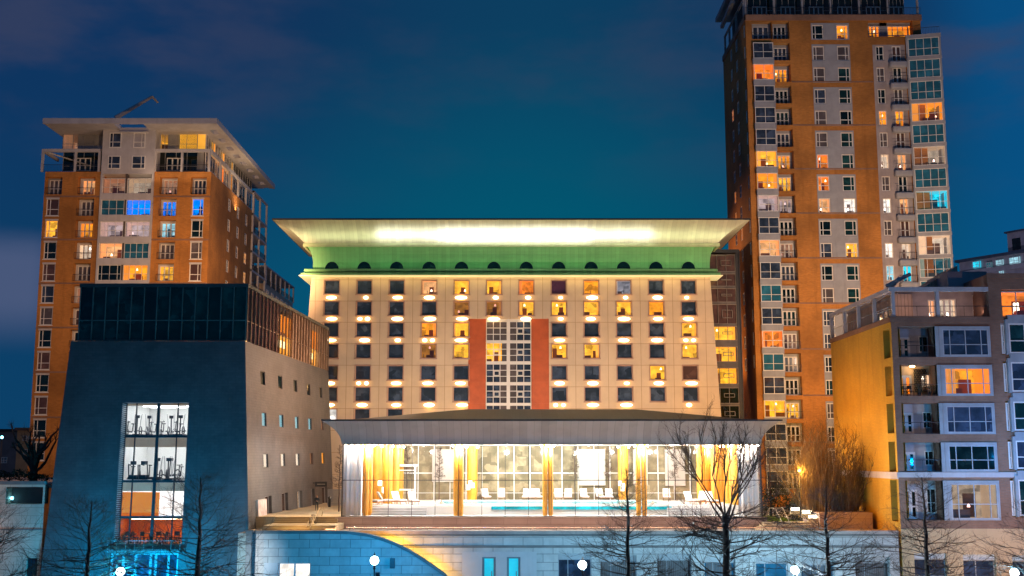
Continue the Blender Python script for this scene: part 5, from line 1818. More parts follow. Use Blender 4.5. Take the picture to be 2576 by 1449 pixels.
# long promenade wall
YP = 112.0
pp = FR(YP)
pw = thing('promenade_wall', (10, YP, 0), 'long pale stone block wall with doors and windows under the pool terrace', 'wall')
X = lambda px, py=1400: pp.ab(px, py)[0]
Z = lambda py, px=1500: pp.ab(px, py)[1]
XA, XB_ = X(850), X(2262)
wl = [(1404, 1488, 1392, 'navy', 0), (1510, 1602, 1397, 'grey', 1), (1653, 1740, 1394, 'grey', 1), (1772, 1850, 1400, 'teal', 1), (1902, 1983, 1402, 'teal', 0), (2017, 2100, 1406, 'teal', 1), (2152, 2239, 1401, 'grey', 1)]
dl = [(1213, 1247, 1401), (1275, 1309, 1401)]
hs = [(X(a, 1430), X(b, 1430), .5, Z(c), .55) for a, b, c, _, _ in wl] + [(X(a, 1430), X(b, 1430), .05, Z(c), .4) for a, b, c in dl]
mm = MB(); mm.holed(pp, XA, XB_, 0, TERZ, hs); mm.build('wall', stone, pw)
mm = MB(); mm.box(pp, XA, XB_, Z(1378), Z(1372), -.12, -.003); mm.build('string_course', cop, pw)
mm = MB(); mm.box(pp, XA - .3, XB_, TERZ + .004, TERZ + .3, -.25, .6); mm.build('coping', mat('pinkish_coping', (.45, .34, .29), .7), pw)
mm = MB(); mm.box(pp, XA, XB_, Z(1349), Z(1344), -.14, -.003); mm.build('drip_course', cop, pw)
# smooth pale panel round the doors
mm = MB(); mm.holed(pp, X(1162, 1430), X(1350, 1430), 0, Z(1388), [(h[0], h[1], 0, h[3], .05) for h in hs[7:9]], d=-.05); mm.build('smooth_panel', mat('smooth_pale_render', (.55, .53, .52), .7, var=.05, streak=.15), pw)
for (a, b, c, gls, cur) in wl:
    w = window(pw, pp, X(a, 1430), X(b, 1430), .5, Z(c) - .55, 'A', gls, None, rec=.5, t=.09, frame=grey_p, sill=False)
    mm = MB(); mm.box(pp, X(a, 1430) + .01, X(b, 1430) - .01, Z(c) - .55, Z(c) - .01, .3, .5); mm.build('lintel_panel', mat('pale_lintel', (.42, .42, .42)), w)
    if cur:
        mm = MB(); xa, xb = X(a, 1430) + .25, X(b, 1430) - .25
        n = 16
        for i in range(n):
            q0, q1 = xa + (xb - xa) * i / n, xa + (xb - xa) * (i + .7) / n
            mm.box(pp, q0, q1, .55, Z(c) - .6, .465, .49)
        mm.build('blind', mat('grey_blind_slats', (.16, .15, .15)), w)
for (a, b, c) in dl:
    mm = MB(); mm.box(pp, X(a, 1430), X(a, 1430) + .2, .05, Z(c), .1, .38); mm.box(pp, X(b, 1430) - .2, X(b, 1430), .05, Z(c), .1, .38); mm.box(pp, X(a, 1430) + .2, X(b, 1430) - .2, Z(c) - .15, Z(c), .1, .38)
    w = mm.build('door', mat('door_frame_blue_grey', (.2, .25, .28)), pw)
    mm = MB(); mm.box(pp, X(a, 1430) + .2, X(b, 1430) - .2, .05, Z(c) - .15, .2, .3); mm.build('door_leaf', mat('turquoise_glowing_door', (.1, .7, .75), .4, emit=(0, .62, .72), estr=.4), w)  # door leaf glows by itself to look lit
    mm = MB(); mm.wbox(X(b, 1430) - .42, X(b, 1430) - .34, YP + .12, YP + .197, 1.6, 2.3); mm.build('handle', grey_p, w)
# rail along the terrace edge above the wall
tr = thing('terrace_rail', (4, 114.2, TERZ), 'long low metal rail running along the foot of the pool plinth', 'rail')
mm = MB(); mm.path([(PX(872, 114.2, 1327), 114.2, PZ(1327, 114.2)), (PX(2060, 114.2, 1330), 114.2, PZ(1327, 114.2))], .06, 6); mm.build('top_rail', mat('polished_rail', (.75, .65, .55), .2, .8), tr)
for i in range(18):
    xx = PX(880 + i * 65, 114.2, 1327); mm = MB(); mm.wbox(xx - .03, xx + .03, 114.17, 114.23, TERZ, PZ(1327, 114.2) - .05); mm.build('post', dark_m, tr)


# ================================================================== RIGHT APARTMENT BLOCK
def right_block():
    Y = 112.0
    pl = FR(Y)
    x = lambda px, py=950: pl.ab(px, py)[0]
    z = lambda py, px=2380: pl.ab(px, py)[1]
    XL = P(2243, 850, Y).x
    YB = 133.5
    root = thing('apartment_block', (XL + 10, Y, 0), 'nearest apartment block, yellow lit brick end wall and blue lit bay windows, far right', 'apartment building')
    ztop = PZ(798, Y, 2380)
    rows = [(821, 898), (918, 996), (1014, 1092), (1113, 1187), (1209, 1309)]
    xo0, xo1 = x(2264), x(2496)
    xm = x(2357)
    XE = x(2780)
    XP = x(2499)
    sec2 = [(812, 892), (909, 988), (1008, 1086), (1106, 1182), (1204, 1300)]
    x2 = x(2525)
    base_w = [(2301, 2382, 1392), (2424, 2506, 1395), (2548, 2640, 1397)]
    holes = [(xo0, xm, z(b), z(a), 1.9) for a, b in rows] + [(xm, xo1, z(b), z(a), .4) for a, b in rows]
    bw = [(pl.ab(a, 1430)[0], pl.ab(b, 1430)[0], .6, z(c), .5) for a, b, c in base_w]
    m = MB()
    zband = z(1187)
    m.holed(pl, XL, XP, z(1330), ztop, holes)
    holes2 = [(x2, x(2700), z(b), z(a), .3) for a, b in sec2] + [(x(2520, 760), x(2700), z(797), z(728), .8)]
    m.holed(pl, XP, XE, z(1330), z(690), holes2)
    m.face([(XP, Y, ztop), (XP, 125, ztop), (XP, 125, z(690)), (XP, Y, z(690))]); m.face([(XP, Y, z(690)), (XE, Y, z(690)), (XE, 125, z(690)), (XP, 125, z(690))])
    m.build('brown_brick_front', brick_d, root)
    m = MB(); m.holed(pl, XL, XE, 0, z(1330) - .002, bw); m.build('base_wall', masonry('warm_ashlar', (.60, .43, .25), (.56, .40, .23), (.48, .34, .2), 2.4, .9, .012, var=.1), root)
    # side
    sp = SL(XL)
    sh = []
    for (a, b) in ((829, 901), (921, 996), (1015, 1090), (1111, 1187), (1208, 1312)):
        z1 = P(2230, a, 113.4).z; z0 = P(2230, b, 113.4).z
        sh.append((112.55, 114.5, z0, z1, 1.0))
    m = MB(); m.holed(sp, Y, YB, TERZ - 6, ztop, sh)
    m.face([(XL, YB, 0), (XE, YB, 0), (XE, YB, ztop), (XL, YB, ztop)]); m.face([(XL, Y, ztop), (XP, Y, ztop), (XP, YB, ztop), (XL, YB, ztop)])
    m.build('yellow_brick_side', brick_y, root)
    for h in sh:
        window(root, sp, *h[:4], 'plain', 'brown', None, rec=.9, t=.08, frame=grey_p, name='side_opening_window')
        mm = MB(); mm.box(sp, 112.55, 113.3, h[2], h[2] + 1.1, .3, .35); mm.build('balcony_panel', white_r, root)
    mm = MB(); mm.wbox(XL - .12, XL + .0 - .003, Y - .1, YB, z(1205), z(1188)); mm.wbox(XL - .12, XE, Y - .14, Y - .003, z(1201), z(1188)); mm.build('stone_band', white_r, root)
    mm = MB(); mm.wbox(XL - .12, XL - .003, Y - .1, YB, ztop - .45, ztop + .04); mm.wbox(XL - .12, XP, Y - .14, Y - .003, ztop - .5, ztop + .04); mm.build('parapet', brick_d, root)
    mm = MB(); mm.wbox(XP - .1, XE, Y - .14, Y - .003, z(700), z(688)); mm.build('upper_parapet', brick_d, root)
    litb = {1: 'amber'}
    for k, (a, b) in enumerate(rows):
        b0, b1 = z(b), z(a)
        lit = litb.get(k)
        # balcony recess
        d0, d1 = x(2273), x(2309)
        pdeep = 1.85
        window(root, pl, d0, d1, b0 + .05, b1 - .9, 'door2', 'black', lit, rec=pdeep, t=.22, name='balcony_door', dep=2.5)
        w0, w1 = x(2332), xm - .05
        window(root, pl, w0, w1, b0 + .6, b1 - .8, 'slim', 'black', 'pale' if lit else None, rec=pdeep, t=.08, name='balcony_window', dep=2)
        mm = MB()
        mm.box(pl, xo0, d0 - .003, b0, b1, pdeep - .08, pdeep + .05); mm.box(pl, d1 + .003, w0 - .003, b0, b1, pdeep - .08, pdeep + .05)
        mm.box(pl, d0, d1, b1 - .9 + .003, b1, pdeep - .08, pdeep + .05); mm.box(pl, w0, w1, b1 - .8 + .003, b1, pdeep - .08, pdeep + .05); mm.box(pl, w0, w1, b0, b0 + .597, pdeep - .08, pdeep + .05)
        mm.build('recess_wall', mat('grey_blue_render', (.42, .43, .46), .8, streak=.2) if not lit else mat('lamplit_recess_render', (.7, .5, .3), .8), root)  # lit recess has a warmer wall copy, lamplight put into its colour
        if k < 4:
            railing(root, pl, xo0, xm, b0, 1.15, .05, n=4)
        # bay
        p0, p1 = x(2375), x(2491)
        window(root, pl, p0, p1, b0 + .12, b1 - .28, 'sidelites', 'navy' if k != 3 else 'black', {1: 'amber', 4: 'beige'}.get(k), rec=-.05, t=.11, name='bay_window', dep=4, frame=mat('blue_grey_window_frame', (.40, .43, .48), .5))
        mm = MB(); mm.box(pl, xm, p0 - .003, b0, b1, -.12, .3); mm.box(pl, p0, xo1, b1 - .275, b1, -.12, .3); mm.box(pl, p1 + .003, xo1, b0, b1 - .28, -.12, .3); mm.box(pl, p0, p1, b0, b0 + .117, -.12, .3)
        mm.build('bay_surround', mat('blue_grey_surround', (.34, .38, .42), .7, streak=.2), root)
        mm = MB(); mm.box(pl, xm + .34, xm + .4, b0, b1, -.16, -.121); mm.build('downpipe', grey_p, root)
    # warm balcony light, second storey
    b1 = z(918)
    mm = MB(); mm.wbox(xm - 2.2, xm - 1.8, Y + .9, Y + 1.1, b1 - .12, b1 - .03); mm.build('balcony_light', emis('balcony_lamp', (1, .7, .3), 40), root)
    # second section
    for k, (a, b) in enumerate(sec2):
        b0, b1 = z(b), z(a)
        p0 = x(2541)
        window(root, pl, p0, x(2700), b0 + .1, b1 - .1, 'bay4', 'navy' if k % 2 else 'green', None, rec=-.25, t=.13, name='bay_window')
        window(root, pl, x2 - .0, x(2533), b0 + .1, b1 - .2, 'slim', 'black', None, rec=.05, t=.08, name='bay_side_window')
        mm = MB(); mm.box(pl, x(2534), p0 - .003, b0, b1 + .3, -.35, .2); mm.box(pl, p0, x(2700), b1 - .097, b1 + .75, -.35, .2)
        mm.build('bay_surround', mat('blue_grey_surround', (.34, .38, .42), .7, streak=.2), root)
    window(root, pl, x(2520, 760) + .1, x(2700), z(797), z(728) - .1, 'bay4', 'black', 'orange', rec=.7, t=.12, name='penthouse_window', dep=3)
    mm = MB(); c = P(2556, 775, Y + 2); mm.lathe((c.x, c.y, c.z), [(.3, -.5), (.25, .5)], 10); mm.build('lamp_shade', emis('shade_white', (1, .85, .6), 6), root)
    railing(root, pl, x(2520, 760), x(2700), z(797), 1.1, .0, n=6)
    # base windows
    for (a0, a1, b0, b1, dp) in bw:
        window(root, pl, a0, a1, b0, b1 - .5, 'slim', 'navy', None, rec=.42, t=.12, frame=grey_p, name='ground_window')
        mm = MB(); mm.box(pl, a0 + .01, a1 - .01, b1 - .5, b1 - .01, .2, .42); mm.build('lintel_panel', mat('pale_blue_lintel', (.5, .55, .58)), root)
    # penthouse storey
    pk = FR(115.6)
    zp1 = PZ(722, 112, 2350)
    xc = XL + .2
    core0, core1 = pk.ab(2262, 760)[0], XP
    wl = [(2335, 2354, 754), (2362, 2407, 752), (2447, 2471, 742)]
    hs = []
    for a, b, t in wl:
        hs.append((pk.ab(a, 780)[0], pk.ab(b, 780)[0], ztop + .05, pk.ab(a, t)[1], .3))
    m = MB(); m.holed(pk, core0, core1, ztop + .03, zp1, hs); m.face([(core0, 115.6, ztop), (core0, YB, ztop), (core0, YB, zp1), (core0, 115.6, zp1)]); m.build('penthouse_wall', mat('mauve_grey_render', (.36, .32, .33), .8, streak=.2), root)
    for i, h in enumerate(hs):
        window(root, pk, *h[:4], 'slim' if i != 1 else 'door', 'black', ('peach', 'pale', 'orange')[i], rec=.2, t=.12, name='penthouse_window', dep=1.6)
    clad = masonry('pinkish_board_cladding', (.5, .36, .28), (.45, .32, .25), (.2, .14, .1), .35, 30, .02, offset=0)
    mm = MB(); mm.wbox(core0 - .12, core0 - .003, 116, YB, ztop + .03, zp1 - .3); mm.wbox(pk.ab(2249, 760)[0], pk.ab(2294, 760)[0], 115.4, 115.59, ztop + .04, zp1 - .2); mm.build('board_cladding', clad, root)
    window(root, SL(core0 - .13), 117.0, 122.0, ztop + .2, ztop + 1.6, 'bay3', 'black', 'yellow', rec=-.02, t=.1, name='side_window', dep=.1, furn=False)
    mm = MB()
    mm.wbox(XL - .05, XP, Y - .05, Y + .3, zp1 - .42, zp1); mm.wbox(XL - .05, XL + .3, Y + .3, YB, zp1 - .42, zp1)
    for p in (2243, 2355):
        q = x(p, 760); mm.wbox(q, q + .32, Y - .03, Y + .28, ztop + .04, zp1 - .42)
    for yy in (117.2, 122.6, 127.8, 133.1):
        mm.wbox(XL - .04, XL + .3, yy, yy + .35, ztop + .04, zp1 - .42)
    mm.build('portal_frame', white_r, root)
    railing(root, pl, XL + .35, XP - .1, ztop + .04, 1.1, .15, n=8)
    railing(root, sp, Y + .4, YB - .3, ztop + .04, 1.1, .15, n=30, m_=grey_p)
    mm = MB(); mm.wbox(core0 - .3, XP, 115.5, YB, zp1 + .01, zp1 + .4); mm.build('roof', white_r, root)
    mm = MB(); a_ = P(2385, 712, 118); b_ = P(2482, 683, 118); mm.wbox(a_.x, b_.x, 118, 124, zp1 + .41, b_.z); mm.build('roof_plant_box', mat('grey_lilac_panel', (.33, .3, .33)), root)
    mm = MB(); a_ = P(2290, 712, 121); b_ = P(2408, 668, 121)
    mm.face([(a_.x, 121, zp1 + .41), (b_.x, 121, zp1 + .41), (b_.x, 121, b_.z)]); mm.face([(a_.x, 126, zp1 + .41), (b_.x, 126, zp1 + .41), (b_.x, 126, b_.z)]); mm.face([(a_.x, 121, zp1 + .41), (b_.x, 121, b_.z), (b_.x, 126, b_.z), (a_.x, 126, zp1 + .41)])
    mm.face([(b_.x, 121, zp1 + .41), (b_.x, 126, zp1 + .41), (b_.x, 126, b_.z), (b_.x, 121, b_.z)])
    mm.build('sloping_roof_end', clad, root)
    for pa, pb_ in (((2196, 770, 128), (2262, 700, 118)), ((2230, 720, 120), (2290, 690, 118))):
        mm = MB(); mm.path([P(*pa), P(*pb_)], .22, 5); mm.build('roof_strut', white_r, root)
    # things on the lit balcony
    b0 = z(996) + .004
    chair(x(2280), Y + 1.0, b0, .4, 'dark folding chair by the door on the orange lit balcony', 'seats on the lit balcony', s=1.1)
    chair(x(2297), Y + .9, b0, 2.2, 'dark folding chair right of the table on the orange lit balcony', 'seats on the lit balcony', s=1.1)
    t = thing('balcony_table', (x(2289), Y + .8, b0), 'small dark round table between two chairs on the lit balcony', 'table'); LOC[t.name] = Vector((0, 0, 0))
    mm = MB(); mm.lathe((0, 0, .72), [(.01, 0), (.4, 0), (.4, .04), (.01, .04)], 12); mm.build('tabletop', dark_m, t)
    mm = MB(); mm.path([(-.25, 0, 0), (.25, 0, .72)], .02, 4); mm.path([(.25, 0, 0), (-.25, 0, .72)], .02, 4); mm.build('leg', dark_m, t)
    mm = MB()
    tx0, tx1, tz0, tz1 = x(2314), x(2346), z(985), z(925)
    for i in range(-6, 9):
        for sgn in (1, -1):
            pts = []
            for t_ in (0, 1):
                xx = tx0 + (tx1 - tx0) * (i / 8 + (t_ * .75 if sgn > 0 else (1 - t_) * .75))
                pts.append((xx, t_))
            (xa, _), (xb, _) = pts
            za, zb_ = tz0, tz1
            # clip to the panel
            def clip(xa, za, xb, zb_):
                if xb == xa: return None
                for lim, side in ((tx0, 0), (tx1, 1)):
                    if side == 0:
                        if xa < lim and xb < lim: return None
                        if xa < lim: za = za + (zb_ - za) * (lim - xa) / (xb - xa); xa = lim
                        if xb < lim: zb_ = za + (zb_ - za) * (lim - xa) / (xb - xa); xb = lim
                    else:
                        if xa > lim and xb > lim: return None
                        if xa > lim: za = za + (zb_ - za) * (lim - xa) / (xb - xa); xa = lim
                        if xb > lim: zb_ = za + (zb_ - za) * (lim - xa) / (xb - xa); xb = lim
                return xa, za, xb, zb_
            r_ = clip(xa, za, xb, zb_)
            if r_: mm.path([(r_[0], Y + 1.6, r_[1]), (r_[2], Y + 1.6, r_[3])], .035, 4)
    single(mm, 'trellis', dark_m, 'dark diamond trellis on the wall of the orange lit balcony', 'trellis', origin=(tx0, Y + 1.6, tz0))
    for i, (p, s_) in enumerate(((2315, .32), (2340, .38), (2352, .3))):
        mm = MB(); c = Vector((x(p), Y + .5, b0)); mm.lathe(c, [(.12, 0), (.2, .35), (.01, .35)], 10, 0)
        r = random.Random(i)
        for _ in range(60):
            a_ = r.uniform(0, 6.28); h_ = r.uniform(.3, .3 + s_ * 2.2); rr = r.uniform(0, s_)
            q = c + Vector((math.cos(a_) * rr, math.sin(a_) * rr, h_)); d_ = Vector((r.uniform(-.1, .1), r.uniform(-.1, .1), r.uniform(0, .12)))
            mm.face([q, q + d_, q + d_ + Vector((.06, 0, .05)), q + Vector((.07, .02, -.02))], 1)
        single(mm, 'potted_plant', [dark_m, mat('dark_leaf', (.05, .06, .03))], ['dark potted plant under the trellis on the lit balcony', 'bushiest dark potted plant right of the trellis, lit balcony', 'small potted plant against the white post of the lit balcony'][i], 'potted plant', 'pots on the lit balcony', origin=c)


right_block()

# distant curved block, far right
pA, pB = P(2411, 655, 290), P(2576, 628, 275)
dpl = Plane((pA.x, 290, 0), Vector((pB.x - pA.x, -15, 0)), (0, 0, 1), (15, (pB.x - pA.x), 0))
db = thing('distant_office_block', (pA.x + 15, 280, 0), 'distant pale banded modern block with small cyan lights at the right edge', 'office building')
ln = (pB - pA).length * 2.2
dt = pA.z
mm = MB(); mm.box(dpl, 0, ln, 0, dt - .6, .3, 20); mm.build('wall', mat('lilac_grey_concrete', (.34, .32, .36)), db)
for i in range(6):
    mm = MB(); zz = dt - 3.6 - i * 3.4; mm.box(dpl, -.3, ln, zz - .7, zz + .5, -.3, .28); mm.build('floor_band', mat('pale_band', (.42, .40, .42)), db)
mm = MB(); mm.box(dpl, -.6, ln, dt - .6, dt, -.8, 20); mm.build('roof', mat('dark_blue_roof', (.06, .08, .12)), db)
a0 = dpl.ab(2528, 600)[0]; mm = MB(); mm.box(dpl, a0, ln, dt + .002, dpl.ab(2528, 586)[1], 1, 15); mm.build('upper_storey', mat('lilac_grey_concrete', (.34, .32, .36)), db)
mm = MB(); mm.box(dpl, a0 - .5, ln, dpl.ab(2528, 586)[1] + .002, dpl.ab(2528, 582)[1], .5, 15); mm.build('upper_roof', mat('dark_blue_roof', (.06, .08, .12)), db)
for (p, q, p1, q1, h) in ((2448, 659, 2467, 672, 'cyan'), (2482, 661, 2496, 673, 'tealdim'), (2506, 655, 2524, 665, 'cyanw'), (2540, 649, 2566, 661, 'cyanw'), (2514, 682, 2524, 690, 'cyanw')):
    a0_, b1 = dpl.ab(p, q); a1, b0 = dpl.ab(p1, q1)
    window(db, dpl, a0_, a1, b0, b1, 'bay2', 'navy', h, rec=-.35, t=.12, dep=.5, furn=False)
a0, b1 = dpl.ab(2540, 600); mm = MB(); mm.box(dpl, a0, a0 + 2.2, dt + .5, b1, .9, 1.0); mm.build('dark_window', DG['black'], db)

# ================================================================== FAR LEFT
fl_ = thing('low_house', (-80, 205, 0), 'low orange lit house with small windows far behind at the left edge', 'house')
pl_ = FR(205.0)
a0, a1, b0, b1 = pl_.rect(44, 1083, 140, 1260)
mm = MB(); mm.box(pl_, a0, a1, 0, b1, 0, 10); mm.build('wall', mat('orange_render', (.6, .38, .2), .8), fl_)
mm = MB(); mm.box(pl_, a0 - .4, a1, b1, b1 + .5, -.4, 10.4); mm.build('roof', mat('brown_roof', (.2, .13, .1)), fl_)
for (p, q, h) in ((58, 1096, None), (70, 1098, 'amber'), (95, 1100, None), (60, 1130, None), (96, 1132, None)):
    u = pl_.rect(p, q, p + 9, q + 13); window(fl_, pl_, *u, 'slim', 'brown', h, rec=-.05, t=.1, dep=.3, furn=False)
fl2 = thing('low_house', (-100, 215, 0), 'dark low house with a flat roof at the extreme left edge', 'house')
pl2 = FR(215.0); a0, a1, b0, b1 = pl2.rect(-80, 1086, 40, 1260)
mm = MB(); mm.box(pl2, a0, a1, 0, b1, 0, 10); mm.build('wall', mat('dark_blue_render', (.16, .17, .2)), fl2)
mm = MB(); mm.box(pl2, a0 - .4, a1 + .3, b1, b1 + .5, -.4, 10.4); mm.build('roof', dark_m, fl2)
u = pl2.rect(4, 1150, 18, 1165); window(fl2, pl2, *u, 'slim', 'brown', 'dim', rec=-.05, t=.1, dep=.3, furn=False)
# garden terrace wall with railed niche
gwall = thing('garden_wall', (-56, 117.5, 0), 'peach lit stone garden wall with a dark railed niche left of the slate building', 'wall')
pg = FR(117.5)
gx1 = -46.9
ni = pg.rect(16, 1225, 106, 1268); bw_ = pg.rect(68, 1404, 92, 1449)
mm = MB(); gt = PZ(1219, 117.5, 60)
mm.holed(pg, -75, gx1, 0, gt, [(ni[0], ni[1], ni[2], ni[3], 1.5), (bw_[0], bw_[1], .8, bw_[3], .4)])
mm.wbox(-75, gx1, 117.51 + 1.6, 160, gt - .4, gt)
mm.build('wall', masonry('peach_stone', (.60, .48, .38), (.55, .43, .34), (.35, .27, .2), 2.2, .8, .02, var=.15, streak=.2), gwall)
mm = MB(); mm.box(pg, -75, gx1, PZ(1334, 117.5, 60), PZ(1330, 117.5, 60), -.15, -.003); mm.box(pg, -75, gx1, gt + .003, gt + .35, -.3, .5); mm.build('coping', cop, gwall)
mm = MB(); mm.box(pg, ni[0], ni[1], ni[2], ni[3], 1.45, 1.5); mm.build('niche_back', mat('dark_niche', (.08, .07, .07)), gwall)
railing(gwall, pg, ni[0], ni[1], ni[2], ni[3] - ni[2] - .05, .1, n=40)
window(gwall, pg, bw_[0], bw_[1], .8, bw_[3], 'tall4', 'navy', None, rec=.3, t=.1, frame=dark_m, name='barred_window')


# ================================================================== PLANTS
bark = mat('dark_bark', (.10, .06, .045), .95, var=.3, vscale=3)
bark_b = mat('brown_bark', (.15, .095, .04), .95, var=.3, vscale=3)


def bare_tree(name, loc, H, R, label, seed, style='whorl', group='bare trees along the promenade', m_=None, trunk_r=.22, start=.12, crown_top=1.0):
    r = random.Random(seed)
    t = thing(name, loc, label, 'tree', group)
    LOC[t.name] = Vector((0, 0, 0))
    m_ = m_ or bark
    tr = MB(); cr = MB()
    def wob(p, a): return p + Vector((r.uniform(-a, a), r.uniform(-a, a), 0))
    def twig(p, d, L, rad, depth):
        n = 4 if depth < 2 else 3
        pts = [p]; q = p.copy(); dd = d.copy()
        for i in range(n):
            dd = (dd + Vector((r.uniform(-.28, .28), r.uniform(-.28, .28), r.uniform(-.14, .2)))).normalized()
            q = q + dd * L / n; pts.append(q.copy())
        rr = [rad * (1 - .72 * i / n) for i in range(n + 1)]
        cr.path(pts, rr, 5 if depth == 0 else 4 if depth == 1 else 3, 0, cap=False)
        return pts, rr
    def grow(p, d, L, rad, depth, maxd, k):
        pts, rr = twig(p, d, L, rad, depth)
        if depth >= maxd: return
        for i in range(k):
            f = r.uniform(.25, 1.0) * (len(pts) - 1)
            a = int(min(f, len(pts) - 2)); u = f - a
            q = pts[a].lerp(pts[a + 1], u)
            ax = (pts[a + 1] - pts[a]).normalized()
            side = Vector((r.uniform(-1, 1), r.uniform(-1, 1), r.uniform(-.6, .8)))
            side = (side - ax * side.dot(ax)).normalized()
            nd = (ax * r.uniform(.5, 1.0) + side * r.uniform(.45, .9)).normalized()
            grow(q, nd, L * r.uniform(.32, .6), max(.0065, rad * .42), depth + 1, maxd, max(2, k - 2))
    if style == 'whorl':
        pts = []; n = 12
        for i in range(n + 1):
            pts.append(wob(Vector((0, 0, H * i / n)), .06 * i / n * 2))
        tr.path(pts, [trunk_r * (1 - .9 * i / n) + .015 for i in range(n + 1)], 9)
        h = H * start
        while h < H * .98:
            f = h / H
            L = R * (1 - f) ** .62 * r.uniform(.6, 1.08)
            a = r.uniform(0, 6.283)
            up = -.06 + .75 * f ** 1.6 + r.uniform(-.1, .15)
            d = Vector((math.cos(a), math.sin(a), up)).normalized()
            i = int(f * n); p = pts[i].lerp(pts[min(i + 1, n)], f * n - i)
            grow(p, d, max(.3, L), trunk_r * .22 * (1 - f) + .014, 0, 2, 7)
            h += H * r.uniform(.008, .017)
    elif style == 'vase':
        fk = H * .52
        n = 6; pts = [wob(Vector((0, 0, fk * i / n)), .05) for i in range(n + 1)]
        tr.path(pts, [trunk_r * (1 - .28 * i / n) for i in range(n + 1)], 10)
        top = pts[-1]
        def limb(p, d, L, rad, depth):
            n = 5; q = p.copy(); dd = d.copy(); ps = [p]
            for i in range(n):
                dd = (dd + Vector((r.uniform(-.13, .13), r.uniform(-.13, .13), .07))).normalized(); q = q + dd * L / n; ps.append(q.copy())
            rr = [rad * (1 - .55 * i / n) for i in range(n + 1)]
            cr.path(ps, rr, 7 if depth < 2 else 4, 0, cap=False)
            if depth >= 2:
                for _ in range(9):
                    i = r.randint(1, n); ax = (ps[i] - ps[i - 1]).normalized()
                    nd = (ax + Vector((r.uniform(-.9, .9), r.uniform(-.9, .9), r.uniform(-.3, .6)))).normalized()
                    grow(ps[i], nd, L * r.uniform(.25, .5), rad * .35, 1, 2, 4)
                if depth >= 3: return
            for _ in range(3 if depth < 2 else 2):
                i = r.randint(3, n)
                nd = ((ps[i] - ps[i - 1]).normalized() + Vector((r.uniform(-.6, .6), r.uniform(-.6, .6), r.uniform(0, .35)))).normalized()
                limb(ps[i], nd, L * r.uniform(.62, .85), rad * .6, depth + 1)
        for i in range(7):
            a = i * .9 + r.uniform(-.3, .3)
            limb(top - Vector((0, 0, r.uniform(0, 1.2))), Vector((math.cos(a) * .62, math.sin(a) * .62, .8)).normalized(), R * .62, trunk_r * .27, 1)
        for h in [fk * (.28 + .72 * i / 34) for i in range(34)]:
            a = r.uniform(0, 6.283); i = int(h / fk * n); p = pts[min(i, n)]
            grow(Vector((p.x, p.y, h)), Vector((math.cos(a), math.sin(a), r.uniform(-.05, .4))).normalized(), R * r.uniform(.45, .95), trunk_r * .2, 0, 2, 8)
    elif style == 'shrub':
        for i in range(64):
            a = r.uniform(0, 6.283); rad = r.uniform(0, R * .38)
            p = Vector((math.cos(a) * rad, math.sin(a) * rad, 0)); q = p.copy()
            lean = Vector((math.cos(a) * r.uniform(.05, .75), math.sin(a) * r.uniform(.05, .6), 1)).normalized()
            ps = [p]; n = 7; Lh = H * r.uniform(.5, 1.0)
            for j in range(n):
                lean = (lean + Vector((r.uniform(-.16, .16), r.uniform(-.16, .16), .06))).normalized(); q = q + lean * Lh / n; ps.append(q.copy())
            tr.path(ps, [.065 * (1 - .75 * j / n) for j in range(n + 1)], 4, 0, cap=False)
            for _ in range(20):
                j = r.randint(1, n)
                nd = ((ps[j] - ps[j - 1]).normalized() + Vector((r.uniform(-.9, .9), r.uniform(-.9, .9), r.uniform(0, .7)))).normalized()
                grow(ps[j], nd, H * r.uniform(.1, .24), .022, 1, 2, 5)
    elif style == 'pollard':
        n = 5; pts = [wob(Vector((0, 0, H * .45 * i / n)), .1) for i in range(n + 1)]
        tr.path(pts, [trunk_r * (1 - .2 * i / n) for i in range(n + 1)], 9)
        for i in range(13):
            a = i * 2.4 + r.uniform(-.3, .3); p = pts[r.randint(2, n)]
            d = Vector((math.cos(a), math.sin(a) * .6, r.uniform(.1, 1.3))).normalized()
            L = R * r.uniform(.55, 1.0); q = p.copy(); ps = [p]
            for j in range(5):
                d = (d + Vector((r.uniform(-.3, .3), r.uniform(-.2, .2), r.uniform(-.05, .3)))).normalized(); q = q + d * L / 5; ps.append(q.copy())
            cr.path(ps, [trunk_r * .42 * (1 - .5 * j / 5) for j in range(6)], 6)
            for _ in range(5):
                grow(ps[-1], (d + Vector((r.uniform(-.7, .7), r.uniform(-.7, .7), r.uniform(-.2, .8)))).normalized(), L * .3, .05, 1, 2, 3)
    tr.build('trunk', m_, t)
    cr.build('crown', m_, t)
    return t


def tree_at(px, ytop, Y, R, label, seed, zbase=0.0, **kw):
    p = P(px, 1449 if zbase == 0 else 1300, Y)
    H = PZ(ytop, Y, px) - zbase
    return bare_tree(kw.pop('name', 'bare_tree'), (p.x, Y, zbase), H, R, label, seed, **kw)


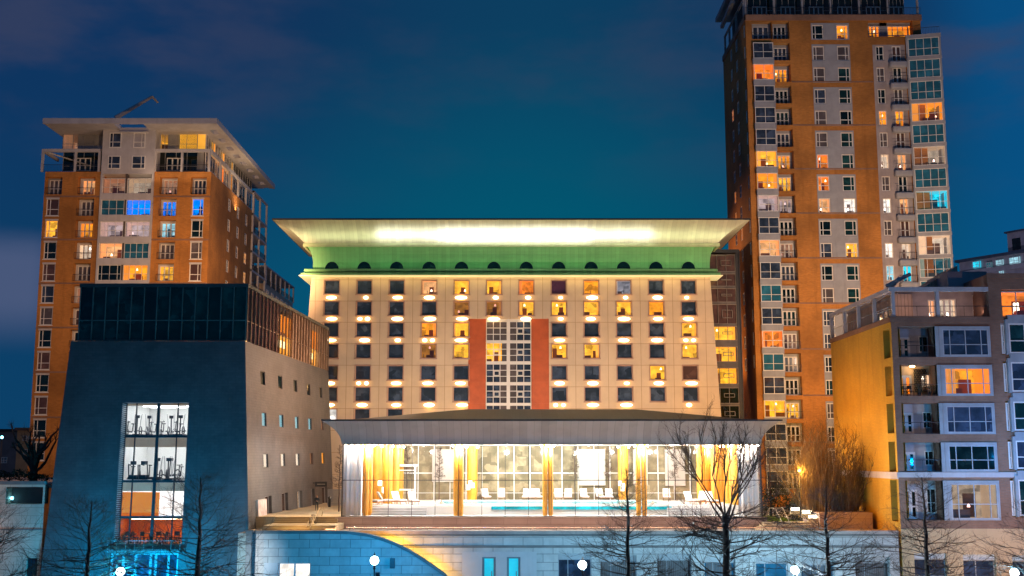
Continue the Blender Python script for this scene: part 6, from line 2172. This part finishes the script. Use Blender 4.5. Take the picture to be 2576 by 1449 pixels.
tree_at(1581, 1178, 98, 5.4, 'slim bare tree left of the big forked one, in front of the pool terrace', 11, start=.2, trunk_r=.26)
tree_at(1829, 1060, 97, 6.6, 'largest bare tree, forked wide open in front of the pool windows', 12, style='vase', trunk_r=.35)
tree_at(2084, 1225, 98, 6.6, 'bare tree standing in front of the big brown shrub', 13, start=.2, trunk_r=.28)
tree_at(2334, 1200, 98, 6.6, 'bare tree in front of the nearest apartment block', 14, start=.2, trunk_r=.26)
tree_at(2610, 1262, 97, 6.4, 'bare tree reaching in from the right edge', 15, start=.2, trunk_r=.26)
tree_at(497, 1200, 98, 8.2, 'tall bare tree at the right of the tall gym window', 16, start=.16, trunk_r=.3)
tree_at(219, 1262, 98, 7.6, 'wide flat topped bare tree at the left of the tall gym window', 17, start=.2, trunk_r=.28)
tree_at(-40, 1240, 98, 6.6, 'reddish lit bare tree reaching in from the left edge', 18, start=.2, trunk_r=.28)
tree_at(78, 1064, 122, 4.4, 'cut back bare tree with stubby arms on the left terrace', 19, zbase=gt, name='pollarded_tree', style='pollard', trunk_r=.42, group=None)
tree_at(1940, 1108, 134, 1.9, 'small bare tree behind the right end of the pool pavilion', 20, zbase=TERZ, style='whorl', start=.35, trunk_r=.14, group='small bare trees round the pool')
tree_at(852, 1120, 131, 1.3, 'small bare tree between the slate building and the pool', 21, zbase=ALLEY, style='whorl', start=.35, trunk_r=.09, group='small bare trees round the pool')
for i, (px, yt, R, Y) in enumerate(((2055, 1072, 3.8, 122), (2130, 1110, 3.6, 123))):
    tree_at(px, yt, Y, R, ['taller bare brown shrub right of the pool, below the brick tower', 'rounder bare brown shrub against the yellow brick wall'][i], 30 + i, zbase=TERZ + .9, name='bare_shrub', style='shrub', m_=bark_b, group='big bare shrubs in the planter')


def hedge(x0, x1, y0, y1, z0, h, label, seed, n=2600, nm='hedge', leaf=.16):
    r = random.Random(seed); mm = MB()
    for _ in range(n):
        u, v = r.random(), r.random()
        x_ = x0 + (x1 - x0) * u; y_ = y0 + (y1 - y0) * v
        w = r.random() ** .6
        hh = h * (.85 + .15 * math.sin(x_ * 2.1) + .08 * math.sin(x_ * 5.3 + y_))
        e = min(1, 4 * u * (1 - u) * 2.2)
        z_ = z0 + hh * w * (.55 + .45 * e)
        c = Vector((x_, y_, z_)); a = Vector((r.uniform(-1, 1), r.uniform(-1, 1), r.uniform(-1, 1))) * leaf; b = Vector((r.uniform(-1, 1), r.uniform(-1, 1), r.uniform(-1, 1))) * leaf
        mm.face([c, c + a, c + a + b * .6, c + b], 0)
    return single(mm, nm, mat('dark_hedge_leaf', (.035, .045, .02), .9, var=.5, vscale=2), label, 'hedge', origin=((x0 + x1) / 2, (y0 + y1) / 2, z0))


a = P(1905, 1245, 133); b = P(1995, 1245, 133)
hedge(a.x, b.x, 132, 135, TERZ, PZ(1211, 133) - TERZ, 'dark clipped hedge behind the lawn right of the pool', 1)
a = P(1996, 1245, 130); b = P(2046, 1245, 130)
hedge(a.x, b.x, 129, 132, TERZ, PZ(1222, 130) - TERZ, 'darker rounded hedge beside the big brown shrubs', 2)
hedge(-72, -47.4, 118.2, 120.5, gt + .3, 1.2, 'low dark hedge on top of the garden wall at the left', 3, n=5000)
# lawn patch
lw_ = MB(); a = P(1917, 1290, 121); b = P(1985, 1290, 121)
lw_.wbox(a.x, b.x + 1, 120.5, 131.5, TERZ + .3, TERZ + .62)
tag(lw_.build('lawn', mat('yellowish_grass', (.22, .26, .03), .95, var=.35, vscale=3, bump=.6)), kind='structure')  # yellow-green grass with random mottling
r = random.Random(5); gm = MB()
for _ in range(5000):
    c = Vector((r.uniform(a.x, b.x + 1), r.uniform(120.5, 131.4), TERZ + .62)); t = Vector((r.uniform(-.05, .05), r.uniform(-.05, .05), r.uniform(.08, .2)))
    gm.face([c, c + Vector((.03, 0, 0)), c + t])
tag(gm.build('grass', mat('grass_blades', (.25, .30, .03), .9)), kind='stuff')
# planter wall, path, right hand steps
pwl = MB(); a = P(2062, 1292, 119); b = P(2195, 1300, 119)
pwl.wbox(a.x, b.x, 119, 126, TERZ, PZ(1293, 119)); pwl.wbox(a.x - .05, b.x + .05, 118.95, 126.05, PZ(1293, 119) + .002, PZ(1293, 119) + .12)
single(pwl, 'planter', plinth_st, 'pale pinkish stone planter under the bare brown shrubs', 'planter', origin=(a.x, 119, TERZ))
rs = thing('garden_steps', (P(1985, 1330, 117).x, 116, TERZ), 'low broad stone steps between the pool and the planter', 'steps')
for i in range(4):
    mm = MB(); a = P(1922, 1330, 114.6 + i * 1.3); b = P(2058, 1330, 114.6 + i * 1.3)
    mm.wbox(a.x, b.x, 114.6 + i * 1.3, 120.4, TERZ + .18 * i, TERZ + .18 * (i + 1) - .003); mm.build('step', stt, rs)
lampm = emis('path_light_strip', (1, .85, .62), 9)
for i, (p, q, p1, q1, y) in enumerate(((1990, 1277, 2012, 1284, 122), (2018, 1284, 2042, 1292, 121), (2034, 1296, 2056, 1303, 119.6))):
    a = P(p, q1, y); b = P(p1, q, y)
    t = thing('path_light', (a.x, y, a.z), ['white low light strip at the far end of the garden path', 'white low light strip at the middle of the garden path', 'white low light strip nearest the garden steps'][i], 'path light', 'lights beside the garden path')
    mm = MB(); mm.wbox(a.x, b.x, y, y + .5, a.z - .4, a.z - .02); mm.build('kerb_block', stt, t)
    mm = MB(); mm.wbox(a.x + .05, b.x - .05, y - .03, y + .2, a.z, b.z); mm.build('lamp', lampm, t)
for i, (p, q) in enumerate(((1935, 1283), (1954, 1283))):
    a = P(p, 1278, 119.8); b = P(p + 14, 1278, 119.8); c = P(p + 34, 1330, 114.3)
    handrail([(a.x, 120.2, a.z - .7), (a.x, 119.8, a.z), (b.x, 119.6, b.z), (c.x, 114.4, TERZ + .9), (c.x, 114.3, TERZ)], [], ['left', 'right'][i] + ' thin handrail of the broad garden steps')
fn = MB()
fa, fb = P(2105, 1290, 126.5), P(2230, 1290, 126.5)
for i in range(46):
    xx = fa.x + (fb.x - fa.x) * i / 45; fn.wbox(xx - .03, xx + .03, 126.5, 126.56, TERZ, TERZ + 2.7)
fn.wbox(fa.x, fb.x, 126.48, 126.58, TERZ + 2.2, TERZ + 2.3); fn.wbox(fa.x, fb.x, 126.48, 126.58, TERZ + .3, TERZ + .4)
single(fn, 'iron_fence', dark_m, 'dark iron railing fence against the yellow brick wall', 'fence', origin=(fa.x, 126.5, TERZ))
# gate fence at the end of the alley
fn = MB(); fa, fb = P(824, 1271, 147), P(858, 1271, 147)
for i in range(18):
    xx = fa.x + (fb.x - fa.x) * i / 17; fn.wbox(xx - .035, xx + .035, 147, 147.07, ALLEY, PZ(1231, 147))
fn.wbox(fa.x, fb.x, 146.98, 147.09, PZ(1234, 147), PZ(1231, 147)); fn.wbox(fa.x, fb.x, 146.98, 147.09, ALLEY + .2, ALLEY + .3)
single(fn, 'gate', mat('silver_gate', (.35, .36, .4), .35, .6), 'silver barred gate at the far end of the alley', 'gate', origin=(fa.x, 147, ALLEY))

# ================================================================== STREET LAMPS
def street_lamp(px, py, Y, label, bracket=False, power=4500, tint=(.10, .50, 1.0)):
    c = P(px, py, Y)
    t = thing('street_lamp', (c.x, Y, 0), label, 'street lamp', 'globe lamps along the promenade')
    LOC[t.name] = Vector((0, 0, 0))
    mm = MB(); mm.lathe((0, 0, 0), [(.28, 0), (.28, .15), (.2, .2), (.17, .9), (.1, 1.0), (.075, 1.1), (.06, c.z - .75), (.11, c.z - .7), (.11, c.z - .6), (.05, c.z - .56), (.16, c.z - .46), (.2, c.z - .42)], 12); mm.build('post', dark_m, t)
    mm = MB(); mm.ball((0, 0, c.z), .37, 20); g_ = mm.build('globe', emis('lamp_globe', (.72, .93, 1.0), 14), t)
    mm = MB(); mm.lathe((0, 0, c.z + .44), [(.12, 0), (.08, .08), (.03, .1), (.02, .25), (.001, .27)], 10); mm.build('finial', dark_m, t)
    if bracket:
        mm = MB(); mm.box(FLAT, .1, .48, c.z - 2.6, c.z - 1.0, -.02, .02); mm.path([(0, 0, c.z - .95), (.5, 0, c.z - .95)], .025, 5); mm.build('banner', mat('dark_blue_banner', (.03, .08, .14)), t)
    point((c.x, Y + .62, c.z + .1), power, tint, .3)
    return t


street_lamp(942, 1410, 100, 'globe street lamp with a dark banner in front of the curved blue wall', True, 2600, (.0, .38, .95))
street_lamp(303, 1438, 100, 'globe street lamp below the tall gym window', power=3500, tint=(.0, .48, .85))
street_lamp(1465, 1421, 100, 'globe street lamp in front of a promenade window, left of the slim bare tree', power=3400, tint=(.28, .66, 1.0))
street_lamp(2000, 1434, 100, 'globe street lamp between the largest bare tree and the next one right', power=6500, tint=(.36, .72, 1.0))
street_lamp(2552, 1441, 100, 'globe street lamp at the bottom right corner', power=1500, tint=(.12, .6, 1.0))
for (px, py, Y, lb) in ((5, 1100, 150, 'small cyan lamp high at the left edge'), (30, 1253, 118.4, 'small cyan lamp inside the railed niche at the left')):
    c = P(px, py, Y); mm = MB(); mm.ball(c, .17, 12); mm.wbox(c.x - .04, c.x + .04, c.y - .04, c.y + .04, c.z - (1.0 if Y < 120 else c.z), c.z - .3, 1)
    single(mm, 'small_lamp', [emis('cyan_lamp', (.2, .75, 1), 12), dark_m], lb, 'lamp', origin=(c.x, c.y, c.z - .3))

# ================================================================== POOL THINGS
def lounger(x, y, z, rot, label, group, towel=None):
    t = thing('sun_lounger', (x, y, z), label, 'sun lounger', group); t.rotation_euler = (0, 0, rot); LOC[t.name] = Vector((0, 0, 0))
    wm_ = mat('white_lounger', (.85, .83, .8), .6, var=.04); br = mat('brown_wood_frame', (.22, .11, .06), .6)
    mm = MB(); mm.wbox(-.34, .34, -1.0, .35, .34, .46); mm.build('seat_cushion', wm_, t)
    mm = MB(); pts = [Vector((0, .35, .42)), Vector((0, .95, 1.1))]
    n_ = Vector((0, -.66, .6)).normalized() * .1
    A = [Vector((-.34, .35, .4)), Vector((.34, .35, .4)), Vector((.34, .85, 1.18)), Vector((-.34, .85, 1.18))]
    Bq = [v + Vector((0, .12, -.05)) for v in A]
    mm.face(A); mm.face(Bq)
    for i in range(4): mm.face([A[i], A[(i + 1) % 4], Bq[(i + 1) % 4], Bq[i]])
    mm.build('backrest', wm_, t)
    mm = MB(); mm.wbox(-.36, .36, -1.05, .9, .24, .335); mm.build('frame', br, t)
    for sx in (-.32, .28):
        for sy in (-.95, .8):
            mm = MB(); mm.wbox(sx, sx + .05, sy, sy + .05, 0, .24); mm.build('leg', br, t)
    if towel:
        mm = MB(); mm.wbox(-.2, .2, .0, .3, .462, .6); mm.build('towel', mat('folded_towel', towel, .9), t)
    return t


zd = PO['zd'] + .004
names = ['leftmost lounger of the row behind the pool, beside the orange column', 'second lounger from the left behind the pool', 'third lounger from the left behind the pool, with a towel', 'fourth lounger behind the pool, left of the middle columns',
         'lounger touching the left edge of the middle orange columns', 'first lounger right of the middle orange columns', 'second lounger right of the middle orange columns', 'lounger centred in the gap right of the middle columns', 'lounger under the white panel with a peach towel', 'lounger next to the second orange rear column', 'lone lounger near the right end of the rear row']
for i, px in enumerate((1262, 1221, 1326, 1333, 1354, 1406, 1429, 1470, 1513, 1533, 1677)):
    px = (1222, 1262, 1324, 1335, 1353, 1405, 1429, 1470, 1512, 1533, 1677)[i]
    y = 139.0
    t = lounger(PX(px, y, 1250), y, zd, [.25, 0, -.1, .1][i % 4], names[i], 'white loungers behind the pool', towel=(.7, .4, .25) if i in (8, 10) else None)
    t.scale = (1.25, 1.0, 1.15)
for i, (px, y, rot) in enumerate(((938, 126.6, .9), (972, 127.4, 1.9), (1003, 127.8, .6), (1040, 127.0, .3))):
    t = lounger(PX(px, y, 1265), y, zd, rot, ['white lounger at the far left between the orange columns', 'white lounger turned sideways on the left deck', 'white lounger under the canopy frame', 'cream lounger at the right end of the left deck'][i], 'white loungers on the left deck')
    t.scale = (1.2, 1.1, 1.15)
for i, (px, y, rot) in enumerate(((1740, 127.5, .4), (1762, 128.5, -.5), (1790, 126.6, .2))):
    t = lounger(PX(px, y, 1265), y, zd, rot, ['white lounger at the left of the right deck', 'white lounger in the middle of the right deck', 'white lounger closest to the right curtain'][i], 'white loungers on the right deck')
    t.scale = (1.2, 1.1, 1.15)
ball_ = P(1757, 1253, 130)
# two swimmers: head, neck, shoulders and arms above the water
def figure(name, pts, edges, rad, loc, rotz, mats, facemat, label, cat='person'):
    me = bpy.data.meshes.new(name); me.from_pydata(pts, edges, []); me.update()
    for m_ in mats: me.materials.append(m_)
    o = bpy.data.objects.new(name, me); COL.objects.link(o)
    sk = o.modifiers.new('skin', 'SKIN')
    for i, r_ in enumerate(rad):
        v = me.skin_vertices[0].data[i]; v.radius = r_ if isinstance(r_, tuple) else (r_, r_)
        v.use_root = (i == 0)
    sb_ = o.modifiers.new('sub', 'SUBSURF'); sb_.levels = 2; sb_.render_levels = 2
    dg = bpy.context.evaluated_depsgraph_get()
    em = bpy.data.meshes.new_from_object(o.evaluated_get(dg))
    bpy.data.objects.remove(o)
    for m_ in em.materials: pass
    em.materials.clear()
    for m_ in mats: em.materials.append(m_)
    for p in em.polygons:
        p.material_index = facemat(p.center); p.use_smooth = True
    ob = bpy.data.objects.new(name, em); COL.objects.link(ob); ob.location = loc; ob.rotation_euler = (0, 0, rotz)
    tag(ob, label, cat)
    return ob


skin_m = mat('skin', (.55, .30, .20), .6, var=.05); hair_m = mat('dark_hair', (.04, .025, .02), .8)
for i, (px, py, y) in enumerate(((1111, 1265, 129), (1642, 1271, 128))):
    c = P(px, py, y)
    pts = [(0, 0, -.1), (0, 0, .08), (0, 0, .16), (0, 0, .25), (0, 0, .36), (-.2, 0, .02), (-.3, -.25, -.04), (-.3, -.5, .0), (.2, 0, .02), (.3, -.25, -.04), (.3, -.5, .0)]
    ed = [(0, 1), (1, 2), (2, 3), (3, 4), (1, 5), (5, 6), (6, 7), (1, 8), (8, 9), (9, 10)]
    figure('person', pts, ed, [.14, .12, .06, .095, .085, .06, .045, .03, .06, .045, .03], (c.x, y, PO['zd'] + .05), 0, [skin_m, hair_m], lambda q: 1 if q.z > .33 or (q.z > .22 and q.y > .03) else 0,
           ['swimmer with only head and shoulders above the water, left part of the pool', 'swimmer with only head and shoulders above the water, right part of the pool'][i])

# the walker in dark clothes coming along the alley towards the steps, hands together in front
c = P(796.6, 1285, 133)
pts = [(0, 0, .95),      # 0 pelvis
       (0, .01, 1.15), (0, .01, 1.36), (0, 0, 1.47), (0, -.02, 1.56), (0, -.03, 1.66), (0, -.02, 1.74),   # 1-6 spine, neck, head, crown
       (-.10, -.02, .9), (-.11, -.12, .5), (-.11, -.06, .09), (-.12, -.2, .04),   # 7-10 right leg forward
       (.10, .02, .9), (.11, .02, .5), (.11, .2, .12), (.12, .08, .04),           # 11-14 left leg back
       (-.19, .02, 1.39), (-.25, .05, 1.13), (-.08, -.2, 1.08), (-.02, -.25, 1.1),  # 15-18
       (.19, .02, 1.39), (.26, .05, 1.13), (.1, -.2, 1.05), (.03, -.25, 1.07)]     # 19-22
ed = [(0, 1), (1, 2), (2, 3), (3, 4), (4, 5), (5, 6), (0, 7), (7, 8), (8, 9), (9, 10), (0, 11), (11, 12), (12, 13), (13, 14), (2, 15), (15, 16), (16, 17), (17, 18), (2, 19), (19, 20), (20, 21), (21, 22)]
rad = [(.16, .12), (.15, .11), (.17, .12), (.07, .07), (.075, .085), (.085, .1), (.06, .07), .095, .065, .045, .04, .095, .065, .045, .04, .075, .055, .04, .03, .075, .055, .04, .03]
jacket = mat('navy_jacket', (.02, .025, .035), .8); trou = mat('dark_grey_trousers', (.035, .035, .04), .8)
def fm_(q):
    if q.z > 1.72 or (q.z > 1.6 and q.y > .03): return 3
    if q.z > 1.47: return 2
    if q.y < -.215 and q.z > .9: return 2
    if q.z < .93: return 1
    return 0
w = figure('person', pts, ed, rad, (c.x, 133, ALLEY + .005), .15, [jacket, trou, skin_m, mat('dark_cap', (.03, .03, .035))], fm_, 'person in dark jacket and cap walking out of the alley, hands together in front')
# fingers, nose, cap peak
mm = MB()
for s_, bx in ((-1, -.03), (1, .04)):
    for k in range(4):
        mm.path([(bx + s_ * .0, -.25, 1.11 - k * .02), (bx - s_ * .04, -.275, 1.105 - k * .02), (bx - s_ * .06, -.26, 1.1 - k * .02)], .009, 4)
    mm.path([(bx, -.25, 1.12), (bx - s_ * .02, -.27, 1.15)], .01, 4)
mm.path([(0, -.11, 1.665), (0, -.135, 1.635), (0, -.12, 1.625)], [.008, .015, .008], 5)
f_ = mm.build('fingers', skin_m); f_.parent = w
mm = MB(); mm.box(FLAT, -.07, .07, 1.72, 1.735, -.2, -.08); f_ = mm.build('cap_peak', mat('dark_cap', (.03, .03, .035))); f_.parent = w

# sparse furniture by the flats: bollard beside the gate
c = P(829, 1271, 143)
mm = MB(); mm.lathe((c.x, 143, ALLEY), [(.16, 0), (.16, 1.0), (.22, 1.05), (.2, 1.2), (.01, 1.3)], 10)
single(mm, 'bollard', dark_m, 'short dark bollard in front of the silver gate', 'bollard', origin=(c.x, 143, ALLEY))

# slender trees lit against the pale panels at the back of the pool
for i, (px, yt, lb) in enumerate(((1022, 1124, 'slender bare tree behind the white canopy frame'), (1104, 1126, 'slender bare tree before the leftmost pale panel'), (1447, 1124, 'slender bare tree just left of the third pale panel'),
                                  (1532, 1122, 'slender bare tree right of the tallest pale panel, near the second rear column'), (1700, 1122, 'slender bare tree before the fourth pale panel'))):
    tree_at(px, yt, 139.9, 1.0, lb, 60 + i, zbase=PO['zd'], start=.4, trunk_r=.06, group='slender trees at the back of the pool')
c = P(2010, 1184, 120.5)
gl_ = thing('garden_lamp', (c.x, c.y, TERZ), 'small orange lamp glowing between the two big brown shrubs', 'lamp'); LOC[gl_.name] = Vector((0, 0, 0))
mm = MB(); mm.path([(0, 0, 0), (0, 0, c.z - TERZ - .25)], .06, 8); mm.build('post', dark_m, gl_)
mm = MB(); mm.ball((0, 0, c.z - TERZ), .13, 12); mm.build('globe', emis('orange_globe', (1, .6, .2), 14), gl_)
point((c.x, c.y - .5, c.z), 700, (1, .55, .10), .15)
